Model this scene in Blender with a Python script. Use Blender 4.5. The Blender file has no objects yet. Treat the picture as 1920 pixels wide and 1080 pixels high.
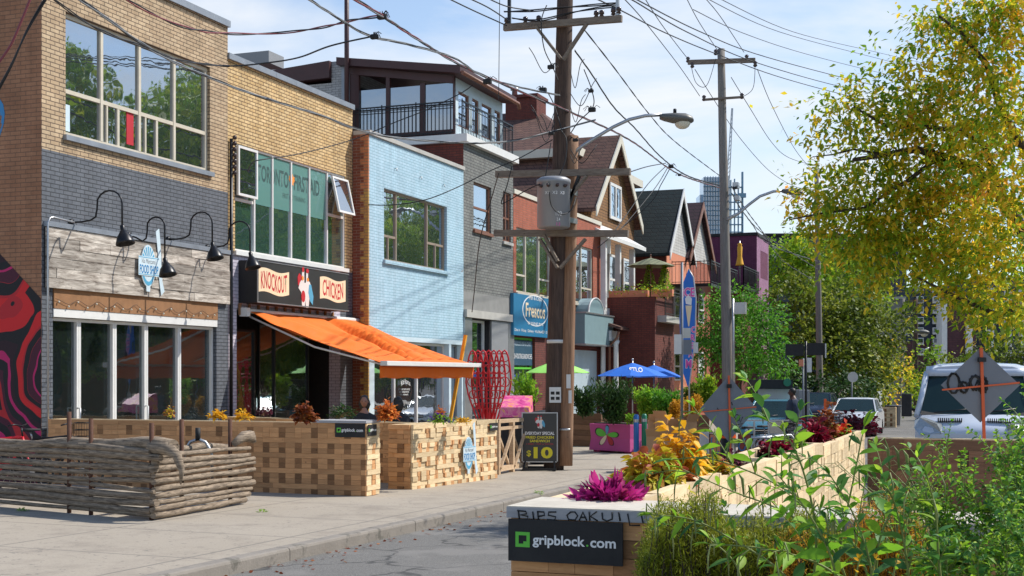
import bpy, math, random
import numpy as np
from mathutils import Vector, Matrix
random.seed(7); RNG = np.random.default_rng(7)
R = math.radians; PI = math.pi
SC = bpy.context.scene; COL = SC.collection
# ---- camera model: street runs along +Y, shop fronts face +X
FL = 2450.; CX = 960.; HY = 706.; CH = 1.8; VX = 1880.
YAW = math.atan2(VX-CX, FL); CY, SY = math.cos(YAW), math.sin(YAW)
def ray(px, py):
    x = (px-CX)/FL
    return Vector((x*CY-SY, x*SY+CY, (HY-py)/FL))
O = Vector((0, 0, CH))
def onX(px, py, X):
    r = ray(px, py); return O+r*(X/r.x)
def onY(px, py, Y):
    r = ray(px, py); return O+r*(Y/r.y)
def onD(px, py, d): return O+ray(px, py)*d
KERB = -6.7; KR = 1.1
def gnd(x, y):
    yy = max(-20, min(95, y))
    g = -.012*(yy-18)
    if x < KERB: g += .004*min(KERB-x, 9)
    return g
def rd(x, y): return gnd(0, y)-.13+.03*(1-((x+2.8)/3.9)**2)
def onG(px, py, f=gnd):
    r = ray(px, py); t = -CH/r.z if r.z < 0 else 60
    for _ in range(30):
        p = O+r*t; t = (f(p.x, p.y)-CH)/r.z
    return O+r*t
def FY(px, X): return onX(px, 700, X).y
def FZ(px, py, X): return onX(px, py, X).z
# ---- scene objects
WLOC = {}
def tag(o, label=None, cat=None, group=None, kind=None):
    if label: o['label'] = label
    if cat: o['category'] = cat
    if group: o['group'] = group
    if kind: o['kind'] = kind
    return o
def thing(name, label, cat, loc=(0, 0, 0), group=None):
    o = bpy.data.objects.new(name, None); COL.objects.link(o); o.location = loc
    o.empty_display_size = .2
    WLOC[o.name] = Vector(loc)
    return tag(o, label, cat, group)
def link(name, me, parent=None, mats=None):
    o = bpy.data.objects.new(name, me); COL.objects.link(o)
    if mats:
        for m in (mats if isinstance(mats, (list, tuple)) else [mats]): me.materials.append(m)
    if parent is not None:
        o.parent = parent; WLOC[o.name] = WLOC[parent.name]
    else: WLOC[o.name] = Vector((0, 0, 0))
    return o
def kids(o): return [c for c in bpy.data.objects if c.parent == o]
KCACHE = {}
def copy_tree(o, loc=None, rz=None, label=None, sc=None):
    if o.name not in KCACHE: KCACHE[o.name] = [(c, kids(c)) for c in kids(o)]
    r = o.copy(); COL.objects.link(r)
    if loc is not None: r.location = loc
    if rz is not None: r.rotation_euler = (0, 0, rz)
    if sc: r.scale = (sc,)*3
    if label: r['label'] = label
    for c, gs in KCACHE[o.name]:
        d = c.copy(); COL.objects.link(d); d.parent = r
        for g in gs:
            e = g.copy(); COL.objects.link(e); e.parent = d
    return r
class Pl:
    """plane helper: a along, b up, d outward"""
    def __init__(s, ax, v): s.ax = ax; s.v = v
    def p(s, a, b, d=0):
        if s.ax == 'X': return (s.v+d, a, b)
        if s.ax == 'Y': return (a, s.v-d, b)
        return (a, b, s.v+d)
class MB:
    def __init__(s): s.v = []; s.f = []; s.mi = []; s.m = 0; s.sm = []; s.smooth = False
    def add(s, vs, fs):
        n = len(s.v); s.v.extend([tuple(v) for v in vs])
        for f in fs: s.f.append(tuple(i+n for i in f)); s.mi.append(s.m); s.sm.append(s.smooth)
        return s
    def hexa(s, q):
        return s.add(q, [(0, 3, 2, 1), (4, 5, 6, 7), (0, 1, 5, 4), (1, 2, 6, 5), (2, 3, 7, 6), (3, 0, 4, 7)])
    def box(s, x0, x1, y0, y1, z0, z1):
        return s.hexa([(x0, y0, z0), (x1, y0, z0), (x1, y1, z0), (x0, y1, z0), (x0, y0, z1), (x1, y0, z1), (x1, y1, z1), (x0, y1, z1)])
    def pbox(s, P, a0, a1, b0, b1, d0, d1):
        return s.hexa([P.p(a0, b0, d0), P.p(a1, b0, d0), P.p(a1, b1, d0), P.p(a0, b1, d0), P.p(a0, b0, d1), P.p(a1, b0, d1), P.p(a1, b1, d1), P.p(a0, b1, d1)])
    def bar(s, p, q, w, h=None, up=(0, 0, 1)):
        p = Vector(p); q = Vector(q); h = h or w; d = (q-p).normalized(); u = Vector(up)
        if abs(d.dot(u)) > .98: u = Vector((1, 0, 0))
        r = d.cross(u).normalized()*w/2; t = r.cross(d).normalized()*h/2
        return s.hexa([p-r-t, p+r-t, p+r+t, p-r+t, q-r-t, q+r-t, q+r+t, q-r+t])
    def tube(s, pts, r, n=6, cap=True):
        pts = [Vector(p) for p in pts]; m = len(pts)
        rs = r if isinstance(r, (list, tuple)) else [r]*m
        base = len(s.v); prev = None; old = s.smooth; s.smooth = True
        for i, p in enumerate(pts):
            d = (pts[min(i+1, m-1)]-pts[max(i-1, 0)])
            if d.length < 1e-9: d = Vector((0, 0, 1))
            d.normalize()
            if prev is None:
                u = Vector((0, 0, 1)) if abs(d.z) < .9 else Vector((1, 0, 0))
                a = d.cross(u).normalized()
            else:
                a = (prev-d*prev.dot(d)).normalized()
            prev = a; b = d.cross(a)
            for k in range(n):
                t = 2*PI*k/n; s.v.append(tuple(p+(a*math.cos(t)+b*math.sin(t))*rs[i]))
        for i in range(m-1):
            for k in range(n):
                k2 = (k+1) % n; A = base+i*n
                s.f.append((A+k, A+k2, A+n+k2, A+n+k)); s.mi.append(s.m); s.sm.append(True)
        if cap:
            s.f.append(tuple(base+k for k in range(n))[::-1]); s.mi.append(s.m); s.sm.append(False)
            s.f.append(tuple(base+(m-1)*n+k for k in range(n))); s.mi.append(s.m); s.sm.append(False)
        s.smooth = old; return s
    def lathe(s, c, prof, n=20, ax=(0, 0, 1), cap=True):
        c = Vector(c); z = Vector(ax).normalized()
        u = Vector((1, 0, 0)) if abs(z.x) < .9 else Vector((0, 1, 0))
        a = z.cross(u).normalized(); b = z.cross(a); base = len(s.v)
        for (r, h) in prof:
            for k in range(n):
                t = 2*PI*k/n; s.v.append(tuple(c+z*h+(a*math.cos(t)+b*math.sin(t))*max(r, .0005)))
        for i in range(len(prof)-1):
            for k in range(n):
                k2 = (k+1) % n; A = base+i*n
                s.f.append((A+k, A+k2, A+n+k2, A+n+k)); s.mi.append(s.m); s.sm.append(True)
        if cap:
            s.f.append(tuple(base+k for k in range(n))[::-1]); s.mi.append(s.m); s.sm.append(False)
            s.f.append(tuple(base+(len(prof)-1)*n+k for k in range(n))); s.mi.append(s.m); s.sm.append(False)
        return s
    def ball(s, c, rx, ry=None, rz=None, n=12):
        ry = ry or rx; rz = rz or rx; c = Vector(c); base = len(s.v); m = n//2
        for i in range(m+1):
            ph = PI*i/m
            for k in range(n):
                t = 2*PI*k/n
                s.v.append((c.x+rx*math.sin(ph)*math.cos(t)+(1e-5 if i in (0, m) else 0), c.y+ry*math.sin(ph)*math.sin(t), c.z-rz*math.cos(ph)))
        for i in range(m):
            for k in range(n):
                k2 = (k+1) % n; A = base+i*n
                s.f.append((A+k, A+k2, A+n+k2, A+n+k)); s.mi.append(s.m); s.sm.append(True)
        return s
    def prism(s, P, pts, d0, d1):
        """pts: list of (a,b) counter-clockwise on plane P"""
        n = len(pts); v = [P.p(a, b, d0) for a, b in pts]+[P.p(a, b, d1) for a, b in pts]
        fs = [tuple(range(n))[::-1], tuple(range(n, 2*n))]+[(i, (i+1) % n, n+(i+1) % n, n+i) for i in range(n)]
        return s.add(v, fs)
    def loft(s, rings, close=True, cap=True, smooth=True):
        n = len(rings[0]); base = len(s.v)
        for r_ in rings: s.v.extend([tuple(p) for p in r_])
        for i in range(len(rings)-1):
            for k in range(n if close else n-1):
                k2 = (k+1) % n; A = base+i*n
                s.f.append((A+k, A+k2, A+n+k2, A+n+k)); s.mi.append(s.m); s.sm.append(smooth)
        if cap:
            s.f.append(tuple(base+k for k in range(n))[::-1]); s.mi.append(s.m); s.sm.append(False)
            s.f.append(tuple(base+(len(rings)-1)*n+k for k in range(n))); s.mi.append(s.m); s.sm.append(False)
        return s
    def build(s, name, mats, parent=None, bevel=0):
        me = bpy.data.meshes.new(name)
        w = WLOC[parent.name] if parent is not None else Vector((0, 0, 0))
        me.from_pydata([(v[0]-w.x, v[1]-w.y, v[2]-w.z) for v in s.v], [], s.f)
        me.polygons.foreach_set('material_index', s.mi); me.polygons.foreach_set('use_smooth', s.sm)
        me.update()
        o = link(name, me, parent, mats)
        if bevel:
            b = o.modifiers.new('bevel', 'BEVEL'); b.width = bevel; b.segments = 2; b.limit_method = 'ANGLE'; b.angle_limit = R(40)
        return o
def wallholes(mb, P, a0, a1, b0, b1, holes, rev=.14):
    """front wall face with openings and their reveals; holes: (a0,a1,b0,b1)"""
    A = sorted(set([a0, a1]+[h[0] for h in holes]+[h[1] for h in holes]))
    B = sorted(set([b0, b1]+[h[2] for h in holes]+[h[3] for h in holes]))
    A = [a for a in A if a0 <= a <= a1]; B = [b for b in B if b0 <= b <= b1]
    for i in range(len(A)-1):
        for j in range(len(B)-1):
            am = (A[i]+A[i+1])/2; bm = (B[j]+B[j+1])/2
            if any(h[0] < am < h[1] and h[2] < bm < h[3] for h in holes): continue
            mb.add([P.p(A[i], B[j]), P.p(A[i+1], B[j]), P.p(A[i+1], B[j+1]), P.p(A[i], B[j+1])], [(0, 1, 2, 3)])
    for (p, q, r_, t) in holes:
        r2 = max(r_, b0); t2 = min(t, b1)
        for e in ([(p, r2), (p, t2)], [(q, t2), (q, r2)], [(p, t2), (q, t2)], [(q, r2), (p, r2)]):
            mb.add([P.p(*e[0]), P.p(*e[0], -rev), P.p(*e[1], -rev), P.p(*e[1])], [(0, 1, 2, 3)])
def window(parent, P, a0, a1, b0, b1, vm=(), hm=(), fw=.05, mats=None, rec=.10, glass=None, extra=(), name='window', fd=.05, sill=None, label=None):
    """frame mesh = part, pane = sub-part.  vm/hm absolute positions, extra: bars (a0,a1,b0,b1)"""
    m = MB(); d0 = -rec; d1 = -rec+fd
    m.pbox(P, a0, a0+fw, b0, b1, d0, d1); m.pbox(P, a1-fw, a1, b0, b1, d0, d1)
    m.pbox(P, a0+fw, a1-fw, b0, b0+fw, d0, d1); m.pbox(P, a0+fw, a1-fw, b1-fw, b1, d0, d1)
    for v in vm: m.pbox(P, v-fw/2, v+fw/2, b0+fw, b1-fw, d0, d1+.004)
    for h in hm: m.pbox(P, a0+fw, a1-fw, h-fw/2, h+fw/2, d0, d1-.004)
    for e in extra: m.pbox(P, *e, d0, d1-.008)
    f = m.build(name, mats, parent)
    if label: f['label'] = label
    MB().pbox(P, a0+.01, a1-.01, b0+.01, b1-.01, d0-.03, d0+.012).build('pane', glass, f)
    if sill:
        s = MB(); s.pbox(P, a0-.06, a1+.06, b0-.09, b0-.002, -rec+.002, .07); s.build('sill', sill, f)
    return f
def lettering(txt, P, ac, bc, w, h, mat, parent, d=.006, name='lettering', bold=0., shear=0, thick=.003, curve=None, italic=0):
    cu = bpy.data.curves.new('t', 'FONT'); cu.body = txt; cu.align_x = 'CENTER'; cu.offset = bold; cu.shear = italic; cu.resolution_u = 3
    ob = bpy.data.objects.new('t', cu); COL.objects.link(ob)
    dg = bpy.context.evaluated_depsgraph_get(); dg.update()
    me = bpy.data.meshes.new_from_object(ob.evaluated_get(dg))
    bpy.data.objects.remove(ob); bpy.data.curves.remove(cu)
    xs = [v.co.x for v in me.vertices]; ys = [v.co.y for v in me.vertices]
    x0, x1, y0, y1 = min(xs), max(xs), min(ys), max(ys)
    wl = WLOC[parent.name] if parent is not None else Vector((0, 0, 0))
    for v in me.vertices:
        a = ((v.co.x-x0)/(x1-x0)-.5); b = ((v.co.y-y0)/(y1-y0)-.5)
        aa = ac+a*w; bb = bc+b*h+shear*a*w
        if curve: bb += curve(a)
        v.co = Vector(P.p(aa, bb, d))-wl
    me.update()
    return link(name, me, parent, mat)
def lerp(a, b, t): return a+(b-a)*t
def skin(parent, name, joints, edges, mat, sub=2):
    """joints: list of (x,y,z,r) world; first joint is the root"""
    w = WLOC[parent.name]
    me = bpy.data.meshes.new(name); me.from_pydata([(j[0]-w.x, j[1]-w.y, j[2]-w.z) for j in joints], edges, [])
    o = bpy.data.objects.new(name, me); COL.objects.link(o)
    o.modifiers.new('s', 'SKIN'); me.update()
    if not me.skin_vertices: me.attributes  # layer is created by the modifier
    if not me.skin_vertices:
        import bmesh
        bm = bmesh.new(); bm.from_mesh(me); bm.verts.layers.skin.verify(); bm.to_mesh(me); bm.free()
    for i, sv in enumerate(me.skin_vertices[0].data):
        sv.radius = (joints[i][3], joints[i][4] if len(joints[i]) > 4 else joints[i][3]); sv.use_root = (i == 0)
    s = o.modifiers.new('u', 'SUBSURF'); s.levels = sub; s.render_levels = sub
    dg = bpy.context.evaluated_depsgraph_get(); dg.update()
    m2 = bpy.data.meshes.new_from_object(o.evaluated_get(dg)); bpy.data.objects.remove(o)
    for p in m2.polygons: p.use_smooth = True
    m2.name = name
    return link(name, m2, parent, mat)
# ---------------- materials
def newmat(name):
    m = bpy.data.materials.new(name); m.use_nodes = True
    nt = m.node_tree; nt.nodes.clear()
    out = nt.nodes.new('ShaderNodeOutputMaterial'); p = nt.nodes.new('ShaderNodeBsdfPrincipled')
    nt.links.new(p.outputs[0], out.inputs[0]); return m, nt, p, out
def N(nt, t, **k):
    n = nt.nodes.new('ShaderNode'+t)
    for a, b in k.items():
        if a in n.inputs.keys(): n.inputs[a].default_value = b
        else: setattr(n, a, b)
    return n
def coords(nt, kind='Object'): return nt.nodes.new('ShaderNodeTexCoord').outputs[kind]
def noise(nt, vec, scale, detail=4, rough=.6, dist=0):
    n = N(nt, 'TexNoise'); n.inputs['Scale'].default_value = scale; n.inputs['Detail'].default_value = detail
    n.inputs['Roughness'].default_value = rough; n.inputs['Distortion'].default_value = dist
    nt.links.new(vec, n.inputs['Vector']); return n.outputs['Fac']
def ramp(nt, fac, stops, interp='LINEAR'):
    r = N(nt, 'ValToRGB'); r.color_ramp.interpolation = interp
    e = r.color_ramp.elements
    while len(e) < len(stops): e.new(.5)
    for i, (p, c) in enumerate(stops):
        e[i].position = p; c = c if isinstance(c, (tuple, list)) else (c, c, c); e[i].color = (*c[:3], 1)
    nt.links.new(fac, r.inputs[0]); return r.outputs[0]
def mixc(nt, fac, a, b, mode='MIX'):
    m = N(nt, 'Mix', data_type='RGBA', blend_type=mode)
    if isinstance(fac, (int, float)): m.inputs[0].default_value = fac
    else: nt.links.new(fac, m.inputs[0])
    for i, c in ((6, a), (7, b)):
        if isinstance(c, (tuple, list)): m.inputs[i].default_value = (*c[:3], 1)
        else: nt.links.new(c, m.inputs[i])
    return m.outputs[2]
def math_(nt, op, a, b=0.):
    m = N(nt, 'Math', operation=op)
    for i, c in ((0, a), (1, b)):
        if isinstance(c, (int, float)): m.inputs[i].default_value = c
        else: nt.links.new(c, m.inputs[i])
    return m.outputs[0]
def bump(nt, p, h, strength=.3, dist=.01):
    b = N(nt, 'Bump'); b.inputs['Strength'].default_value = strength; b.inputs['Distance'].default_value = dist
    nt.links.new(h, b.inputs['Height']); nt.links.new(b.outputs[0], p.inputs['Normal'])
def surf(name, c, rough=.6, metal=0, var=.15, scale=3., bs=.15, bscale=40, spots=None, island=0, spec=.5, grime=None):
    m, nt, p, out = newmat(name); co = coords(nt)
    f = noise(nt, co, scale, 6, .65)
    col = mixc(nt, f, tuple(x*(1-var) for x in c), tuple(min(1, x*(1+var)) for x in c))
    if spots:
        f2 = ramp(nt, noise(nt, co, spots[1], 5, .7), [(spots[2], 0.), (spots[2]+.08, 1.)])
        col = mixc(nt, f2, col, spots[0])
    if island:
        g = nt.nodes.new('ShaderNodeNewGeometry')
        hv = N(nt, 'HueSaturation'); nt.links.new(col, hv.inputs['Color'])
        nt.links.new(math_(nt, 'ADD', math_(nt, 'MULTIPLY', g.outputs['Random Per Island'], 2*island), 1-island), hv.inputs['Value'])
        col = hv.outputs[0]
    nt.links.new(col, p.inputs['Base Color'])
    p.inputs['Roughness'].default_value = rough; p.inputs['Metallic'].default_value = metal
    p.inputs['Specular IOR Level'].default_value = spec
    nt.links.new(ramp(nt, noise(nt, co, scale*4, 3), [(0.2, rough*.85), (.8, min(1, rough*1.15))]), p.inputs['Roughness'])
    if bs: bump(nt, p, noise(nt, co, bscale, 4), bs, .01)
    return m
def brick(name, c1, c2, mortar, bw=.215, bh=.072, ms=.008, var=.25, patch=None, bias=0., bstr=.6, off=.5, rough=.85, streak=.11):
    m, nt, p, out = newmat(name); co = coords(nt)
    s = N(nt, 'SeparateXYZ'); nt.links.new(co, s.inputs[0])
    u = math_(nt, 'ADD', s.outputs[0], s.outputs[1]); cb = N(nt, 'CombineXYZ')
    nt.links.new(u, cb.inputs[0]); nt.links.new(s.outputs[2], cb.inputs[1])
    b = N(nt, 'TexBrick'); nt.links.new(cb.outputs[0], b.inputs['Vector'])
    b.offset = off
    b.inputs['Color1'].default_value = (*c1, 1); b.inputs['Color2'].default_value = (*c2, 1); b.inputs['Mortar'].default_value = (*mortar, 1)
    b.inputs['Scale'].default_value = 1; b.inputs['Brick Width'].default_value = bw; b.inputs['Row Height'].default_value = bh
    b.inputs['Mortar Size'].default_value = ms; b.inputs['Mortar Smooth'].default_value = .15; b.inputs['Bias'].default_value = bias
    f = noise(nt, co, 1.3, 6, .7)
    col = mixc(nt, 1., b.outputs[0], ramp(nt, f, [(.25, 1-var), (.75, 1+var*.4)]), 'MULTIPLY')
    f3 = noise(nt, co, 55, 3)
    col = mixc(nt, 1., col, ramp(nt, f3, [(.2, .82), (.8, 1.1)]), 'MULTIPLY')
    # rain streaks / dirt: stretched vertically
    mp = N(nt, 'Mapping'); mp.inputs['Scale'].default_value = (3, 3, .35); nt.links.new(co, mp.inputs[0])
    col = mixc(nt, 1., col, ramp(nt, noise(nt, mp.outputs[0], 1.5, 5, .7), [(.35, 1-streak*2), (.6, 1.)]), 'MULTIPLY')
    if patch:
        pf = ramp(nt, noise(nt, co, patch[1], 5, .7), [(patch[2], 0.), (patch[2]+.03, 1.)])
        col = mixc(nt, pf, col, patch[0])
    nt.links.new(col, p.inputs['Base Color']); p.inputs['Roughness'].default_value = rough
    h = math_(nt, 'SUBTRACT', math_(nt, 'MULTIPLY', f3, .25), b.outputs['Fac'])
    bump(nt, p, h, bstr, .012); return m
def leafm(name, cols, trans=.45, scale=1.2, rough=.55, contrast=1.):
    """cols: list of colours chosen by random leaf + clump noise"""
    m, nt, p, out = newmat(name); co = coords(nt)
    g = nt.nodes.new('ShaderNodeNewGeometry')
    f = math_(nt, 'ADD', math_(nt, 'MULTIPLY', g.outputs['Random Per Island'], .5), math_(nt, 'MULTIPLY', math_(nt, 'SUBTRACT', noise(nt, co, scale, 3), .25), 1.0))
    n = len(cols); col = ramp(nt, f, [(.1+.8*i/(max(1, n-1)), c) for i, c in enumerate(cols)])
    hv = N(nt, 'HueSaturation'); nt.links.new(col, hv.inputs['Color'])
    r2 = math_(nt, 'FRACT', math_(nt, 'MULTIPLY', g.outputs['Random Per Island'], 17.3))
    nt.links.new(math_(nt, 'ADD', math_(nt, 'MULTIPLY', r2, .5), .75), hv.inputs['Value'])
    nt.links.new(hv.outputs[0], p.inputs['Base Color']); p.inputs['Roughness'].default_value = rough
    p.inputs['Specular IOR Level'].default_value = .35
    t = N(nt, 'BsdfTranslucent'); nt.links.new(mixc(nt, .55, hv.outputs[0], (1, 1, .25), 'MULTIPLY') if False else hv.outputs[0], t.inputs[0])
    mx = N(nt, 'MixShader'); mx.inputs[0].default_value = trans
    nt.links.new(p.outputs[0], mx.inputs[1]); nt.links.new(t.outputs[0], mx.inputs[2]); nt.links.new(mx.outputs[0], out.inputs[0])
    return m
def glassm(name, tint=(.02, .025, .03), refl=.45, rcol=(.85, .92, 1.), rough=.015, wob=.02, clear=0., fk=.5):
    m, nt, p, out = newmat(name); co = coords(nt)
    p.inputs['Base Color'].default_value = (*tint, 1); p.inputs['Roughness'].default_value = .25
    g = N(nt, 'BsdfGlossy'); g.inputs[0].default_value = (*rcol, 1); g.inputs['Roughness'].default_value = rough
    b = N(nt, 'Bump'); b.inputs['Strength'].default_value = wob; b.inputs['Distance'].default_value = .1
    nt.links.new(noise(nt, co, 1.7, 2), b.inputs['Height']); nt.links.new(b.outputs[0], g.inputs['Normal'])
    fr = N(nt, 'LayerWeight'); fr.inputs['Blend'].default_value = .35
    base = p.outputs[0]
    if clear:
        tr = N(nt, 'BsdfTransparent'); tr.inputs[0].default_value = (.75, .85, .85, 1)
        mt = N(nt, 'MixShader'); mt.inputs[0].default_value = clear
        nt.links.new(base, mt.inputs[1]); nt.links.new(tr.outputs[0], mt.inputs[2]); base = mt.outputs[0]
    mx = N(nt, 'MixShader'); nt.links.new(math_(nt, 'ADD', math_(nt, 'MULTIPLY', fr.outputs['Facing'], fk), refl*.6), mx.inputs[0])
    nt.links.new(base, mx.inputs[1]); nt.links.new(g.outputs[0], mx.inputs[2]); nt.links.new(mx.outputs[0], out.inputs[0])
    return m
def wood(name, c1, c2, scale=(1, 1, 12), island=.25, rough=.75, rings=6.):
    """grain stretched along the long directions given by a small scale"""
    m, nt, p, out = newmat(name); co = coords(nt)
    mp = N(nt, 'Mapping'); mp.inputs['Scale'].default_value = scale; nt.links.new(co, mp.inputs[0])
    f = noise(nt, mp.outputs[0], rings, 7, .7, .6)
    col = mixc(nt, ramp(nt, f, [(.3, 0.), (.7, 1.)]), c1, c2)
    k = N(nt, 'TexVoronoi'); k.inputs['Scale'].default_value = 4; nt.links.new(co, k.inputs['Vector'])
    col = mixc(nt, ramp(nt, k.outputs['Distance'], [(.03, .75), (.07, 0.)]), col, tuple(x*.35 for x in c1))
    g = nt.nodes.new('ShaderNodeNewGeometry'); hv = N(nt, 'HueSaturation'); nt.links.new(col, hv.inputs['Color'])
    nt.links.new(math_(nt, 'ADD', math_(nt, 'MULTIPLY', g.outputs['Random Per Island'], 2*island), 1-island), hv.inputs['Value'])
    nt.links.new(hv.outputs[0], p.inputs['Base Color']); p.inputs['Roughness'].default_value = rough
    bump(nt, p, f, .35, .004); return m
M = {}
M['brick_tan'] = brick('tan brick', (.48, .34, .205), (.60, .45, .285), (.13, .09, .06))
M['brick_yellow'] = brick('yellow brick', (.64, .43, .19), (.76, .55, .28), (.17, .10, .05), ms=.009)
M['brick_grey'] = brick('grey painted brick', (.125, .14, .165), (.15, .165, .19), (.05, .055, .065), bstr=.8)
M['brick_side'] = brick('orange brown brick', (.40, .20, .11), (.34, .16, .085), (.20, .11, .07), ms=.006)
M['brick_lilac'] = brick('pale lilac painted brick', (.62, .58, .68), (.66, .62, .72), (.35, .32, .4))
M['brick_blue'] = brick('pale blue painted brick', (.41, .61, .73), (.47, .66, .78), (.24, .42, .52), ms=.006, patch=((.30, .22, .20), 2.1, .68), var=.14, streak=.07)
M['brick_green'] = brick('grey green brick', (.19, .20, .19), (.25, .255, .24), (.07, .07, .07), bh=.085)
M['brick_white'] = brick('whitewashed brick', (.42, .42, .42), (.5, .5, .5), (.25, .25, .25))
M['brick_red'] = brick('red brick', (.50, .13, .07), (.40, .10, .05), (.28, .17, .12), ms=.007)
M['brick_dark'] = brick('dark red brick', (.20, .045, .03), (.15, .035, .025), (.06, .03, .025), ms=.007)
M['brick_quoinr'] = brick('dark red quoin brick', (.22, .06, .035), (.26, .08, .04), (.3, .2, .15))
M['brick_quoiny'] = brick('yellow quoin brick', (.60, .40, .10), (.55, .30, .10), (.3, .2, .12))
M['brick_quoino'] = brick('orange quoin brick', (.62, .24, .10), (.5, .18, .08), (.3, .2, .12))
M['brick_purple'] = brick('plum painted brick', (.17, .035, .09), (.20, .045, .11), (.08, .02, .05))
M['brick_pink'] = brick('lilac pink brick', (.40, .19, .33), (.46, .23, .38), (.2, .1, .16))
M['render_orange'] = surf('orange render', (.66, .25, .14), .85)
M['render_grey'] = surf('grey cement render', (.24, .24, .23), .9, var=.3, bs=.3)
M['coping'] = surf('weathered grey metal coping', (.25, .28, .32), .5, .3, var=.35, scale=2)
M['stone'] = surf('worn concrete trim', (.42, .41, .38), .85, var=.3, bs=.3)
M['white'] = surf('off white painted frame', (.68, .68, .66), .5, var=.14, scale=5, bs=.05)
M['cream'] = surf('yellowed cream frame', (.55, .50, .40), .55, var=.22, scale=5)
M['tanframe'] = surf('tan aluminium frame', (.34, .27, .20), .45, .2)
M['brownframe'] = surf('brown painted frame', (.20, .085, .05), .5)
M['maroon'] = surf('dark maroon painted timber', (.055, .018, .018), .5, var=.3)
M['maroon_red'] = surf('red oxide painted steel', (.26, .04, .03), .6)
M['black'] = surf('satin black metal', (.012, .013, .016), .35, .4, bs=.03)
M['blackmat'] = surf('dull black paint', (.015, .015, .016), .7)
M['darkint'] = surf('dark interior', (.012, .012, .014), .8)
M['grey'] = surf('mid grey paint', (.24, .25, .26), .55)
M['steel'] = surf('galvanised steel', (.45, .46, .47), .4, .8, var=.2)
M['rust'] = surf('rusted steel', (.10, .045, .028), .85, .2, var=.4, scale=9)
M['board_brown'] = surf('weathered brown fascia board', (.27, .135, .06), .85, var=.4, scale=6)
M['barnwood'] = wood('weathered barn boards', (.07, .045, .03), (.62, .57, .50), (1, 1, 7), .3, .9, 2.2)
M['log'] = wood('weathered grey log', (.03, .02, .013), (.37, .29, .21), (1.5, 1.5, 14), .5, .95, 4.)
M['pine'] = wood('pine block', (.44, .21, .085), (.64, .355, .16), (1, 1, 9), .22, .8, 5.)
M['endgrain'] = wood('dark end grain block', (.20, .10, .04), (.34, .17, .075), (2, 2, 9), .35, .9, 9.)
M['pinelit'] = wood('sunlit pine block', (.56, .40, .22), (.80, .64, .40), (1, 1, 7), .22, .85, 5.)  # paler copy of pine for sun-facing planter sides, sunlight put into the colour
M['capgrey'] = wood('grey weathered cap', (.30, .30, .31), (.42, .42, .43), (1, 1, 7), .1, .85, 5.)
M['captop'] = wood('bleached cap board', (.42, .38, .31), (.60, .55, .46), (1, 1, 7), .1, .85, 5.)
M['plankshade'] = wood('shade toned plank end', (.06, .03, .016), (.11, .055, .03), (1, 1, 9), .25, .85, 5.)  # darkened blocks of the planter before the van, shade put into the colour
M['plank'] = wood('brown deck plank', (.16, .08, .045), (.26, .14, .08), (1, 1, 9), .25, .85, 5.)
M['rawwood'] = wood('raw timber rail', (.36, .24, .14), (.55, .40, .26), (1, 1, 5), .25, .85, 5.)
M['pole'] = wood('old utility pole', (.03, .02, .017), (.12, .078, .058), (8, 8, .5), .1, .95, 4.)
M['pole2'] = wood('newer brown pole', (.15, .075, .04), (.34, .20, .12), (8, 8, .5), .1, .9, 4.)
M['polegrey'] = wood('silvered pole', (.14, .125, .11), (.27, .25, .23), (8, 8, .5), .1, .95, 4.)
M['arm'] = wood('cross arm timber', (.12, .09, .07), (.26, .215, .17), (1, 1, 6), .1, .9, 4.)
M['bark'] = wood('dark bark', (.02, .015, .012), (.085, .062, .045), (5, 5, .8), .1, .95, 4.)
M['glass'] = glassm('window glass', refl=.50)
M['glass_teal'] = glassm('teal film glass', (.12, .27, .245), .06, fk=.2)
M['glass_clear'] = glassm('clear shop glass', (.02, .03, .03), .16, clear=.6, fk=.35)
M['glass_green'] = glassm('green tinted glass', (.035, .08, .07), .45)
M['glass_far'] = glassm('tower glass', (.09, .20, .32), .3)
M['car_glass'] = surf('car glass', (.012, .028, .028), .1, spec=.35, bs=0)
M['asphalt'] = None
M['orange_cloth'] = surf('orange awning canvas', (.80, .155, .008), .8, var=.10, scale=1.2, bs=.2, bscale=200)
M['kerbstone'] = surf('worn grimy kerb concrete', (.235, .21, .18), .95, var=.3, scale=5, bs=.5, bscale=30, spots=((.13, .12, .10), 3., .56))
M['blue_cloth'] = surf('blue parasol cloth', (.01, .14, .60), .7, var=.08)
M['green_cloth'] = surf('lime parasol cloth', (.30, .68, .13), .7)
M['olive_cloth'] = surf('olive parasol cloth', (.20, .21, .12), .8)
M['yellow_cloth'] = surf('yellow cloth', (.75, .38, .03), .8)
M['red_paint'] = surf('glossy red paint', (.62, .01, .02), .3, bs=0, spec=.6)
M['blue_sign'] = surf('blue sign face', (.02, .17, .33), .4, var=.1)
M['navy_sign'] = surf('slate sign face', (.035, .09, .14), .4)
M['sign_black'] = surf('dark sign face', (.035, .036, .036), .35, var=.35, scale=1.5)
M['ink_black'] = surf('black ink', (.01, .01, .01), .6, bs=0)
M['ink_white'] = surf('white print', (.82, .82, .80), .5, bs=0)
M['ink_cream'] = surf('cream print', (.80, .66, .44), .5, bs=0)
M['ink_red'] = surf('crimson print', (.46, .02, .03), .5, bs=0)
M['ink_blue'] = surf('blue print', (.02, .20, .45), .5, bs=0)
M['ink_sky'] = surf('sky blue print', (.09, .36, .55), .5, bs=0)
M['ink_pale'] = surf('pale blue board', (.56, .68, .74), .55, bs=0)
M['ink_yellow'] = surf('yellow print', (.72, .62, .02), .5, bs=0)
M['ink_green'] = surf('green print', (.12, .55, .05), .5, bs=0)
M['ink_pink'] = surf('pink print', (.75, .10, .42), .5, bs=0)
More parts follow.
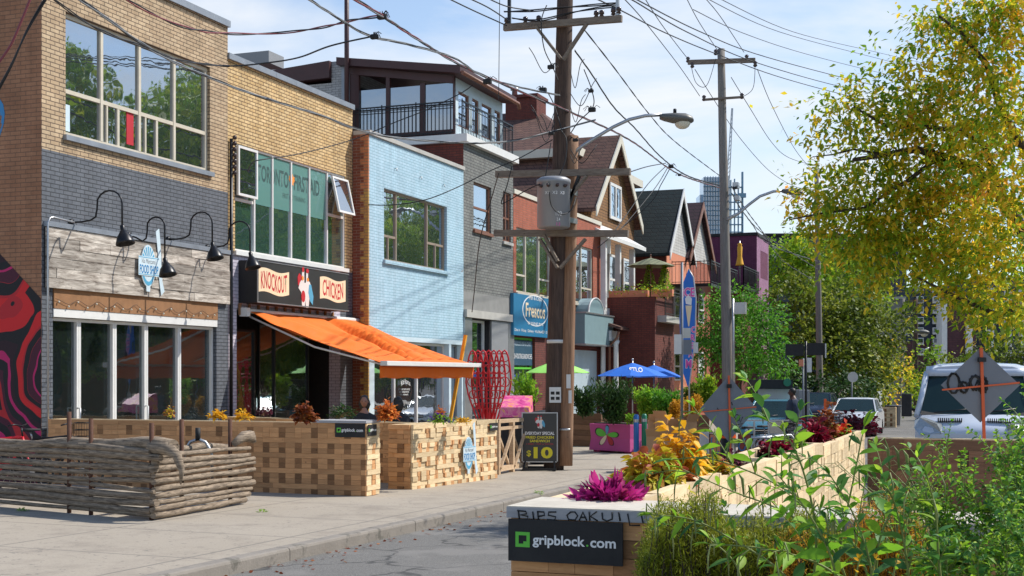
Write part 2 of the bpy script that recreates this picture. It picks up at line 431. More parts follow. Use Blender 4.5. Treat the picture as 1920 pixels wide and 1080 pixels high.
M['ink_orange'] = surf('orange print', (.85, .28, .03), .5, bs=0)
M['dk_green'] = surf('faded dark text', (.03, .075, .07), .6, bs=0)
M['concrete'] = surf('pale concrete', (.40, .37, .33), .9, var=.12, scale=.7, bs=.3, bscale=90)
M['pink_planter'] = surf('magenta painted planter', (.48, .07, .24), .65, var=.2)
M['blue_post'] = surf('blue bollard', (.02, .14, .42), .5)
M['green_post'] = surf('green bollard', (.01, .17, .09), .5)
M['safety_orange'] = surf('safety orange plastic', (.90, .12, .015), .45, bs=0)
M['rib_orange'] = surf('worn orange rib', (.62, .11, .03), .6, bs=0)
M['sign_back'] = surf('scuffed grey sign back', (.17, .19, .22), .6, .3, var=.25, scale=4)
M['cardboard'] = surf('brown cardboard', (.46, .27, .14), .85)
M['transformer'] = surf('transformer grey', (.27, .28, .30), .45, .2, var=.08)
M['lampgrey'] = surf('lamp head grey', (.13, .13, .12), .5, .3)
M['lens'] = surf('lamp lens', (.62, .60, .50), .15, bs=0)
M['porcelain'] = surf('brown porcelain insulator', (.05, .03, .028), .2, bs=0)
M['cable'] = surf('black cable', (.012, .012, .013), .6, bs=0)
M['cable_grey'] = surf('grey aluminium cable', (.22, .23, .24), .5, .3, bs=0)
M['cable_red'] = surf('dull red cable', (.20, .04, .05), .6, bs=0)
M['tyre'] = surf('tyre rubber', (.018, .018, .018), .85)
M['carwhite'] = surf('silver white car paint', (.62, .64, .67), .22, .15, var=.04, bs=0, spec=.7)
M['vanwhite'] = surf('white van paint', (.50, .56, .66), .3, .0, var=.08, bs=0, spec=.6)
M['carteal'] = surf('teal car paint', (.10, .26, .33), .22, .3, bs=0)
M['cardark'] = surf('dark blue car paint', (.02, .025, .045), .2, .2, bs=0)
M['chrome'] = surf('chrome', (.6, .6, .62), .15, .95, bs=0)
M['headlight'] = surf('headlight lens', (.42, .46, .48), .12, .4, var=.5, scale=20, bs=0)
M['skin_dark'] = surf('dark skin', (.09, .04, .028), .5, bs=0)
M['skin_light'] = surf('tan skin', (.26, .13, .09), .5, bs=0)
M['hair'] = surf('black hair', (.01, .008, .007), .5)
M['navy'] = surf('navy jersey', (.035, .05, .085), .85)
M['jeans'] = surf('grey trousers', (.30, .30, .32), .9)
M['blackcloth'] = surf('black coat', (.012, .012, .016), .85)
M['soil'] = surf('dark soil', (.04, .028, .02), .95, bs=.6)
M['shingle_brown'] = brick('brown shingles', (.13, .06, .045), (.17, .085, .06), (.04, .02, .016), .35, .16, .012, bstr=.9)
M['shingle_green'] = brick('dark green shingles', (.018, .034, .034), (.028, .045, .044), (.009, .015, .016), .35, .2, .02)
M['shingle_plum'] = brick('plum shingles', (.05, .022, .03), (.065, .03, .038), (.02, .01, .012), .35, .2, .02)
M['brick_tower'] = brick('far dark brick', (.09, .035, .04), (.12, .045, .05), (.06, .03, .035), .6, .25, .02, bstr=.1)
M['darkblue_clad'] = surf('dark blue cladding', (.022, .033, .055), .6, bs=0)
M['siding'] = brick('white siding', (.62, .61, .58), (.62, .61, .58), (.3, .3, .29), 50, .14, .008)
M['shingle_wood'] = brick('ochre wood shingles', (.32, .16, .05), (.24, .12, .05), (.07, .04, .02), .15, .12, .01)
M['soffit'] = surf('cream eaves', (.60, .57, .48), .7)
M['flagblue'] = surf('blue flag cloth', (.03, .17, .60), .7)
M['paper'] = surf('weathered paper', (.66, .66, .64), .8, var=.2)
M['chain'] = surf('grey blue glass block', (.2, .3, .32), .5)
# vegetation
M['lf_autumn'] = leafm('autumn leaves', [(.06, .18, .012), (.24, .36, .02), (.60, .58, .03), (.88, .60, .04), (.88, .40, .07)], .55, .6)
M['towerline'] = surf('tower frame', (.16, .30, .40), .5, bs=0)
M['lf_yellowgreen'] = leafm('yellow green leaves', [(.07, .20, .012), (.24, .40, .02), (.58, .58, .03)], .45, .35)
M['lf_dark'] = leafm('dark green leaves', [(.015, .045, .012), (.03, .085, .015), (.06, .12, .02)], .3, .5)
M['lf_olive'] = leafm('olive leaves', [(.035, .08, .010), (.14, .20, .02), (.40, .42, .05)], .4, .3)
M['lf_feather'] = leafm('bright feathery leaves', [(.04, .15, .015), (.11, .33, .025), (.22, .46, .04)], .45, .8)
M['lf_bright'] = leafm('bright weed leaves', [(.08, .24, .02), (.24, .46, .03), (.48, .62, .06)], .5, 2.)
M['lf_deep'] = leafm('blue green weed leaves', [(.03, .13, .035), (.09, .24, .05), (.18, .36, .07)], .35, 2.)
M['lf_needle'] = leafm('fine olive foliage', [(.09, .13, .01), (.28, .32, .02), (.52, .50, .05)], .35, 6.)
M['lf_orange'] = leafm('orange foliage', [(.40, .22, .02), (.62, .32, .03), (.7, .42, .05)], .45, 6.)
M['lf_coleus'] = leafm('coleus leaves', [(.22, .03, .03), (.42, .10, .03), (.55, .38, .03), (.50, .50, .03), (.30, .34, .03)], .35, 7.)
M['lf_peach'] = leafm('orange red coleus', [(.40, .10, .02), (.70, .20, .04), (.75, .40, .08)], .4, 6.)
M['lf_gold'] = leafm('golden coleus', [(.62, .28, .02), (.80, .46, .02), (.80, .58, .05)], .4, 6.)
M['lf_magenta'] = leafm('magenta bracts', [(.08, .006, .05), (.34, .012, .16), (.55, .03, .25), (.55, .09, .11)], .35, 6.)
M['lf_crimson'] = leafm('crimson foliage', [(.06, .008, .012), (.22, .008, .03), (.42, .01, .05)], .3, 5.)
M['lf_maroon'] = leafm('maroon foliage', [(.03, .008, .018), (.09, .012, .03), (.20, .02, .05)], .3, 6.)
M['lf_rust'] = leafm('rust coloured coleus', [(.10, .02, .015), (.28, .07, .02), (.5, .2, .04)], .3, 6.)
M['lf_purple'] = leafm('purple petals', [(.10, .02, .30), (.22, .05, .5)], .3, 6.)
M['lf_scarlet'] = leafm('scarlet petals', [(.7, .03, .02), (.8, .1, .02)], .3, 6.)
M['lf_yellow'] = leafm('yellow petals', [(.7, .38, .02), (.75, .5, .05)], .3, 6.)
M['spike'] = leafm('pale green seed spikes', [(.20, .26, .08), (.34, .38, .15)], .3, 6.)
M['stem'] = surf('yellow green stem', (.16, .20, .04), .6)
M['stemred'] = surf('reddish stem', (.28, .16, .07), .6)
# mural: swirling bands
def mural():
    m, nt, p, out = newmat('swirl mural'); co = coords(nt)
    mp = N(nt, 'Mapping'); nt.links.new(co, mp.inputs[0]); mp.inputs['Scale'].default_value = (1, 1, 1)
    v = N(nt, 'TexVoronoi'); v.inputs['Scale'].default_value = .55; nt.links.new(mp.outputs[0], v.inputs['Vector'])
    nz = noise(nt, co, .9, 2, .4)
    # spiral: distance + noise warp
    d = math_(nt, 'ADD', math_(nt, 'MULTIPLY', v.outputs['Distance'], 7.5), math_(nt, 'MULTIPLY', nz, 3.))
    fr = math_(nt, 'FRACT', d)
    fr2 = math_(nt, 'FRACT', math_(nt, 'MULTIPLY', d, .37))
    col = ramp(nt, fr2, [(0, (.60, .012, .016)), (.25, (.02, .003, .01)), (.45, (.48, .01, .12)), (.62, (.06, .003, .02)), (.8, (.44, .012, .02))], 'CONSTANT')
    line = ramp(nt, fr, [(0., 0.), (.27, 1.), (.84, 1.), (.88, 0.)], 'CONSTANT')
    col = mixc(nt, line, (.006, .005, .008), col)
    nt.links.new(col, p.inputs['Base Color']); p.inputs['Roughness'].default_value = .7
    bump(nt, p, noise(nt, co, 60, 3), .3, .01); return m
M['mural'] = mural()
def flowertop():
    m, nt, p, out = newmat('pink flower print'); co = coords(nt)
    col = ramp(nt, noise(nt, co, 5, 3, .6, 1.), [(.3, (.45, .02, .18)), (.45, (.75, .08, .3)), (.55, (.8, .25, .35)), (.62, (.85, .4, .05)), (.7, (.8, .1, .15))])
    nt.links.new(col, p.inputs['Base Color']); p.inputs['Roughness'].default_value = .4; return m
M['flowertop'] = flowertop()
def asphalt():
    m, nt, p, out = newmat('asphalt'); co = coords(nt)
    a = noise(nt, co, .35, 5, .6); b = noise(nt, co, 120, 2, .5); c = noise(nt, co, 28, 3, .8)
    col = mixc(nt, a, (.10, .097, .09), (.18, .173, .16))
    col = mixc(nt, 1., col, ramp(nt, b, [(.3, .45), (.7, 1.6)]), 'MULTIPLY')
    col = mixc(nt, 1., col, ramp(nt, c, [(.3, .8), (.7, 1.2)]), 'MULTIPLY')
    # lighter repaired patches and cracks
    v = N(nt, 'TexVoronoi', feature='DISTANCE_TO_EDGE'); v.inputs['Scale'].default_value = .45
    wv = N(nt, 'Vector' + 'Math', operation='ADD'); nz = N(nt, 'TexNoise'); nz.inputs['Scale'].default_value = 1.5; nt.links.new(co, nz.inputs['Vector'])
    nt.links.new(co, wv.inputs[0]); nt.links.new(nz.outputs['Color'], wv.inputs[1]); nt.links.new(wv.outputs[0], v.inputs['Vector'])
    col = mixc(nt, ramp(nt, v.outputs['Distance'], [(.004, .75), (.014, 0.)]), col, (.03, .03, .03))
    col = mixc(nt, ramp(nt, noise(nt, co, .5, 3), [(.55, 0.), (.60, .6)]), col, (.21, .20, .185))
    nt.links.new(col, p.inputs['Base Color']); p.inputs['Roughness'].default_value = .9
    bump(nt, p, b, .5, .006); return m
M['asphalt'] = asphalt()
def pavement():
    m, nt, p, out = newmat('concrete pavement'); co = coords(nt)
    a = noise(nt, co, .5, 6, .65); b = noise(nt, co, 60, 3, .6)
    col = mixc(nt, a, (.30, .26, .205), (.40, .35, .285))
    col = mixc(nt, 1., col, ramp(nt, b, [(.25, .84), (.75, 1.1)]), 'MULTIPLY')
    # expansion joints across and along the walk
    s = N(nt, 'SeparateXYZ'); nt.links.new(co, s.inputs[0])
    wob = math_(nt, 'MULTIPLY', noise(nt, co, 3, 3), .03)
    jy = math_(nt, 'ABSOLUTE', math_(nt, 'SUBTRACT', math_(nt, 'FRACT', math_(nt, 'DIVIDE', math_(nt, 'ADD', s.outputs[1], wob), 1.9)), .5))
    jx = math_(nt, 'ABSOLUTE', math_(nt, 'SUBTRACT', math_(nt, 'FRACT', math_(nt, 'DIVIDE', math_(nt, 'ADD', math_(nt, 'ADD', s.outputs[0], wob), 100.55), 2.25)), .5))
    col = mixc(nt, ramp(nt, jy, [(.005, .7), (.012, 0.)]), col, (.12, .11, .10))
    col = mixc(nt, ramp(nt, jx, [(.004, .7), (.010, 0.)]), col, (.12, .11, .10))
    v = N(nt, 'TexVoronoi', feature='DISTANCE_TO_EDGE'); v.inputs['Scale'].default_value = .33
    wv = N(nt, 'VectorMath', operation='ADD'); nz = N(nt, 'TexNoise'); nz.inputs['Scale'].default_value = 2; nz.inputs['Detail'].default_value = 6; nt.links.new(co, nz.inputs['Vector'])
    nt.links.new(co, wv.inputs[0]); nt.links.new(nz.outputs['Color'], wv.inputs[1]); nt.links.new(wv.outputs[0], v.inputs['Vector'])
    col = mixc(nt, ramp(nt, v.outputs['Distance'], [(.001, .45), (.004, 0.)]), col, (.14, .125, .11))
    # stains, gum, damp patches
    col = mixc(nt, ramp(nt, noise(nt, co, 1.1, 6, .75), [(.50, 0.), (.66, .55)]), col, (.20, .17, .14))
    col = mixc(nt, ramp(nt, noise(nt, co, 14, 2, .5), [(.66, 0.), (.69, .6)]), col, (.13, .12, .11))
    nt.links.new(col, p.inputs['Base Color']); p.inputs['Roughness'].default_value = .92
    bump(nt, p, b, .3, .004); return m
M['pavement'] = pavement()
# ---------------- camera, light, sky
cam = bpy.data.cameras.new('camera'); co_ = bpy.data.objects.new('camera', cam); COL.objects.link(co_)
cam.lens = FL/1920*36; cam.sensor_width = 36; cam.shift_y = (HY-540)/1920; cam.clip_end = 3000; cam.clip_start = .1
co_.location = O; co_.rotation_euler = (PI/2, 0, YAW); SC.camera = co_
SUN = Vector((.66, .50, .93)).normalized()
sl = bpy.data.lights.new('sun', 'SUN'); sl.energy = 5.0; sl.angle = R(.55); sl.color = (1, .94, .85)
so = bpy.data.objects.new('sun', sl); COL.objects.link(so); so.rotation_euler = SUN.to_track_quat('Z', 'Y').to_euler(); so.location = (20, 20, 40)
W = bpy.data.worlds.new('World'); SC.world = W; W.use_nodes = True
nt = W.node_tree; nt.nodes.clear()
wo = nt.nodes.new('ShaderNodeOutputWorld'); bg = nt.nodes.new('ShaderNodeBackground'); sk = nt.nodes.new('ShaderNodeTexSky')
sk.sky_type = 'NISHITA'; sk.sun_disc = False; sk.sun_elevation = math.asin(SUN.z); sk.sun_rotation = math.atan2(SUN.x, SUN.y)
sk.air_density = 1.; sk.dust_density = .6; sk.ozone_density = 1.5
tc = nt.nodes.new('ShaderNodeTexCoord'); mp = N(nt, 'Mapping'); nt.links.new(tc.outputs['Generated'], mp.inputs[0])
mp.inputs['Scale'].default_value = (1.2, 1.2, 4.2); mp.inputs['Location'].default_value = (.3, .2, .1)
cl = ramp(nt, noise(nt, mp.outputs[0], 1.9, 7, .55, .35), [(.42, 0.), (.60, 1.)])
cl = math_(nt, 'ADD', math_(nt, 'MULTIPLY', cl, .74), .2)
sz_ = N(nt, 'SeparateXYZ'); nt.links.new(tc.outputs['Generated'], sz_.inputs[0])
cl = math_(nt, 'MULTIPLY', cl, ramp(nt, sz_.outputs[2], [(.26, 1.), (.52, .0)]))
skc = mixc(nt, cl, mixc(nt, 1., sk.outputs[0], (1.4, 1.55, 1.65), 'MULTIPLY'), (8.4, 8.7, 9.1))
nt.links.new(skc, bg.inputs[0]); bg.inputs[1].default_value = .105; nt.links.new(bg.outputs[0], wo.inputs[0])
SC.view_settings.view_transform = 'Standard'; SC.view_settings.look = 'None'; SC.view_settings.exposure = .10; SC.view_settings.gamma = 1
SC.render.engine = 'CYCLES'
# ---------------- ground
def sheet(name, xs, ys, f, mat, kind='structure'):
    v = [(x, y, f(x, y)) for y in ys for x in xs]; nx = len(xs)
    fs = [(j*nx+i, j*nx+i+1, (j+1)*nx+i+1, (j+1)*nx+i) for j in range(len(ys)-1) for i in range(nx-1)]
    m = MB(); m.add(v, fs); o = m.build(name, mat); tag(o, kind=kind); return o
YS = [-20+3*i for i in range(40)]+[100+25*i for i in range(30)]+[1500]
sheet('sidewalk', [-45, -20, -15.7, -14, -12, -10, -8.5, KERB-.155], YS, gnd, M['pavement'])
sheet('road', [KERB, -5.5, -4, -2.8, -1.5, 0, KR], YS, rd, M['asphalt'])
sheet('far_sidewalk', [KR+.16, 4, 10, 40], YS, lambda x, y: gnd(0, y), M['pavement'])
def groundplane(x, y): return gnd(0, y)-1.2
sheet('ground', [-900, -45, 40, 900], YS, groundplane, M['soil'])
def kerbstrip(name, x0, x1, face):
    m = MB(); n = 0
    ys = [-20+1.5*i for i in range(90)]
    for i in range(len(ys)-1):
        y0, y1 = ys[i]+(.006 if i % 2 else 0), ys[i+1]-(.006 if not i % 2 else 0)
        rr = .03
        def prof(y):
            t = gnd(0, y)+.003; b = rd(face, y)-.05+0
            if face == x1: return [(x0, y, b), (x1, y, b), (x1, y, t-rr), (x1-rr*.3, y, t-rr*.3), (x1-rr, y, t), (x0, y, t)]
            return [(x1, y, b), (x1, y, t), (x0+rr, y, t), (x0+rr*.3, y, t-rr*.3), (x0, y, t-rr), (x0, y, b)]
        m.loft([prof(y0), prof(y1)], smooth=False)
    tag(m.build(name, M['kerbstone']), kind='structure')
kerbstrip('kerb', KERB-.16, KERB, KERB)
kerbstrip('kerb', KR, KR+.16, KR)
# ---------------- grip-block planters
def blockskin(m, P, a0, a1, b0, b1, pal, rough=0., rng=None, rh=.075, cut=0):
    """courses of boards; pal = (long board slot, light block slot, dark block slot)"""
    rng = rng or random
    nr = max(1, round((b1-b0)/rh)); rh = (b1-b0)/nr
    for r_ in range(nr):
        z0 = b0+r_*rh+.0015; z1 = b0+(r_+1)*rh-.0015; k = (nr-1-r_) % 3
        a = a0; i = 0
        if k == 0:
            a -= rng.uniform(0, .3)
            while a < a1:
                L = rng.choice([.38, .57, .76]); s0 = max(a, a0); s1 = min(a+L, a1)
                if s1-s0 > .02:
                    m.m = pal[0]; m.pbox(P, s0+.001, s1-.001, z0, z1, .0, .02+rng.uniform(0, .004+rough))
                a += L
        else:
            g = (nr-1-r_)//3
            while a < a1:
                L = .165 if i % 2 == 0 else .115; dk_ = i % 2 and not (g == 0 and i % 4 == 1); s0 = max(a, a0); s1 = min(a+L, a1)
                if s1-s0 > .015:
                    m.m = pal[2] if dk_ else pal[1]
                    if rough and i % 2 and rng.random() < .5:
                        mid = (s0+s1)/2
                        m.pbox(P, s0+.001, mid-.001, z0, z1, .0, .02+rng.uniform(0, rough)); s0 = mid
                    m.pbox(P, s0+.001, s1-.001, z0, z1, .0, .02+rng.uniform(0, .004+rough))
                a += L; i += 1
    m.m = 0
PW = [M['pine'], M['pine'], M['endgrain'], M['capgrey'], M['pinelit']]
# ================= building 1: tan brick corner shop
XF = -14.8
PX = Pl('X', XF)
def yz(px, py, X=XF): p = onX(px, py, X); return p.y, p.z
Y1a, Y1b = FY(78, XF), FY(427, XF)
top1 = FZ(428, 52, XF)
gz = gnd(XF, 15)-.1
B1 = thing('corner_shop_building', 'two storey tan brick building with dark grey painted lower front and swirling side mural', 'building', (XF, Y1a, gz))
wy0, wy1 = FY(123, XF), FY(394, XF); wz1 = FZ(124, 22, XF); wz0 = FZ(123, 253, XF)
gy_z = FZ(78, 278, XF)                      # top of the grey paint
dy0, dy1 = FY(99, XF), FY(406, XF); dz1 = FZ(100, 578, XF)
m = MB(); wallholes(m, PX, Y1a, Y1b, gy_z, top1, [(wy0, wy1, wz0, wz1)])
m.build('upper_wall', M['brick_tan'], B1)
m = MB(); wallholes(m, PX, Y1a, Y1b, gz-.5, gy_z, [(dy0, dy1, gz-.5, dz1)], .2)
m.build('painted_wall', M['brick_grey'], B1)
PY1 = Pl('Y', Y1a)
m = MB(); m.add([PY1.p(XF-9, gz-.5), PY1.p(XF, gz-.5), PY1.p(XF, top1), PY1.p(XF-9, top1)], [(0, 1, 2, 3)])
m.add([(XF-9, Y1b, gz-.5), (XF, Y1b, gz-.5), (XF, Y1b, top1), (XF-9, Y1b, top1)], [(0, 1, 2, 3)])
m.add([(XF-9, Y1a, top1-.2), (XF, Y1a, top1-.2), (XF, Y1b, top1-.2), (XF-9, Y1b, top1-.2)], [(0, 1, 2, 3)])
m.build('side_wall', M['brick_side'], B1)
MB().box(XF-9.05, XF+.06, Y1a-.06, Y1b+.02, top1, top1+.13).build('coping', M['coping'], B1)
# mural on the side wall: painted swirl bands plus blue sprayed ring
mz = FZ(78, 462, XF)
def mural_outline():
    pts = [(XF-.01, gz-.3), (XF-.01, FZ(78, 560, XF))]
    for t in range(7): a = t/6*PI/2; pts.append((XF-.01-.95*math.sin(a)*1., lerp(FZ(78, 560, XF), mz, math.sin(a)) if True else 0))
    pts += [(XF-1.6, mz-.15), (XF-2.2, mz+.1), (XF-3.4, mz+.2), (XF-3.4, gz-.3)]
    return pts
MB().prism(PY1, mural_outline()[::-1], .002, .006).build('mural', M['mural'], B1)
pr = []
cx_, cz_ = onY(-30, 232, Y1a).x, onY(0, 232, Y1a).z
for i in range(25):
    a = 2*PI*i/24; rr = .42+.05*math.sin(3*a)
    pr.append((cx_+rr*math.cos(a), cz_+1.35*rr*math.sin(a)))
m = MB()
for i in range(24):
    w1 = .07+.03*math.sin(i*1.3); a0, b0 = pr[i]; a1, b1 = pr[i+1]
    m.add([PY1.p(cx_+(a0-cx_)*(1-w1*2), cz_+(b0-cz_)*(1-w1*2), .006), PY1.p(a0, b0, .006), PY1.p(a1, b1, .006), PY1.p(cx_+(a1-cx_)*(1-w1*2), cz_+(b1-cz_)*(1-w1*2), .006)], [(0, 1, 2, 3)])
m.build('spray_ring', M['ink_blue'], B1)
# upper window
tz = FZ(124, 168, XF); v1, v2, v3 = FY(197, XF), FY(268, XF), FY(333, XF)
zl = wz0+.06
window(B1, PX, wy0, wy1, wz0, wz1, [v1, v2, v3], [tz], .07, M['cream'], .12, M['glass'], sill=M['coping'],
       extra=[(FY(208, XF)-.02, FY(208, XF)+.02, wz0, tz), (FY(229, XF)-.03, FY(229, XF)+.03, wz0, tz), (FY(280, XF)-.02, FY(280, XF)+.02, wz0, tz), (FY(301, XF)-.03, FY(301, XF)+.03, wz0, tz)])
m = MB(); m.pbox(PX, FY(246, XF), FY(259, XF), wz0+.15, wz0+.75, -.105, -.10); m.build('poster', M['ink_red'], B1)
m = MB(); m.pbox(PX, wy0+.02, FY(140, XF), wz0+.1, wz0+.55, -.105, -.10); m.build('poster', M['ink_pale'], B1)
# brown fascia board between the sign and the doors
MB().pbox(PX, dy0, dy1, dz1-.0, dz1+.34, -.04, .03).build('fascia_board', M['board_brown'], B1)
MB().pbox(PX, dy0-.0, dy1, dz1-.14, dz1-.002, -.17, .02).build('door_header', M['white'], B1)
# glazed doors
pz0 = gnd(XF, 16)
dd = [FY(p, XF) for p in (99, 155, 222, 281, 343, 406)]
for i in range(5):
    f = window(B1, PX, dd[i]+.004, dd[i+1]-.004, pz0, dz1-.15, fw=.05, mats=M['white'], rec=.15, glass=M['glass_clear'], name='glass_door', fd=.07)
    if i in (0, 2):
        hy = dd[i+1]-.05 if i == 0 else dd[i+1]-.04
        MB().tube([PX.p(hy, pz0+.85, -.07), PX.p(hy, pz0+.85, -.01), PX.p(hy, pz0+1.2, -.01), PX.p(hy, pz0+1.2, -.07)], .014, 6).build('handle', M['steel'] if i == 0 else M['white'], f)
# dim room behind the doors so reflections sit on real depth
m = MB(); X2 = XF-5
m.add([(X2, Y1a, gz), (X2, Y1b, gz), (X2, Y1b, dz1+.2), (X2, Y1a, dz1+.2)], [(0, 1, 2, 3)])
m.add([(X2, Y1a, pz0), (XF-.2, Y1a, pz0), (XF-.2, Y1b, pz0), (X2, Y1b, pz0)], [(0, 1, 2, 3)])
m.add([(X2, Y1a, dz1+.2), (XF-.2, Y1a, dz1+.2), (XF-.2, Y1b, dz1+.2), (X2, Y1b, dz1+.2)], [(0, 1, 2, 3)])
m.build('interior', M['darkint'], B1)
# string lights
sl_ = thing('string_lights', 'string of small clear bulbs strung along the brown fascia board above the glass doors', 'string lights', (XF+.06, dy0, dz1+.1))
pts = []; bulbs = []
random.seed(3)
for i in range(61):
    t = i/60; y = lerp(dy0, dy1, t); sag = .07*abs(math.sin(t*PI*9)); z = dz1+.16-sag+.02*math.sin(i)
    pts.append((XF+.055, y, z))
    if i % 3 == 1: bulbs.append((XF+.06, y, z-.035))
MB().tube(pts, .004, 4).build('wire', M['cable'], sl_)
for b in bulbs: MB().ball(b, .018, n=8).build('bulb', M['lens'], sl_)
# barn board sign with emblem
sy0, sy1 = FY(83, XF), FY(425, XF); sz0, sz1 = FZ(425, 571, XF), FZ(424, 478, XF)
SG = thing('barn_board_sign', 'long whitewashed barn board panel mounted above the glass doors of the food shop', 'sign', (XF, sy0, sz0))
m = MB(); random.seed(11)
nb = 6; hh = (sz1-sz0)/nb
for r_ in range(nb):
    y = sy0-random.uniform(0, .8)
    while y < sy1:
        L = random.uniform(.7, 2.2); a, b = max(y, sy0), min(y+L, sy1)
        if b-a > .05: m.pbox(PX, a+.003, b-.003, sz0+r_*hh+.003, sz0+(r_+1)*hh-.003, .02, .07+random.uniform(0, .018))
        y += L
m.build('boards', M['barnwood'], SG)
MB().pbox(PX, sy0, sy1, sz0+.02, sz1-.02, .001, .02).build('backing', M['blackmat'], SG)
MB().pbox(PX, sy0-.02, sy1, sz1+.005, sz1+.09, .001, .10).build('top_ledge', M['coping'], SG)
MB().tube([(XF+.1, sy0-.03, gz), (XF+.1, sy0-.03, sz1+.05), (XF+.1, sy0+.02, sz1+.14), (XF+.1, sy0+.1, sz1+.16), (XF+.09, FY(134, XF), sz1+.13)], .018, 6).build('conduit', M['steel'], SG)
def emblem(P, ac, bc, s, parent_name, label, words=True):
    """oval badge with banner and a long bread knife behind"""
    e = thing(parent_name, label, 'sign', P.p(ac, bc, 0))
    def ell(rx, ry, a0=0, a1=2*PI, n=32, cy=0): return [(ac+s*rx*math.cos(a0+(a1-a0)*i/n), bc+s*(cy+ry*math.sin(a0+(a1-a0)*i/n))) for i in range(n)]
    MB().prism(P, ell(.26, .46), .012, .03).build('badge_plate', M['ink_pale'], e)
    MB().prism(P, [(ac-.06*s, bc-.56*s), (ac+.06*s, bc-.56*s), (ac+.07*s, bc-.42*s), (ac-.07*s, bc-.42*s)], .012, .0295).build('badge_foot', M['ink_pale'], e)
    m = MB()
    for i in range(9):
        a = PI*(.06+.88*i/8); w = .05
        q = lambda rr, aa: (ac+s*rr*.235*math.cos(aa), bc+s*(.06+rr*.36*math.sin(aa)))
        m.prism(P, [q(.35, a-w), q(1, a-w*1.7), q(1, a+w*1.7), q(.35, a+w)][::1], .03, .033)
    m.build('sun_rays', M['ink_sky'], e)
    m = MB()
    for i in range(12):
        a0 = -PI*.92+PI*.84*i/12; a1 = -PI*.92+PI*.84*(i+1)/12
        q = lambda rr, aa: (ac+s*rr*.24*math.cos(aa), bc+s*rr*.43*math.sin(aa))
        m.prism(P, [q(.8, a0), q(1, a0), q(1, a1), q(.8, a1)], .03, .0332)
    m.build('badge_ring', M['ink_sky'], e)
    MB().prism(P, [(ac-.36*s, bc-.22*s), (ac+.38*s, bc-.22*s), (ac+.38*s, bc+.20*s), (ac-.36*s, bc+.20*s)], .034, .04).build('banner', M['ink_pale'], e)
    m = MB()
    for z in (-.2, .17): m.pbox(P, ac-.35*s, ac+.37*s, bc+z*s, bc+(z+.015)*s, .04, .042)
    m.build('banner_stripe', M['ink_sky'], e)
    kn = [(.30, .78), (.42, .86), (.46, .60), (.50, .2), (.50, .0), (.54, -.3), (.62, -.52), (.50, -.62), (.44, -.36), (.38, .0), (.38, .3)]
    MB().prism(P, [(ac+s*a, bc+s*b) for a, b in kn][::-1], .004, .012).build('knife', M['ink_pale'], e)
    if words:
        lettering('Via Mercanti', P, ac, bc+.10*s, .5*s, .10*s, M['grey'], e, .042, italic=.3)
        lettering('FOOD SHOP', P, ac+.01*s, bc-.08*s, .66*s, .19*s, M['ink_blue'], e, .042, bold=.02)
    return e
ec = yz(268, 499)
emblem(Pl('X', XF+.09), ec[0], ec[1], .84, 'food_shop_sign', 'blue and white oval food shop badge with long knife mounted on the barn boards')
# gooseneck lamps
def gooseneck(mp, hp, label, dip=False):
    a = onX(*mp, XF+.02); L = .95
    # end position: same Y as its mount, out from the wall
    hY = a.y; h = onY(hp[0], hp[1], hY)
    t = thing('wall_lamp', label, 'lamp', a, 'black gooseneck lamps over the shop fronts')
    out = h.x-a.x; z1 = h.z+.27
    m = MB().lathe(a, [(.06, -.015), (.06, .02), (.03, .035)], 12, (1, 0, 0)); m.build('wall_plate', M['black'], t)
    pts = [(a.x, a.y, a.z)]
    c0 = a.x+out*.5; zz = a.z+.02
    if dip: zz = a.z-.12
    pts += [(a.x+out*.2, a.y, a.z+(0 if not dip else -.05)), (c0-out*.12, a.y, zz), (c0-out*.02, a.y, zz+.05), (c0+.01, a.y, zz+.18)]
    top = max(z1, zz+.18)+.12; cx = (c0+h.x)/2; rr = (h.x-c0)/2
    for i in range(1, 9):
        an = PI-PI*i/8; pts.append((cx+rr*math.cos(an), a.y, top-.05+rr*.9*math.sin(an)))
    pts.append((h.x, a.y, h.z+.1))
    MB().tube(pts, .016, 7).build('arm', M['black'], t)
    ax = Vector((.25, -.05, -1)); c = Vector((h.x, a.y, h.z+.16))
    MB().lathe(c, [(.03, 0), (.04, .02), (.04, .09), (.055, .10), (.075, .14), (.12, .2), (.155, .30), (.16, .33), (.15, .33), (.1, .2), (.03, .12)], 20, ax).build('lamp_shade', M['black'], t)
    return t
gooseneck((134, 417), (229, 440), 'black gooseneck lamp nearest the mural corner, over the barn boards')
gooseneck((242, 441), (309, 500), 'black gooseneck lamp hanging lowest, in front of the food shop badge', True)
gooseneck((316, 449), (398, 470), 'black gooseneck lamp right of the food shop badge with high looped arm')
gooseneck((389, 464), (469, 488), 'black gooseneck lamp whose shade hangs before the knockout chicken sign')
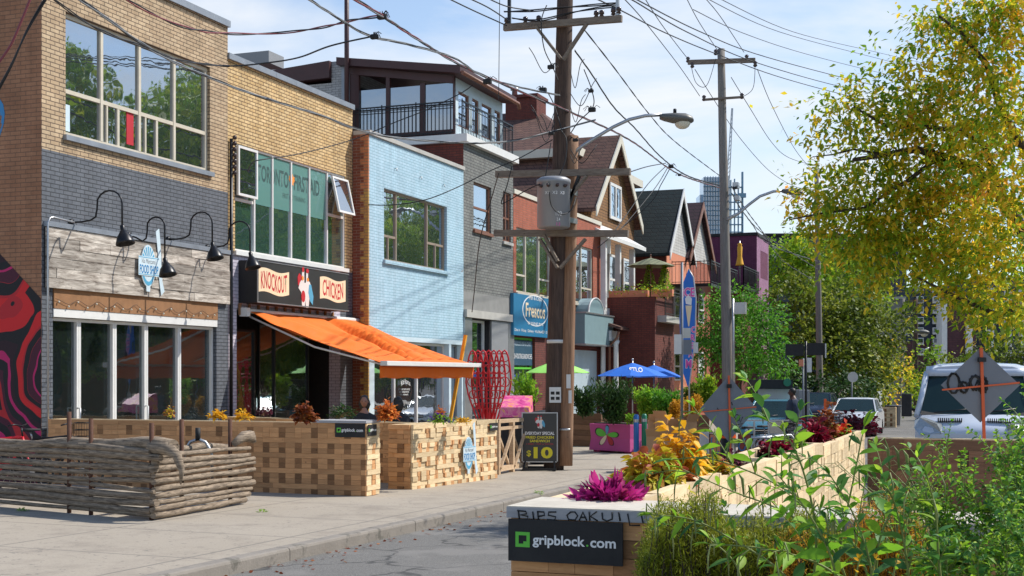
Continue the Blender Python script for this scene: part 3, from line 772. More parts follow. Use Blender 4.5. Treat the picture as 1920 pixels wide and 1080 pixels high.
# ================= building 2: yellow brick chicken shop
Y2a, Y2b = Y1b+.001, FY(663, XF); top2 = FZ(428, 110, XF)
B2 = thing('chicken_shop_building', 'two storey yellow brick building with large green tinted upstairs window over an orange awning', 'building', (XF, Y2a, gz))
w2 = [FY(443, XF), FY(650, XF), FZ(445, 470, XF), FZ(445, 268, XF)]
sf = [FY(446, XF), FY(652, XF)]; sfz = FZ(460, 580, XF)
lz1 = FZ(445, 476, XF)
P2 = Pl('X', XF-.03)
m = MB(); wallholes(m, P2, Y2a, Y2b, lz1, top2, [tuple(w2)]); m.build('upper_wall', M['brick_yellow'], B2)
m = MB(); wallholes(m, P2, Y2a+.001, FY(640, XF), gz-.5, lz1, [(sf[0], FY(640, XF)-.001, gz-.5, sfz)], .3); m.build('painted_wall', M['brick_lilac'], B2)
m = MB(); m.add([P2.p(FY(640, XF), gz-.5), P2.p(Y2b, gz-.5), P2.p(Y2b, lz1), P2.p(FY(640, XF), lz1)], [(0, 1, 2, 3)]); m.build('pier', M['brick_grey'], B2)
m = MB(); m.box(XF-9, XF-.04, Y2a+.01, Y2b, top2-.6, top2-.25); m.build('roof', M['render_grey'], B2)
for i in range(3):
    a = lerp(Y2a, Y2b, i/3); b = lerp(Y2a, Y2b, (i+1)/3)
    MB().box(XF-.45, XF+.04, a+.003, b-.003, top2, top2+.12).build('coping', M['coping'], B2)
f = window(B2, P2, *w2, [FY(p, XF) for p in (482, 516, 551, 585, 618)], [], .045, M['white'], .08, M['glass_green'], sill=M['white'],
           extra=[(w2[0], FY(480, XF), FZ(445, 372, XF)-.03, FZ(445, 372, XF)+.03), (FY(619, XF), w2[1], FZ(622, 402, XF)-.03, FZ(622, 402, XF)+.03)])
# open awning casement at the right, fixed sash at the left
def sash(a0, a1, b0, b1, tilt, name):
    s = MB(); P = Pl('X', 0)
    def tp(a, b, d): 
        dz = b1-b; return (XF+.0+d+dz*math.sin(tilt), a, b1-dz*math.cos(tilt))
    for q in ((a0, a0+.05, b0, b1), (a1-.05, a1, b0, b1), (a0+.05, a1-.05, b0, b0+.05), (a0+.05, a1-.05, b1-.05, b1)):
        s.hexa([tp(q[0], q[2], .0), tp(q[1], q[2], .0), tp(q[1], q[3], .0), tp(q[0], q[3], .0), tp(q[0], q[2], .05), tp(q[1], q[2], .05), tp(q[1], q[3], .05), tp(q[0], q[3], .05)])
    fr = s.build(name, M['white'], B2)
    g = MB(); g.hexa([tp(a0+.04, b0+.04, .01), tp(a1-.04, b0+.04, .01), tp(a1-.04, b1-.04, .01), tp(a0+.04, b1-.04, .01), tp(a0+.04, b0+.04, .03), tp(a1-.04, b0+.04, .03), tp(a1-.04, b1-.04, .03), tp(a0+.04, b1-.04, .03)])
    g.build('pane', M['glass'], fr)
sash(FY(620, XF), w2[1]-.01, FZ(622, 400, XF), FZ(622, 330, XF), .22, 'open_sash')
sash(w2[0]+.01, FY(480, XF), FZ(445, 366, XF), w2[3]-.05, 0.0, 'sash')
# shop upstairs lettering on a pale film behind the glass
bz0, bz1 = FZ(550, 397, XF), FZ(550, 300, XF)
P2g = Pl('X', XF-.09)
ylt = [FY(p, XF) for p in (486, 617)]
film = MB().pbox(P2g, ylt[0], ylt[1], bz0, bz1+.12, -.004, .0005).build('window_film', M['glass_teal'], B2)
tzc = FZ(518, 330, XF)
lettering('TORONTO', P2g, FY(519, XF), tzc, FY(548, XF)-FY(490, XF), .36, M['dk_green'], B2, .002, bold=.02)
lettering('FIRST AID', P2g, FY(582, XF), tzc, FY(606, XF)-FY(559, XF), .36, M['dk_green'], B2, .002, bold=.02)
lettering('FIRST AID TRAINING', P2g, FY(558, XF), tzc-.36, 1.0, .11, M['dk_green'], B2, .002)
ml = [(0, -.5), (.04, -.5), (.05, -.2), (.3, -.25), (.26, -.12), (.5, .1), (.42, .16), (.46, .34), (.3, .3), (.26, .4), (.12, .22), (.16, .5), (.08, .44), (0, .62)]
mlp = ml+[(-a, b) for a, b in ml[::-1][1:-1]]+[(-.04, -.5)]
yc = FY(553.5, XF)
MB().prism(P2g, [(yc+a*.26, tzc+b*.34) for a, b in mlp], .002, .005).build('leaf_emblem', M['ink_orange'], B2)
# ground floor: dark recessed front
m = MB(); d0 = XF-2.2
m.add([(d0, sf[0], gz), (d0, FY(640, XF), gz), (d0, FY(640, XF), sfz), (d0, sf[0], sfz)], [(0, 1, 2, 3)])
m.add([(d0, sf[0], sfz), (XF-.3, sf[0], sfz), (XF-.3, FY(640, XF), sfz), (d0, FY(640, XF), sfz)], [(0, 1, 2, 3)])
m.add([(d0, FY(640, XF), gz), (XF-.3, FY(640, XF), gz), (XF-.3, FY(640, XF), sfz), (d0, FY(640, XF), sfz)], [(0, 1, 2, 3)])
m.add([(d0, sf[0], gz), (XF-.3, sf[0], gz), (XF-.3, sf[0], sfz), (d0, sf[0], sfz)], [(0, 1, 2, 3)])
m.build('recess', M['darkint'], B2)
z2 = gnd(XF, 20)
window(B2, P2, sf[0]+.02, FY(500, XF), z2, sfz-.4, fw=.05, mats=M['black'], rec=.3, glass=M['glass_clear'], name='entrance_door')
window(B2, P2, FY(511, XF), FY(603, XF), z2, sfz-.25, [FY(540, XF)], fw=.04, mats=M['black'], rec=.35, glass=M['glass_clear'], name='shop_window')
MB().box(XF-1.8, XF-1.2, FY(535, XF), FY(640, XF), z2, z2+.75).build('red_bench', M['maroon_red'], B2, .03)
MB().tube([(XF+.03, Y2a+.08, gz), (XF+.03, Y2a+.08, FZ(437, 262, XF))], .035, 8).build('downpipe', M['black'], B2)
m = MB(); pp = onX(440, 258, XF)
for i in range(7): m.lathe((XF+.08, Y2a+.13, pp.z-.12*i-.02), [(.02, -.05), (.045, -.03), (.045, .02), (.02, .04)], 8)
m.build('insulator_bracket', M['porcelain'], B2)
# light box sign
kz0, kz1 = FZ(480, 568, XF), FZ(480, 487, XF); ky0, ky1 = FY(466, XF), FY(655, XF)
xd = .42
kY0 = FY(482, XF+xd); kY1 = FY(653, XF+xd); kz0, kz1 = FZ(482, 567, XF+xd), FZ(482, 487, XF+xd)
KS = thing('knockout_chicken_sign', 'black light box sign reading knockout chicken with two rooster figures', 'sign', (XF, kY0, kz0))
MB().box(XF-.02, XF+xd, kY0, kY1, kz0, kz1).build('box', M['blackmat'], KS)
Pk = Pl('X', XF+xd)
MB().pbox(Pk, kY0+.04, kY1-.04, kz0+.03, kz1-.03, 0, .01).build('face', M['sign_black'], KS)
m = MB(); m.pbox(Pk, kY0, kY1, kz0, kz0+.025, 0, .02); m.pbox(Pk, kY0, kY0+.02, kz0+.026, kz1, 0, .02); m.pbox(Pk, kY0+.021, kY1, kz1-.02, kz1, 0, .02); m.build('trim', M['steel'], KS)
kh = kz1-kz0
def flag(a0, a1, amp, nm):
    n = 16; up = []; dn = []
    for i in range(n+1):
        t = i/n; w = amp*math.sin(t*2*PI+.4)
        up.append((lerp(a0, a1, t), kz0+kh*.80+w)); dn.append((lerp(a0, a1, t), kz0+kh*.24+w))
    MB().prism(Pk, dn+up[::-1], .01, .014).build(nm, M['ink_cream'], KS)
fa0, fa1 = FY(484, XF+xd), FY(541, XF+xd); flag(fa0, fa1, .035, 'banner')
fb0, fb1 = FY(599, XF+xd), FY(647, XF+xd); flag(fb0, fb1, .035, 'banner')
wv = lambda a: .035*math.sin((a+.5)*2*PI+.4)
lettering('KNOCKOUT', Pk, (fa0+fa1)/2, kz0+kh*.52, (fa1-fa0)*.86, kh*.42, M['ink_red'], KS, .015, bold=.015, curve=wv)
lettering('CHICKEN', Pk, (fb0+fb1)/2, kz0+kh*.52, (fb1-fb0)*.80, kh*.42, M['ink_red'], KS, .015, bold=.015, curve=wv)
def roosters(P, ac, bc, s, parent):
    """two plain upright roosters side by side"""
    def pg(pts, d, mt, nm):
        q = [(ac+s*a, bc+s*b) for a, b in pts]
        ar = sum(q[i][0]*q[(i+1) % len(q)][1]-q[(i+1) % len(q)][0]*q[i][1] for i in range(len(q)))
        MB().prism(P, q if ar > 0 else q[::-1], d, d+.003).build(nm, mt, parent)
    def el(cx, cy, rx, ry, n=18): return [(cx+rx*math.cos(2*PI*i/n), cy+ry*math.sin(2*PI*i/n)) for i in range(n)]
    body = [(-.34, -.02), (-.2, -.12), (-.16, -.45), (-.02, -.5), (0, -.3), (.04, -.5), (.17, -.5), (.24, -.15), (.3, .05), (.24, .16), (.14, .2), (.15, .38), (.05, .4), (.04, .14), (-.04, .12), (-.05, .42), (-.16, .42), (-.17, .2), (-.27, .12)]
    pg([(-.36, .05), (-.22, .05), (-.18, .3), (-.3, .36), (-.38, .25)], 0.001, M['ink_red'], 'rooster_tail')
    pg([(.2, .1), (.3, .1), (.42, -.2), (.38, -.42), (.24, -.32), (.16, -.1)], .005, M['ink_sky'], 'rooster_wing')
    pg(body, .002, M['paper'], 'rooster_body')
    pg(el(-.11, .46, .06, .07), .006, M['ink_red'], 'rooster_comb'); pg(el(.11, .44, .07, .06), .006, M['ink_red'], 'rooster_comb')
    pg(el(-.13, .24, .05, .06), .006, M['ink_orange'], 'rooster_beak'); pg(el(.13, .22, .05, .05), .006, M['ink_orange'], 'rooster_beak')
    pg(el(-.1, -.22, .1, .15), .006, M['ink_red'], 'rooster_glove')
roosters(Pl('X', XF+xd+.012), FY(571, XF+xd), kz0+kh*.48, kh*.98, KS)
m = MB()
for i in range(12):
    y = lerp(kY0, kY1, i/11); m.box(XF-.01, XF+.03, y-.03, y+.03, kz0-.25, kz0-.01)
m.box(XF-.02, XF+.02, kY0, kY1, kz0-.15, kz0-.10); m.build('bracket', M['board_brown'], KS)
# orange awning
AX0, AX1 = XF+.12, onY(715, 680, FY(457, XF)).x
ya0, ya1 = FY(457, XF), FY(893, AX1)
az0, az1 = FZ(457, 583, XF)+.0, FZ(715, 680, AX1)
AW = thing('orange_awning', 'sagging orange canvas awning over the chicken shop patio', 'awning', (XF, ya0, az0))
m = MB(); m.smooth = True; nx, ny = 24, 60; random.seed(5)
vs = []
for i in range(nx+1):
    t = i/nx
    for j in range(ny+1):
        s_ = j/ny; y = lerp(ya0, ya1, s_)
        z = lerp(az0, az1, t)
        z -= .10*math.sin(PI*t)*(.6+.4*math.sin(s_*7))           # belly of the cloth
        for (c, w_, a_, sl2) in ((.22, .04, .09, .35), (.33, .03, -.08, .3), (.50, .022, -.13, -.28), (.545, .02, .10, -.3), (.60, .022, -.10, -.3), (.68, .035, .06, -.35), (.82, .03, -.06, -.25), (.10, .03, -.05, .3), (.42, .02, .05, .1), (.92, .02, -.04, -.1)):
            dd_ = (s_-c-sl2*(t-.5))/w_; z += 1.5*a_*math.exp(-dd_*dd_)*math.sin(PI*min(1, t*1.05))**.7
        z += .012*math.sin(s_*40+t*9)*math.sin(PI*t)
        vs.append((lerp(AX0, AX1, t), y, z))
m.add(vs, [(i*(ny+1)+j, (i+1)*(ny+1)+j, (i+1)*(ny+1)+j+1, i*(ny+1)+j+1) for i in range(nx) for j in range(ny)])
o = m.build('canvas', M['orange_cloth'], AW); sm = o.modifiers.new('thick', 'SOLIDIFY'); sm.thickness = .006
m = MB(); m.smooth = True; vs = []
for i in range(5):
    for j in range(81):
        s_ = j/80; z = az1-.05-.26*i/4; vs.append((AX1-.05+.015*math.sin(s_*55)*i/4+.01*math.sin(s_*23+1), lerp(ya0+.02, ya1-.02, s_), z+(.012*math.sin(s_*31) if i == 4 else 0)))
m.add(vs, [(i*81+j, (i+1)*81+j, (i+1)*81+j+1, i*81+j+1) for i in range(4) for j in range(80)])
o = m.build('valance', M['orange_cloth'], AW); sm = o.modifiers.new('thick', 'SOLIDIFY'); sm.thickness = .004
m = MB(); m.box(AX1-.03, AX1+.13, ya0, ya1, az1-.06, az1+.035); m.build('front_rail', M['white'], AW, .01)
for y in (ya0+.05, (ya0+ya1)/2, ya1-.05):
    mid = (lerp(AX0, AX1, .5), y, lerp(az0, az1, .5)-.22)
    MB().tube([(AX0, y, az0-.12), mid, (AX1-.02, y, az1-.03)], .022, 6).build('folding_arm', M['white'], AW)
MB().tube([(AX0, ya0-.02, az0), (AX0, ya1, az0)], .05, 10).build('roller', M['white'], AW)
MB().box(XF, AX0+.06, ya0-.16, ya0-.04, az0-.12, az0+.06).build('end_bracket', M['white'], AW)
# ================= building 3: pale blue brick
X3 = -14.4; P3 = Pl('X', X3)
Y3a, Y3b = Y2b+.001, FY(869, X3); top3 = FZ(690, 251, X3); g3 = gnd(X3, 24)
B3 = thing('blue_brick_building', 'two storey pale blue painted brick building with a toothed orange and yellow brick corner', 'building', (X3, Y3a, g3))
w3 = (FY(720, X3), FY(838, X3), FZ(720, 487, X3), FZ(720, 352, X3)); bz3 = FZ(690, 627, X3)
m = MB(); wallholes(m, P3, Y3a, Y3b, bz3, top3, [w3]); m.build('wall', M['brick_blue'], B3)
# toothed side reveal
PQ = Pl('Y', Y3a-.002); q0 = XF-.02; zq = top3; r_ = 0; md = MB(); my = MB(); mo = MB()
while zq > g3:
    h = .148; z0 = zq-h+.002; c = (mo if zq > FZ(690, 345, X3) else my)
    ln = .12 if r_ % 2 else .22
    md.pbox(PQ, q0, X3-ln, z0, zq, -.05, .004); c.pbox(PQ, X3-ln, X3+.001, z0, zq, -.05, .008); zq -= h; r_ += 1
md.build('corner_bricks', M['brick_quoinr'], B3); my.build('corner_bricks', M['brick_quoiny'], B3, 0)['label'] = 'yellow toothed corner bricks'
mo.build('corner_bricks', M['brick_quoino'], B3)['label'] = 'orange toothed corner bricks'
MB().box(X3-.4, X3+.05, Y3a-.02, Y3b+.01, top3, top3+.10).build('coping', M['stone'], B3)
MB().box(X3-9, X3-.05, Y3a, Y3b, top3-.5, top3-.2).build('roof', M['render_grey'], B3)
window(B3, P3, *w3, [FY(748, X3), FY(806, X3)], [], .05, M['tanframe'], .13, M['glass'], sill=M['brick_blue'],
       extra=[(w3[0], FY(748, X3), FZ(720, 440, X3)-.03, FZ(720, 440, X3)+.03), (FY(734, X3)-.02, FY(734, X3)+.02, w3[2], FZ(720, 440, X3)),
              (FY(806, X3), w3[1], FZ(807, 455, X3)-.03, FZ(807, 455, X3)+.03), (FY(822, X3)-.02, FY(822, X3)+.02, w3[2], FZ(807, 455, X3))])
for px in (740, 787, 830):
    z = FZ(740, 316, X3); MB().tube([(X3, FY(px, X3), z), (X3+.06, FY(px, X3), z), (X3+.06, FY(px, X3), z-.06)], .012, 5).build('wall_hook', M['steel'], B3)
# ground floor shop front
m = MB(); wallholes(m, P3, Y3a, Y3b, g3-.5, bz3-.001, [(FY(702, X3), FY(842, X3), g3-.5, bz3-.12), (FY(846, X3), FY(866, X3), g3-.5, bz3-.12)], .25)
m.build('shopfront_wall', M['ink_pale'], B3)
f = window(B3, P3, FY(702, X3), FY(842, X3), g3+.35, bz3-.13, [FY(750, X3), FY(792, X3)], fw=.06, mats=M['white'], rec=.2, glass=M['glass'], name='shop_window')
window(B3, P3, FY(846, X3), FY(866, X3), g3-.1, bz3-.13, fw=.05, mats=M['grey'], rec=.2, glass=M['glass'], name='shop_door')
MB().box(X3-.2, X3-.02, FY(702, X3), FY(842, X3), g3-.4, g3+.34).build('stall_riser', M['maroon_red'], B3)
Pw = Pl('X', X3-.15)
kc = FY(770, X3)
lettering('Kid Icarus', Pw, kc, FZ(770, 717, X3), .55, .13, M['ink_white'], B3, .01, bold=.01, curve=lambda a: .06*math.cos(a*PI)-.03)
for i, tx in enumerate(('GIFT SHOP & SUPPLIES', 'SCREEN PRINTING', 'WORKSHOPS')): lettering(tx, Pw, kc, FZ(770, 730+i*5, X3), .5-.1*i, .045, M['ink_white'], B3, .01)
# ================= building 4: grey brick with roof sun room
Y4a, Y4b = Y3b+.001, FY(962, X3); top4 = FZ(873, 268, X3); g4 = gnd(X3, 30)
B4 = thing('grey_brick_building', 'three storey grey brick building with dark maroon glazed sun room and railed roof terrace', 'building', (X3, Y4a, g4))
h4 = [(FY(888, X3), FY(921, X3), FZ(888, 430, X3), FZ(888, 340, X3)), (FY(943, X3), FY(958, X3), FZ(943, 452, X3), FZ(943, 358, X3))]
rz = FZ(871, 546, X3); cz = FZ(871, 580, X3)
m = MB(); wallholes(m, P3, Y4a, Y4b, rz, top4, h4); m.build('wall', M['brick_green'], B4)
m = MB(); wallholes(m, P3, Y4a, Y4b, cz, rz, []); m.build('rendered_band', M['render_grey'], B4)
MB().pbox(P3, Y4a+.02, Y4b+.02, cz-.22, cz, -.02, .10).build('cornice', M['stone'], B4)
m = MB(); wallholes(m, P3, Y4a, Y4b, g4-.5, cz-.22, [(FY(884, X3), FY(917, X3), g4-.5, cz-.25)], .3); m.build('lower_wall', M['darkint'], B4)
for a_, b_ in ((Y4a, FY(883, X3)), (FY(951, X3), Y4b)): MB().pbox(P3, a_, b_, g4-.4, cz-.23, -.1, .04).build('pilaster', M['steel'], B4)
MB().pbox(P3, FY(919, X3), FY(950, X3), g4-.4, cz-.24, .002, .05).build('shutter_panel', M['grey'], B4)
window(B4, P3, FY(884, X3), FY(917, X3), g4, cz-.26, [FY(892, X3)], [], .07, M['white'], .2, M['glass'], name='entrance_door')
for q, h in enumerate(h4): window(B4, P3, *h, [(h[0]+h[1])/2] if q else [], [lerp(h[2], h[3], .48)], .06, M['brownframe'], .1, M['glass'], sill=M['brownframe'] if q == 0 else M['stone'])
# side wall towards the camera
PY4 = Pl('Y', Y4a); m = MB(); m.add([PY4.p(X3-7, g4), PY4.p(X3, g4), PY4.p(X3, top4), PY4.p(X3-7, top4)], [(0, 1, 2, 3)]); m.build('side_wall', M['brick_dark'], B4)
m = MB(); m.box(X3-7, X3+.16, Y4a-.14, Y4b+.1, top4, top4+.22); m.build('terrace_edge', M['white'], B4)
dk = top4+.22
# maroon sun room facing the camera
rx0 = onY(652, 300, Y4a).x; rx1 = X3-.35; rt = onY(860, 133, Y4a).z; rtl = onY(650, 112, Y4a).z
m = MB(); Ps = Pl('Y', Y4a+.05)
gx = [onY(p, 300, Y4a).x for p in (671, 722, 729, 786, 795, 850)]
m.pbox(Ps, rx0, gx[0], dk, rtl-.3, -.12, 0); m.pbox(Ps, gx[1], gx[2], dk, rtl-.42, -.12, .001); m.pbox(Ps, gx[3], gx[4], dk, rt-.25, -.12, .002); m.pbox(Ps, gx[5], rx1, dk, rt-.1, -.12, .003)
m.pbox(Ps, rx0, rx1, dk, dk+.18, -.10, .02)
m.build('frame', M['maroon'], B4)
MB().hexa([(rx0, Y4a+.03, rtl-.42), (rx1, Y4a+.03, rt-.32), (rx1, Y4a+.2, rt-.32), (rx0, Y4a+.2, rtl-.42), (rx0, Y4a+.03, rtl-.18), (rx1, Y4a+.03, rt-.12), (rx1, Y4a+.2, rt-.12), (rx0, Y4a+.2, rtl-.18)]).build('head_beam', M['maroon'], B4)
for i in range(3):
    m = MB(); m.pbox(Ps, gx[2*i]+.002, gx[2*i+1]-.002, dk+.18, rt-.3, -.06, -.04); f = m.build('window_pane', M['glass'], B4)
# roof slab, slightly pitched
m = MB(); m.hexa([(rx0-.25, Y4a-.25, rtl-.18), (rx1+.35, Y4a-.25, rt-.12), (rx1+.35, Y4b+.3, rt-.12), (rx0-.25, Y4b+.3, rtl-.18), (rx0-.25, Y4a-.25, rtl+.04), (rx1+.35, Y4a-.25, rt+.1), (rx1+.35, Y4b+.3, rt+.1), (rx0-.25, Y4b+.3, rtl+.04)])
m.build('roof', M['maroon'], B4)
MB().tube([(rx1+.4, Y4a-.2, rt-.1), (rx1+.4, Y4b+.35, rt-.1), (rx1+.4, Y4b+.45, rt-.25)], .06, 8).build('gutter', M['brownframe'], B4)
# street side of the sun room
Pr = Pl('X', rx1)
m = MB(); hs = []
yy = [lerp(Y4a+.15, Y4b-.1, t) for t in (0, .08, .30, .36, .50, .56, .78, .84, .98)]
hs = [(yy[1], yy[2], dk+.35, rt-.45), (yy[3], yy[4], dk+.35, rt-.45), (yy[5], yy[6], dk+.35, rt-.45), (yy[7], yy[8], dk+.35, rt-.45)]
wallholes(m, Pr, Y4a+.05, Y4b-.02, dk, rt-.12, hs, .1); m.build('room_front', M['ink_pale'], B4)
for h in hs: window(B4, Pr, *h, fw=.05, mats=M['brownframe'], rec=.08, glass=M['glass'])
# terrace railings: along the side and along the street
def railing(parent, pts, h, n, mat, r=.012):
    m = MB()
    for a, b in zip(pts[:-1], pts[1:]):
        a = Vector(a); b = Vector(b); up = Vector((0, 0, h)); L = (b-a).length; k = max(2, int(L/n))
        m.bar(a+up, b+up, .045, .035); m.bar(a+up*.88, b+up*.88, .02, .02); m.bar(a+Vector((0, 0, .08)), b+Vector((0, 0, .08)), .03, .025)
        for i in range(k+1):
            p = a.lerp(b, i/k); m.bar(p, p+up*(1.06 if i % 9 == 0 else 1), r*(2.4 if i % 9 == 0 else 1.2))
    return m.build('railing', mat, parent)
railing(B4, [(rx0+.05, Y4a-.06, dk), (rx1+.1, Y4a-.06, dk)], .95, .12, M['black'])
railing(B4, [(X3-.02, Y4a-.05, dk-.1), (X3-.02, Y4b+.02, dk-.1)], 1.05, .12, M['black'])
railing(B4, [(X3-.02, Y4b+.02, dk-.1), (X3-1., Y4b+.02, dk-.1)], 1.05, .12, M['black'])
# whitewashed rear wall and back roofs
bw0 = onY(470, 200, Y4a).x
MB().box(bw0, rx0-.02, Y4a+.1, Y4b, top3-.3, rtl-.62).build('rear_wall', M['brick_white'], B4)
MB().box(onY(620, 200, Y4a).x, rx0-.02, Y4a+.06, Y4b, top3-.3, rtl+.0).build('party_wall', M['brick_white'], B4)
MB().box(onY(640, 200, Y4a).x, rx0+.04, Y4a+.0, Y4a+.3, top3-.3, rtl+.02).build('corner_flashing', M['coping'], B4)
MB().hexa([(bw0-2, Y4a-.1, rtl-.62), (onY(620, 200, Y4a).x, Y4a-.1, rtl-.5), (onY(620, 200, Y4a).x, Y4b, rtl-.5), (bw0-2, Y4b, rtl-.62), (bw0-2, Y4a-.1, rtl-.32), (onY(620, 200, Y4a).x, Y4a-.1, rtl+.0), (onY(620, 200, Y4a).x, Y4b, rtl+.0), (bw0-2, Y4b, rtl-.32)]).build('rear_roof', M['maroon'], B4)
p = onY(480, 105, Y4a+1); MB().box(p.x-.7, p.x+.7, Y4a+.6, Y4a+1.5, p.z-.35, p.z+.02).build('rooftop_unit', M['grey'], B4)
q = onY(659, 120, Y4a); MB().tube([(q.x, Y4a-.3, dk-.1), (q.x, Y4a-.3, rtl+3.2)], .07, 10).build('vent_mast', M['maroon'], B4)
MB().box(onY(624, 238, Y4a).x, onY(648, 238, Y4a).x, Y4a-.02, Y4a+.05, onY(630, 252, Y4a).z, onY(630, 230, Y4a).z).build('steel_plate', M['maroon_red'], B4)
for px, mt in ((857, 'ink_red'), (874, 'steel')):
    c = onY(px, 118, Y4b-.6); MB().lathe((c.x, Y4b-.6, rt-.1), [(.12, 0), (.12, .45), (.18, .47), (.18, .6), (.05, .68)], 10).build('roof_vent', M[mt], B4)
c = onY(892, 130, Y4b); MB().box(c.x-.35, c.x+.45, Y4b-.2, Y4b+.5, rt-.4, rt+.55).build('chimney', M['brick_dark'], B4)
# table and parasol glimpsed behind the glass is left to reflections
# ================= building 5: red brick fish shop
Y5a, Y5b = Y4b+.03, FY(1126, X3); g5 = gnd(X3, 38); top5 = FZ(962, 362, X3)
B5 = thing('fish_shop_building', 'two storey red brick building with blue fish and chips fascia and paired upstairs windows', 'building', (X3, Y5a, g5))
h5 = [(FY(968, X3), FY(1034, X3), FZ(968, 548, X3), FZ(968, 425, X3)), (FY(1071, X3), FY(1112, X3), FZ(1071, 566, X3), FZ(1071, 455, X3))]
sz5 = FZ(962, 547, X3)
m = MB(); wallholes(m, P3, Y5a, Y5b, sz5-.0, top5, h5); m.build('wall', M['brick_red'], B5)
MB().box(X3-.3, X3+.04, Y5a, Y5b+.02, top5, top5+.14).build('coping', M['soffit'], B5)
MB().box(X3-8, X3-.02, Y5b-.25, Y5b, g5, top5-.01).build('party_wall', M['brick_red'], B5)
window(B5, P3, *h5[0], [FY(988, X3), FY(1013, X3)], [], .07, M['cream'], .1, M['glass'], sill=M['cream'], extra=[(h5[0][0], FY(988, X3), lerp(h5[0][2], h5[0][3], .28)-.03, lerp(h5[0][2], h5[0][3], .28)+.03), (FY(1013, X3), h5[0][1], lerp(h5[0][2], h5[0][3], .28)-.03, lerp(h5[0][2], h5[0][3], .28)+.03)])
window(B5, P3, *h5[1], [FY(1092, X3)], [], .07, M['cream'], .1, M['glass'], sill=M['cream'], extra=[(FY(1092, X3), h5[1][1], lerp(h5[1][2], h5[1][3], .28)-.03, lerp(h5[1][2], h5[1][3], .28)+.03)])
lz5 = FZ(964, 630, X3)
ys_ = [FY(p, X3) for p in (964, 1003, 1027, 1069, 1070, 1125)]
m = MB(); wallholes(m, P3, Y5a, Y5b, g5-.5, sz5, [(ys_[0], ys_[1], g5-.5, lz5-.02), (ys_[4]+.1, FY(1122, X3), g5-.5, FZ(1070, 652, X3))], .3); m.build('lower_wall', M['brick_dark'], B5)
window(B5, P3, ys_[0], ys_[1], g5+.5, lz5-.03, [], [FZ(962, 690, X3)], .06, M['ink_green'], .15, M['glass'], name='shop_window')
# roller shutter of pale slats
m = MB(); n = 24; a0, a1 = ys_[4]+.1, FY(1122, X3); zt = FZ(1070, 655, X3)
for i in range(n):
    y = lerp(a0, a1, (i+.5)/n); m.pbox(P3, y-(a1-a0)/n*.33, y+(a1-a0)/n*.33, g5-.1, zt, -.1, -.06)
m.build('shutter_bars', M['ink_pale'], B5)
MB().pbox(P3, a0, a1, g5-.1, zt, -.2, -.14).build('shop_window', M['glass_green'], B5)
# arched grey bulkhead
pp = [(ys_[3]+.15, 0), (ys_[5]+.1, 0), (ys_[5]+.1, .95), (ys_[5]-.75, 1.0)]
am, aw = lerp(ys_[3], ys_[5], .42), .95
arc = [(am+aw*math.cos(PI*i/12), .98+.5*math.sin(PI*i/12)) for i in range(13)]
prof = [(ys_[3]+.15, 0), (ys_[5]+.1, 0), (ys_[5]+.1, .98)]+arc+[(ys_[3]+.15, .98)]
bz5 = FZ(1070, 645, X3)
MB().prism(P3, [(a, bz5+b*1.15) for a, b in prof], .02, .5).build('arched_bulkhead', M['chain'], B5)
m = MB()
for z in (bz5-.03, bz5+1.1): m.pbox(P3, ys_[3]+.12, ys_[5]+.13, z, z+.05, .02, .54)
m.build('bulkhead_trim', M['steel'], B5)
MB().tube([P3.p(a, bz5+b*1.15, .5) for a, b in [(ys_[5]+.1, .98)]+arc+[(ys_[3]+.15, .98)]], .03, 6).build('bulkhead_rim', M['white'], B5)
# fish shop fascia sign
Xs = X3+.12; Pf = Pl('X', Xs); fy0, fy1 = FY(963, Xs), FY(1029, Xs); fz0, fz1 = FZ(963, 628, Xs), FZ(963, 549, Xs)
FS = thing('fish_shop_fascia', 'blue fascia sign with white oval reading frescos over fish and chips', 'sign', (Xs, fy0, fz0))
MB().pbox(Pf, fy0, fy1, fz0, fz1, -.11, 0).build('panel', M['blue_sign'], FS)
oc = (FY(1004, Xs), FZ(1004, 583, Xs)); rw = (FY(1029, Xs)-FY(981, Xs))/2; rh_ = (FZ(1004, 554, Xs)-FZ(1004, 612, Xs))/2
m = MB()
for i in range(32):
    a0, a1 = 2*PI*i/32, 2*PI*(i+1)/32; q = lambda k, a: (oc[0]+rw*k*math.cos(a), oc[1]+rh_*k*math.sin(a))
    m.prism(Pf, [q(.95, a0), q(1, a0), q(1, a1), q(.95, a1)], .0, .006)
m.build('oval_ring', M['ink_white'], FS)
lettering('Fish & Chips', Pf, oc[0], oc[1]+.27*rh_/.35, rw*.95, .17, M['ink_white'], FS)
lettering('Frescos', Pf, oc[0], oc[1]+.0, rw*1.5, .46, M['ink_cream'], FS, bold=.02)
lettering('CUISINE INC', Pf, oc[0], oc[1]-.42, rw*1.2, .09, M['ink_white'], FS)
lettering('Dine in · Pickup · Delivery · 416-546-4557 · 213', Pf, (fy0+fy1)/2, fz0+.16, (fy1-fy0)*.95, .12, M['ink_white'], FS)
Pg = Pl('X', X3-.09)
wz = FZ(962, 688, X3)
FW = thing('fish_shop_window_sign', 'slate blue window sign listing fish poutine and sandwiches behind the green frame', 'sign', (X3, ys_[0], wz))
MB().pbox(Pg, ys_[0]+.07, ys_[1]-.07, wz+.06, lz5-.12, -.0, .02).build('panel', M['navy_sign'], FW)
lettering("FRESCO'S FISH & CHIPS", Pg, (ys_[0]+ys_[1])/2, wz+.75, (ys_[1]-ys_[0])*.8, .13, M['ink_pale'], FW, .022)
lettering('FISH-POUTINE-SANDWICHES', Pg, (ys_[0]+ys_[1])/2, wz+.35, (ys_[1]-ys_[0])*.9, .16, M['ink_white'], FW, .022)
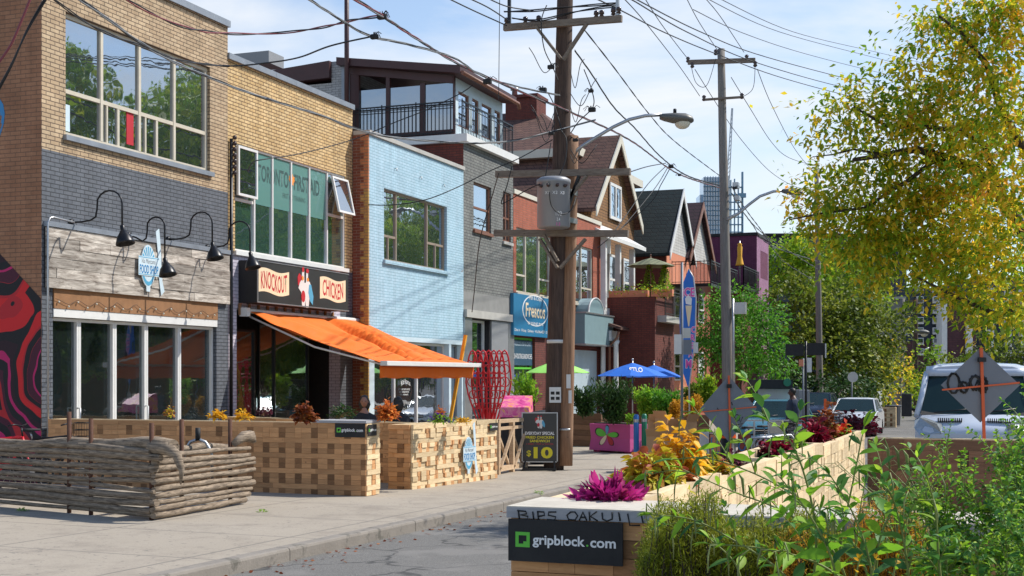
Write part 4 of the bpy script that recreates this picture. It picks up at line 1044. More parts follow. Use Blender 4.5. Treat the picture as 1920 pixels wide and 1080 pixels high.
# ================= house with brown gable behind/after building 5
def gable_house(name, label, x0, x1, y0, y1, zb, ze, zr, wallm, roofm, over=.3, trim='soffit', gmat=None, win=None):
    """ridge runs along X; gable faces the street at x1; the near roof slope faces the camera"""
    h = thing(name, label, 'house', (x1, y0, zb)); ym = (y0+y1)/2
    m = MB(); m.box(x0, x1, y0, y1, zb-.5, ze); m.build('wall', wallm, h)
    P = Pl('X', x1); MB().prism(P, [(y0, ze), (y1, ze), (ym, zr)], -.2, 0.01).build('gable', gmat or wallm, h)
    t = .16; dy = (y1-y0)/2+over; k = (zr-ze)/((y1-y0)/2); zo = ze-k*over
    m = MB()
    for s in (-1, 1):
        yo = ym+s*dy
        m.hexa([(x0, yo, zo), (x1+over, yo, zo), (x1+over, ym, zr), (x0, ym, zr), (x0, yo, zo+t), (x1+over, yo, zo+t), (x1+over, ym, zr+t), (x0, ym, zr+t)])
    m.build('roof', roofm, h)
    m = MB()
    for s in (-1, 1):
        yo = ym+s*(dy+.03); X = x1+over
        m.hexa([(X+.002, yo, zo-.2), (X+.05, yo, zo-.2), (X+.05, ym, zr-.2), (X+.002, ym, zr-.2), (X+.002, yo, zo+t+.03), (X+.05, yo, zo+t+.03), (X+.05, ym, zr+t+.03), (X+.002, ym, zr+t+.03)])
    m.build('bargeboard', M[trim], h)
    return h, P, ym
# brown roof house right behind the grey building (chimney)
Ya = Y5a+1.0
c = onY(985, 200, 56)
def roofpt(px, py, Y): return onY(px, py, Y)
H1x = onY(957, 280, 54).x
RH = thing('brown_roof_house', 'brick house behind the fish shop with stepped brown shingle roof and wide brick chimney', 'house', (-17, 54, 0))
r1 = onY(955, 285, 52); r2 = onY(1085, 275, 52); t1 = onY(957, 212, 57); t2 = onY(1012, 215, 57)
m = MB(); m.hexa([(r1.x-3, 52, r1.z), (r2.x, 52, r1.z), (r2.x, 62, r1.z), (r1.x-3, 62, r1.z), (r1.x-3, 57, t1.z), (t2.x, 57, t1.z), (t2.x, 57.5, t1.z), (r1.x-3, 57.5, t1.z)])
m.build('roof', M['shingle_brown'], RH)
MB().box(r1.x-3, r2.x-.25, 52.4, 61.6, 0, r1.z-.35).build('wall', M['brick_dark'], RH)
MB().box(r1.x-3, r2.x+.12, 51.8, 62, r1.z-.35, r1.z-.002).build('eaves', M['soffit'], RH)
ch0 = onY(955, 190, 56.5); ch1 = onY(1013, 190, 56.5)
m = MB(); m.box(ch0.x, ch1.x, 56., 57.3, t1.z-.6, ch0.z); m.box(ch0.x-.08, ch1.x+.08, 55.9, 57.4, ch0.z, ch0.z+.15); cb_ = m.build('chimney', M['brick_dark'], RH)
cc = onY(965, 180, 56.6); MB().lathe((cc.x, 56.6, ch0.z+.15), [(.14, 0), (.12, .35), (.2, .36), (.2, .46), (.04, .5)], 10).build('chimney_pot', M['steel'], cb_)
# gabled house with white attic window
Gx = -15.4
gy0 = FY(1080, Gx)+1.0; gy1 = FY(1194, Gx); gm = (gy0+gy1)/2
gzr = FZ(1160, 258, Gx+.3); gze = FZ(1189, 418, Gx)
GH, PG, gm = gable_house('gabled_house', 'house with brown shingle roof and ochre shingled gable holding a tall white attic window', Gx-9, Gx, gm-3.0, gm+3.5, 0, gze, gzr, M['shingle_wood'], M['shingle_brown'], .3)
aw0, aw1 = FY(1134, Gx), FY(1162, Gx)
window(GH, PG, gm-.85, gm+.85, FZ(1148, 412, Gx), FZ(1148, 345, Gx), [gm], [], .12, M['white'], -.06, M['glass'], name='attic_window')
# near slope dormer
dx0, dx1 = onY(1078, 340, gm-3).x, onY(1135, 340, gm-3).x
# porch front of the gabled house
Px_ = Gx+1.2; py0, py1 = FY(1128, Px_), FY(1196, Px_)
pz1 = FZ(1140, 452, Px_); pz0_ = FZ(1140, 578, Px_)
MB().box(Gx, Px_, py0, py1, pz0_-.25, pz0_).build('porch_floor', M['white'], GH)
m = MB(); m.hexa([(Gx-.1, py0-.2, pz1+.9), (Px_+.3, py0-.2, pz1), (Px_+.3, py1+.2, pz1-.0), (Gx-.1, py1+.2, pz1+.9), (Gx-.1, py0-.2, pz1+1.05), (Px_+.3, py0-.2, pz1+.15), (Px_+.3, py1+.2, pz1+.15), (Gx-.1, py1+.2, pz1+1.05)])
m.build('porch_roof', M['white'], GH)
for px in (1133, 1160, 1186):
    y = FY(px, Px_); MB().box(Px_-.12, Px_+.08, y-.1, y+.1, pz0_, pz1).build('porch_column', M['white'], GH)
m = MB(); m.box(Gx, Gx+.03, py0, py1, pz0_, pz1+.9); m.build('porch_wall', M['white'], GH)
for a, b in ((1138, 1152), (1165, 1182)):
    window(GH, Pl('X', Gx+.04), FY(a, Gx), FY(b, Gx), pz0_+.5, pz1-.1, [], [lerp(pz0_+.5, pz1, .45)], .09, M['white'], -.02, M['glass'], name='porch_window')
# ================= brick terrace extension
E0 = FY(1128, -14.4)+.4; PYe = Pl('Y', E0); Xe = onY(1228, 650, E0).x; ez = onY(1228, 556, E0).z; Ye = FY(1264, Xe)
EX = thing('terrace_extension', 'single storey dark red brick shop extension with planted roof terrace', 'building', (Xe, E0, gnd(0, E0)))
ge = gnd(0, E0)
m = MB(); m.box(Xe-7, Xe, E0, Ye, ge-.5, ez); m.build('wall', M['brick_dark'], EX)
MB().box(Xe, Xe+.35, E0+.4, Ye, ez-.95, ez-.7).build('cornice', M['stone'], EX)
railing(EX, [(Xe+.3, E0+.4, ez-.7), (Xe+.3, Ye, ez-.7)], .95, .14, M['black'])
# low pent roof at the shop below, gutter and pipe
lr = thing('porch_entrance', 'small brown shingled entrance roof on white columns beside the arched bulkhead', 'porch', (X3, E0, ge))
a = onY(1135, 610, E0-.6); zz = a.z
x0_, x1_ = onY(1125, 600, E0-.6).x, onY(1172, 600, E0-.6).x
MB().hexa([(x0_-.8, E0-1.2, zz+.35), (x1_, E0-1.2, zz-.2), (x1_, E0-.02, zz-.2), (x0_-.8, E0-.02, zz+.35), (x0_-.8, E0-1.2, zz+.5), (x1_, E0-1.2, zz-.1), (x1_, E0-.02, zz-.1), (x0_-.8, E0-.02, zz+.5)]).build('roof', M['shingle_brown'], lr)
MB().box(x0_-.6, x1_-.4, E0-1.1, E0-.02, zz-.6, zz-.22).build('beam', M['white'], lr)
for px in (1131, 1155):
    c = onY(px, 640, E0-.9); m = MB(); m.lathe((c.x, E0-.9, ge), [(.16, 0), (.16, .2), (.11, .25), (.09, zz-.75-ge), (.15, zz-.6-ge)], 14); m.build('column', M['white'], lr)
c = onY(1143, 640, E0-1.0); MB().tube([(x1_-.1, E0-1.1, zz-.25), (c.x+.3, E0-1.05, zz-.5), (c.x, E0-1.0, zz-.8), (c.x, E0-1.0, ge)], .05, 6).build('downpipe', M['brownframe'], lr)
# terrace parasol and flower boxes
def parasol(name, label, cx, cy, zbase, ztop, rad, drop, mat, polemat, ribs=8, group=None, txt=None, flat=None):
    t = thing(name, label, 'parasol', (cx, cy, zbase), group)
    m = MB(); rings = []; n = ribs*4
    for (f, dz) in ((0.02, 0), (.35, .30), (.7, .64), (1, 1)):
        ring = []
        for k in range(n):
            a = 2*PI*k/n; s_ = 1-.06*abs(math.sin(a*ribs/2)) if f > .5 else 1
            sag = -.04*drop*abs(math.sin(a*ribs/2)) if f > .5 else 0
            ring.append((cx+rad*f*s_*math.cos(a+.2), cy+rad*f*s_*math.sin(a+.2), ztop-drop*dz+sag))
        rings.append(ring)
    m.loft(rings, cap=False, smooth=False); o = m.build('canopy', mat, t); o.modifiers.new('t', 'SOLIDIFY').thickness = .01
    MB().tube([(cx, cy, zbase), (cx, cy, ztop+.1)], .022, 8).build('pole', polemat, t)
    MB().ball((cx, cy, ztop+.12), .04).build('finial', polemat, t)
    m = MB()
    for k in range(ribs):
        a = 2*PI*k/ribs+.2; m.tube([(cx+rad*.05*math.cos(a), cy+rad*.05*math.sin(a), ztop-.06), (cx+rad*.98*math.cos(a), cy+rad*.98*math.sin(a), ztop-drop-.015)], .008, 4)
    m.build('ribs', polemat, t)
    return t
u = onD(1220, 484, (E0+1.2)*.936+4.3); 
pD = (O+ray(1220, 484)*((E0+1.6)/ray(1220, 484).y))
parasol('terrace_parasol', 'olive green parasol open over the rooftop terrace flower boxes', pD.x, pD.y, ez, pD.z, .95, .32, M['olive_cloth'], M['brownframe'])
def leafmesh(name, parent, mats, C, D, L, Wd, K=2, droop=.25, fold=.15, mi=None, seed=0):
    """C base points, D unit directions, L lengths, Wd widths (arrays)"""
    r = np.random.default_rng(seed); n = len(C)
    C = np.asarray(C, float); D = np.asarray(D, float); D /= np.linalg.norm(D, axis=1)[:, None]+1e-9
    L = np.broadcast_to(np.asarray(L, float), (n,)); Wd = np.broadcast_to(np.asarray(Wd, float), (n,))
    up = np.tile([0., 0., 1.], (n, 1))+r.normal(0, .45, (n, 3))
    S = np.cross(D, up); S /= np.linalg.norm(S, axis=1)[:, None]+1e-9; U = np.cross(S, D)
    rows = []
    if K == 1:
        prof = [(0, 0), (.5, 1), (1, 0)]
        v0 = C; tip = C+D*L[:, None]-np.array([0, 0, 1])*(droop*L)[:, None]
        mid = C+D*(L*.45)[:, None]; l = mid+S*(Wd/2)[:, None]; q = mid-S*(Wd/2)[:, None]
        V = np.stack([v0, q, tip, l], 1).reshape(-1, 3); F = np.arange(4*n).reshape(n, 4)
    else:
        for k in range(K+1):
            t = k/K; w = math.sin(PI*min(1, t**.8))*.5 if 0 < k < K else .02
            c = C+D*(L*t)[:, None]-np.array([0, 0, 1])*(droop*L*t*t)[:, None]
            e = U*(fold*Wd*(1 if 0 < k < K else 0))[:, None]
            rows += [c+S*(Wd*w)[:, None]+e, c, c-S*(Wd*w)[:, None]+e]
        V = np.stack(rows, 1).reshape(-1, 3); nv = 3*(K+1); fs = []
        for k in range(K):
            a = 3*k; fs += [[a, a+1, a+4, a+3], [a+1, a+2, a+5, a+4]]
        F = (np.arange(n)[:, None, None]*nv+np.array(fs)[None]).reshape(-1, 4)
    w = WLOC[parent.name] if parent is not None else Vector((0, 0, 0))
    V = V-np.array([w.x, w.y, w.z])
    me = bpy.data.meshes.new(name); me.vertices.add(len(V)); me.vertices.foreach_set('co', V.astype(np.float32).ravel())
    me.loops.add(F.size); me.loops.foreach_set('vertex_index', F.astype(np.int32).ravel())
    me.polygons.add(len(F)); me.polygons.foreach_set('loop_start', (np.arange(len(F))*4).astype(np.int32)); me.polygons.foreach_set('loop_total', np.full(len(F), 4, np.int32))
    if mi is not None: me.polygons.foreach_set('material_index', np.repeat(mi, len(F)//n).astype(np.int32))
    if K > 1: me.polygons.foreach_set('use_smooth', np.ones(len(F), bool))
    me.update(calc_edges=True); me.validate()
    return link(name, me, parent, mats)
def rnd_dirs(r, n, zb=0., flat=1.):
    d = r.normal(0, 1, (n, 3)); d[:, 2] = d[:, 2]*flat+zb
    return d/np.linalg.norm(d, axis=1)[:, None]
def ellpts(r, n, c, rx, ry, rz, shell=.5, lump=0.):
    d = rnd_dirs(r, n); rad = (shell+(1-shell)*r.random(n)**.7)
    rad = rad*(1-lump*.5+lump*np.sin(d[:, 0]*5+c[0])*np.cos(d[:, 1]*4+c[1])*np.sin(d[:, 2]*6+2))
    return np.array(c)+d*rad[:, None]*np.array([rx, ry, rz])
def clump(name, label, cat, c, rx, ry, rz, n, L, Wd, mat, group=None, seed=1, up=.5, K=2, droop=.35, flowers=None, base_z=None, stems=True, kids_=None):
    """garden plant: leaves fan out from short stems over a dome"""
    t = thing(name, label, cat, c, group); r = np.random.default_rng(seed)
    d = rnd_dirs(r, n); d[:, 2] = np.abs(d[:, 2]); rad = (.35+.65*r.random(n)**.6)
    rad *= .75+.35*np.sin(d[:, 0]*7+seed)*np.cos(d[:, 1]*6+seed*2)
    P = np.array(c)+d*rad[:, None]*np.array([rx, ry, rz]); D = d*np.array([1, 1, .6])+np.array([0, 0, up])*r.random((n, 1))+r.normal(0, .35, (n, 3))
    leafmesh('leaves', t, mat, P, D, L*(.6+.7*r.random(n)), Wd*(.6+.6*r.random(n)), K, droop, seed=seed)
    if stems:
        m = MB()
        for i in range(0, n, max(1, n//24)):
            p = P[i]; m.tube([c, ((c[0]+p[0])/2, (c[1]+p[1])/2, c[2]+(p[2]-c[2])*.7), tuple(p)], .004, 4, False)
        m.build('stems', M['stemred'], t)
    if flowers:
        fm, fn, fl = flowers; idx = r.integers(0, n, fn); Pf_ = P[idx]+np.array([0, 0, .02]); PP = np.repeat(Pf_, 6, 0); DD = rnd_dirs(r, fn*6, .3)
        leafmesh('petals', t, fm, PP, DD, fl, fl*.7, 2, .1, seed=seed+1)['kind'] = 'stuff'
    return t
for i, (px0, px1, py) in enumerate(((1143, 1216, 545), (1222, 1262, 553))):
    Yq = E0+.25 if i == 0 else E0+.1
    a, b = onY(px0, py, Yq), onY(px1, py, Yq)
    t = thing('flower_box', ('long orange flower box along the terrace edge with trailing yellow flowers' if i == 0 else 'short orange flower box at the corner of the terrace'), 'flower box', (a.x, Yq, ez), 'flower boxes on the brick terrace')
    MB().box(a.x, b.x, Yq-.12, Yq+.12, ez+.003, ez+.26).build('box', M['render_orange'], t)
    r = np.random.default_rng(i+5); n = 260; P = np.stack([r.uniform(a.x, b.x, n), Yq+r.normal(0, .12, n), ez+.25+r.normal(0, .12, n)], 1)
    leafmesh('leaves', t, M['lf_bright'], P, rnd_dirs(r, n, .3), .10, .05, 1, seed=i)
    P = np.stack([r.uniform(a.x, b.x, 60), Yq-.1+r.normal(0, .12, 60), ez+.2+r.normal(0, .15, 60)], 1)
    leafmesh('flowers', t, M['lf_yellow'], P, rnd_dirs(r, 60, .3), .09, .07, 1, seed=i)['kind'] = 'stuff'
for px in (1217, 1246):
    c = onY(px, 550, E0+1.8); t = thing('terrace_cypress', f'small conical evergreen on the brick terrace {"under" if px==1217 else "right of"} the olive parasol', 'shrub', (c.x, E0+1.8, ez))
    r = np.random.default_rng(px); n = 900; h_ = r.random(n); an = r.random(n)*2*PI; rr = .38*(1-h_*.8)*(.6+.4*r.random(n))
    leafmesh('foliage', t, M['lf_yellowgreen'], np.stack([c.x+rr*np.cos(an), E0+1.8+rr*np.sin(an), ez+.1+h_*1.25], 1), rnd_dirs(r, n, .8), .09, .04, 1)
    MB().tube([(c.x, E0+1.8, ez), (c.x, E0+1.8, ez+1)], .03).build('trunk', M['bark'], t)
# green roofed and plum roofed houses
Xh = -14.9
a1 = FY(1281, Xh+.3); G2, PG2, _ = gable_house('green_roof_house', 'narrow house with steep dark green shingle roof and white siding gable over orange front', Xh-9, Xh, a1-2.3, a1+2.8, -.5, FZ(1262, 474, Xh), FZ(1281, 366, Xh), M['brick_dark'], M['shingle_green'], .25, 'white', M['siding'])
a2 = FY(1318, Xh+.3); G3, PG3, _ = gable_house('plum_roof_house', 'narrow house with steep plum brown shingle roof next to the green roofed house', Xh-9, Xh, a2-2.6, a2+3.2, -.5, FZ(1300, 486, Xh), FZ(1318, 390, Xh), M['brick_red'], M['shingle_plum'], .25, 'brownframe', M['siding'])
for px, P_, par in ((1268, PG2, G2), (1312, PG3, G3)):
    for za in (1.6, 4.6):
        window(par, P_, FY(px, Xh)-.6, FY(px, Xh)+.7, za, za+1.5, [], [za+.7], .08, M['white'], -.03, M['glass'])
MB().box(Xh+.002, Xh+.03, a1-2.25, a1+2.7, -.4, FZ(1262, 474, Xh)-.02).build('orange_front', M['render_orange'], G2)
MB().box(Xh+.03, Xh+1.8, a1-2.2, a1+1.5, 3.4, 3.6).build('balcony_slab', M['black'], G2)
# black fire-escape balcony by the plum roof
bY = FY(1322, -13.2)
for q, lab in enumerate(('black steel balcony with railings fixed to the plum roofed house',)):
    t = thing('steel_balcony', lab, 'balcony', (-13.6, bY, FZ(1325, 535, -13.6)))
    zb_ = FZ(1325, 537, -13.6); MB().box(-14.85, -12.9, bY, bY+6.5, zb_-.15, zb_).build('deck', M['black'], t)
    railing(t, [(-14.8, bY, zb_), (-12.9, bY, zb_), (-12.9, bY+6.5, zb_)], 1.05, .16, M['black'])
# plum painted block
Xp = -14.; gpz = -1
p0, p1 = FY(1419, Xp), FY(1441, Xp); ptop = FZ(1419, 441, Xp); pxl = onY(1336, 500, p0).x
PB = thing('plum_apartment_block', 'three storey plum painted brick block with big windows facing the street', 'building', (Xp, p0, gpz))
pw = []
for (ya, yb) in ((468, 520), (562, 612), (655, 700)):
    pw.append((lerp(p0, p1, .30), lerp(p0, p1, .92), FZ(1423, yb, Xp), FZ(1423, ya, Xp)))
Pp = Pl('X', Xp); m = MB(); wallholes(m, Pp, p0, p1, gpz-.5, ptop, pw); m.build('wall', M['brick_pink'], PB)
m = MB(); m.box(pxl-3, Xp-.01, p0, p1-.01, gpz-.5, ptop-.01); m.build('side_wall', M['brick_purple'], PB)
MB().box(pxl-3, Xp+.06, p0-.06, p1, ptop, ptop+.18).build('coping', M['blackmat'], PB)
for h in pw: window(PB, Pp, *h, [lerp(h[0], h[1], .5)], [lerp(h[2], h[3], .3)], .12, M['white'], .1, M['glass'])
yb_ = p0-6; zz = onY(1387, 535, yb_).z
t = thing('rear_balcony', 'black railed balcony in front of the plum painted block', 'balcony', (onY(1387, 535, yb_).x, yb_, zz))
xa, xb = onY(1330, 535, yb_).x, onY(1394, 535, yb_).x
MB().box(xa, xb, yb_, yb_+5, zz-.2, zz).build('deck', M['black'], t); railing(t, [(xa, yb_, zz), (xb, yb_, zz), (xb, yb_+5, zz)], 1.1, .2, M['black'], .02)
MB().box(xa-6, xb-.2, yb_+.5, yb_+6, -1, zz-.21).build('wall', M['brick_dark'], t)
c = onY(1387, 500, yb_+1); k = c.z; zt_ = onY(1387, 455, yb_+1).z
t = thing('closed_parasol', 'closed yellow parasol standing on the balcony before the plum block', 'parasol', (c.x, yb_+1, zz))
MB().tube([(c.x, yb_+1, zz), (c.x, yb_+1, zt_+.1)], .04).build('pole', M['steel'], t)
m = MB(); H_ = zt_-onY(1387, 498, yb_+1).z; m.lathe((c.x, yb_+1, zt_-H_), [(.26, 0), (.22, .1), (.13, .4*H_), (.15, .8*H_), (.10, .88*H_), (.14, .93*H_), (.03, H_)], 10); m.build('canopy', M['yellow_cloth'], t)
# ================= distance: glass tower with scaffolding, long dark block, brick tower
def far(px0, px1, py0, py1, D, depth=None):
    a, b = onD(px0, py1, D), onD(px1, py0, D); return a, b
def farbox(m, px0, px1, py0, py1, D, th=20, mb_extra=0):
    """block square to the camera axis, real thickness behind"""
    f = Vector((-SY, CY, 0)); q = [onD(px0, py1, D), onD(px1, py1, D)]
    lo = [q[0], q[1], q[1]+f*th, q[0]+f*th]; z1 = onD(px0, py0, D).z
    m.hexa([tuple(v) for v in lo]+[(v.x, v.y, z1) for v in lo])
D = 700
TW = thing('glass_tower', 'distant pale blue glass tower under construction beyond the plum roofs', 'tower', onD(1336, 770, D))
m = MB(); farbox(m, 1319, 1352, 332, 770, D, 14); m.build('curtain_wall', M['glass_far'], TW)
m = MB(); farbox(m, 1312, 1325, 365, 770, D+5, 14); m.build('curtain_wall', M['glass_far'], TW)
m = MB()
for x in (1322, 1327, 1332, 1337, 1342, 1347): farbox(m, x, x+.8, 330, 770, D-1, .9)
for y in range(340, 460, 9): farbox(m, 1319, 1352, y, y+.7, D-1.2, 1)
m.build('mullions', M['towerline'], TW)
SCF = thing('construction_scaffold', 'distant grey scaffold masts and hoist right of the glass tower', 'scaffold', onD(1380, 770, D))
m = MB()
for x in (1357, 1363, 1370, 1377, 1384, 1391): farbox(m, x, x+1.6, 335+((x*7) % 17), 770, D, 2)
farbox(m, 1391, 1394, 322, 770, D, 2)
for y in range(350, 440, 14): farbox(m, 1356, 1393, y, y+1.6, D-2, 2)
farbox(m, 1384, 1399, 362, 370, D-3, 2)
m.build('masts', M['towerline'], SCF)
CRN = thing('tower_crane', 'distant thin tower crane jib rising beside the second utility pole', 'crane', onD(1366, 770, D))
m = MB(); a, b = onD(1366, 770, D), onD(1366, 330, D); m.bar(a, b, 1.2)
a, b = onD(1363, 335, D), onD(1372, 203, D); m.bar(a, b, .5); a2_, b2_ = onD(1368, 335, D), onD(1374, 203, D); m.bar(a2_, b2_, .5)
for i in range(16):
    t = i/16; m.bar(Vector(a).lerp(b, t), Vector(a2_).lerp(b2_, t+1/16), .3)
m.build('jib', M['steel'], CRN)
D = 190
DB = thing('long_dark_block', 'long low dark blue block showing above the street trees', 'building', onD(1560, 770, D))
m = MB(); farbox(m, 1436, 1700, 441, 800, D, 15); m.build('wall', M['darkblue_clad'], DB)
m = MB(); farbox(m, 1434, 1702, 437.5, 441.5, D-1, 17); m.build('parapet', M['blackmat'], DB)
for x in (1575, 1448, 1500, 1630):
    m = MB(); farbox(m, x, x+8, 462, 484, D-.5, 1); f = m.build('window', M['glass'], DB)
D = 150
BT = thing('brick_tower_block', 'dark brick and navy apartment tower with rows of pale windows ending the street', 'building', onD(1780, 770, D))
m = MB(); farbox(m, 1655, 1770, 540, 800, D, 12); m.build('navy_wall', M['darkblue_clad'], BT)
m = MB(); farbox(m, 1770, 1830, 560, 800, D-2, 12); farbox(m, 1690, 1770, 640, 800, D-.3, 3); m.build('brick_wall', M['brick_tower'], BT)
m = MB(); farbox(m, 1830, 1960, 520, 800, D+1, 12); m.build('navy_wall', M['darkblue_clad'], BT)
m = MB(); farbox(m, 1766, 1776, 560, 800, D-2.4, 2); farbox(m, 1812, 1824, 610, 800, D-2.4, 2); m.build('pale_strip', M['paper'], BT)
for cx in (1672, 1720, 1750, 1852, 1885, 1912):
    for r_ in range(7):
        y = 536+r_*19.5+(4 if cx > 1800 else 0)
        if cx == 1672 and r_ < 2: continue
        m = MB(); farbox(m, cx, cx+12, y, y+13, D-.55, .4); f = m.build('window', M['paper'], BT)
        m = MB(); farbox(m, cx+1.5, cx+10.5, y+1.5, y+9, D-.65, .3); m.build('pane', M['glass'], f)
BB = thing('beige_wall_building', 'small beige stucco building half hidden by the street trees', 'building', onD(1685, 770, 110))
m = MB(); farbox(m, 1652, 1697, 560, 800, 110, 8); m.build('wall', M['render_grey'], BB)
m = MB(); farbox(m, 1650, 1699, 556, 560, 109.6, 9); m.build('coping', M['stone'], BB)
class PlL:
    def __init__(s, v): s.v = v
    def p(s, a, b, d=0): return (s.v-d, -a, b)
def lthing(name, label, cat, loc, rz=0, group=None):
    t = thing(name, label, cat, loc, group); t.rotation_euler = (0, 0, rz); WLOC[t.name] = Vector((0, 0, 0)); return t
def planter(label, loc, rz, L, Wd, H, pal=(0, 1, 2), front=True, left=False, right=False, rough=.0, rail=True, seed=1, base=0., wmats=None, rh=.075, soil=True):
    rng = random.Random(seed); t = lthing('block_planter', label, 'planter', loc, rz, 'interlocking wood block planters')
    m = MB(); wm = wmats or PW
    if front: blockskin(m, Pl('Y', .02), 0, L, base, H, pal, rough, rng, rh)
    if left: blockskin(m, PlL(.02), -Wd, -.022, base, H, (0, 1, 2), rough, rng, rh)
    if right: blockskin(m, Pl('X', L-.02), .022, Wd, base, H, (4, 4, 0), .014, rng, rh)  # sunlit end takes the paler pine copy, the end in shade the darker
    m.build('block_wall', wm, t)
    c = MB(); w = .07
    c.box(.02, L-.02, .021, w, base, H-.003); c.box(.02, L-.02, Wd-w, Wd, base, H-.003); c.box(.02, w, w, Wd-w, base, H-.003); c.box(L-w, L-.02, w, Wd-w, base, H-.003)
    c.build('inner_boards', M['pinelit'] if rail else M['pine'], t)
    if soil: MB().box(w, L-w, w, Wd-w, H-.5, H-.06).build('soil', M['soil'], t)
    return t
A_ = onG(686, 931); Bx = onY(88, 700, A_.y).x
hA = 1.8-91/2450*(A_.y*CY-A_.x*SY)-A_.z
P1 = planter('longest block planter with a grey cap corner, running back to the glass doors', (Bx, A_.y, gnd(Bx, A_.y)-.02), 0, A_.x-Bx, .45, hA+.02, right=True, seed=2)
# grey cap and the two small black signs at the corner
cx0 = onY(589, 795, A_.y).x-Bx; LL = A_.x-Bx
MB().box(cx0, LL+.01, -.012, .47, hA+.022, hA+.06).build('corner_cap', M['capgrey'], P1)
def gripsign(P, a0, a1, b0, b1, parent_loc, label, rz=0, local=True, name='planter_sign'):
    t = lthing(name, label, 'sign', parent_loc, rz, 'small black planter signs')
    MB().pbox(P, a0, a1, b0, b1, .004, .016).build('panel', M['blackmat'], t)
    w = a1-a0; h = b1-b0; s = min(w*.14, h*.36); ac, bc = a0+w*.13, (b0+b1)/2+h*.02
    m = MB(); e = s*.22
    m.pbox(P, ac-s/2, ac+s/2, bc+s/2-e, bc+s/2, .016, .018); m.pbox(P, ac-s/2, ac+s/2, bc-s/2, bc-s/2+e, .016, .018)
    m.pbox(P, ac-s/2, ac-s/2+e, bc-s/2+e, bc+s/2-e, .016, .018); m.pbox(P, ac+s/2-e, ac+s/2, bc-s/2+e, bc+s/2-e, .016, .018)
    m.pbox(P, ac+s*.05, ac+s/2-e, bc-s/2+e, bc-s*.12, .016, .0175)
    m.build('logo', M['ink_green'], t)
    lettering('gripblock', P, a0+w*.45, bc-h*.02, w*.46, h*.31, M['ink_white'], t, .0185, thick=.001, bold=.025)
    lettering('.', P, a0+w*.70, bc-h*.075, w*.02, h*.05, M['ink_green'], t, .0185)
    lettering('com', P, a0+w*.835, bc-h*.03, w*.22, h*.17, M['ink_white'], t, .0185, bold=.025)
    return t
gripsign(Pl('Y', 0), onY(629, 800, A_.y).x-Bx, LL-.01, hA-.19, hA+.015, (Bx, A_.y, P1.location.z), 'black planter sign facing the camera on the corner of the longest planter')
gripsign(Pl('X', LL+.014), .02, .30, hA-.17, hA+.0, (Bx, A_.y, P1.location.z), 'narrow black planter sign on the sunlit end of the longest planter')
# second planter, street side
C_, D_ = onG(772, 918), onG(930, 897); d = (D_-C_); rz2 = math.atan2(d.y, d.x); L2 = math.hypot(d.x, d.y); h2 = hA-.0
P2p = planter('sunlit block planter carrying the food shop badge beside the pavement', (C_.x, C_.y, C_.z-.03), rz2, L2, .42, h2, (4, 4, 0), left=True, rough=.03, seed=4)
q = P2p.matrix_basis
PlR = Pl('Y', 0)
e = emblem(PlR, L2*.60, h2*.48, .62, 'planter_badge', 'food shop badge with bread knife hung on the sunlit planter')
for o in [e]:
    e.location = P2p.location+Matrix.Rotation(rz2, 3, 'Z') @ Vector((L2*.60, -.05, h2*.48)); e.rotation_euler = (0, 0, rz2)
gripsign(PlR, L2-.36, L2-.04, h2-.20, h2-.06, tuple(P2p.location+Matrix.Rotation(rz2, 3, 'Z') @ Vector((0, -.04, 0))), 'faded dark planter sign at the far end of the badge planter', rz2)
# inner patio planter row
i0 = Vector((-14.3, C_.y+3.0, 0)); i1 = Vector((C_.x-.45, C_.y+.9, 0)); d = i1-i0
P3p = planter('inner block planter between the two patios, running back to the chicken shop', (i0.x, i0.y, gnd(0, i0.y)), math.atan2(d.y, d.x), d.length, .4, hA, seed=6)
# ---- near and right-hand planters around the parking bay
ZT = 1.262; YN = 5.1; xl = onY(958, 950, YN).x
NP = planter('nearest block planter with grey cap carrying black marker graffiti', (xl, YN, .0), 0, 2.6, .40, ZT-.05, seed=9, base=.1, soil=False)
m = MB(); s1 = onY(1212, 990, YN).x-xl
m.box(-.012, s1-.002, -.016, .42, ZT-.049, ZT); m.box(s1+.002, 2.6, -.018, .42, ZT-.049, ZT-.003); m.build('cap_board', M['captop'], NP)
m = MB(); m.box(-.012, s1-.002, -.0205, -.0165, ZT-.048, ZT-.004); m.box(s1+.002, 2.6, -.0245, -.0185, ZT-.048, ZT-.007); m.build('painted_edge', M['capgrey'], NP)
Pn = Pl('Y', YN-.021)
def scrawl(strokes, r, label, mat='ink_black'):
    t = thing('marker_graffiti', label, 'graffiti', Pn.p(xl, ZT-.03)); m = MB()
    for st in strokes: m.tube([Pn.p(a, b, .0008) for a, b in st], r, 5)
    m.build('lettering', M[mat], t); return t
def pxs(pts): return [(onY(x, y, YN-.021).x, onY(x, y, YN-.021).z) for x, y in pts]
S = []
S += [pxs(p) for p in (
    [(972, 957), (974, 974)], [(970, 957), (986, 959), (988, 963), (975, 965), (990, 968), (989, 974), (973, 974)], [(999, 959), (1001, 974)],
    [(1008, 958), (1010, 975)], [(1008, 959), (1020, 960), (1021, 966), (1010, 968)], [(1043, 960), (1029, 960), (1028, 966), (1042, 969), (1040, 975), (1026, 974)],
    [(1070, 960), (1063, 966), (1066, 974), (1078, 975), (1083, 967), (1078, 960), (1070, 960)], [(1086, 976), (1093, 960), (1100, 976)], [(1088, 970), (1099, 970)],
    [(1105, 959), (1106, 976)], [(1119, 959), (1107, 968), (1121, 977)], [(1129, 961), (1130, 973), (1138, 977), (1148, 973), (1148, 960)], [(1160, 960), (1163, 977)],
    [(1177, 963), (1181, 985), (1200, 985)], [(1202, 963), (1206, 981), (1211, 981)])]
scrawl(S, .0034, 'hand drawn black marker words on the grey cap of the nearest planter')
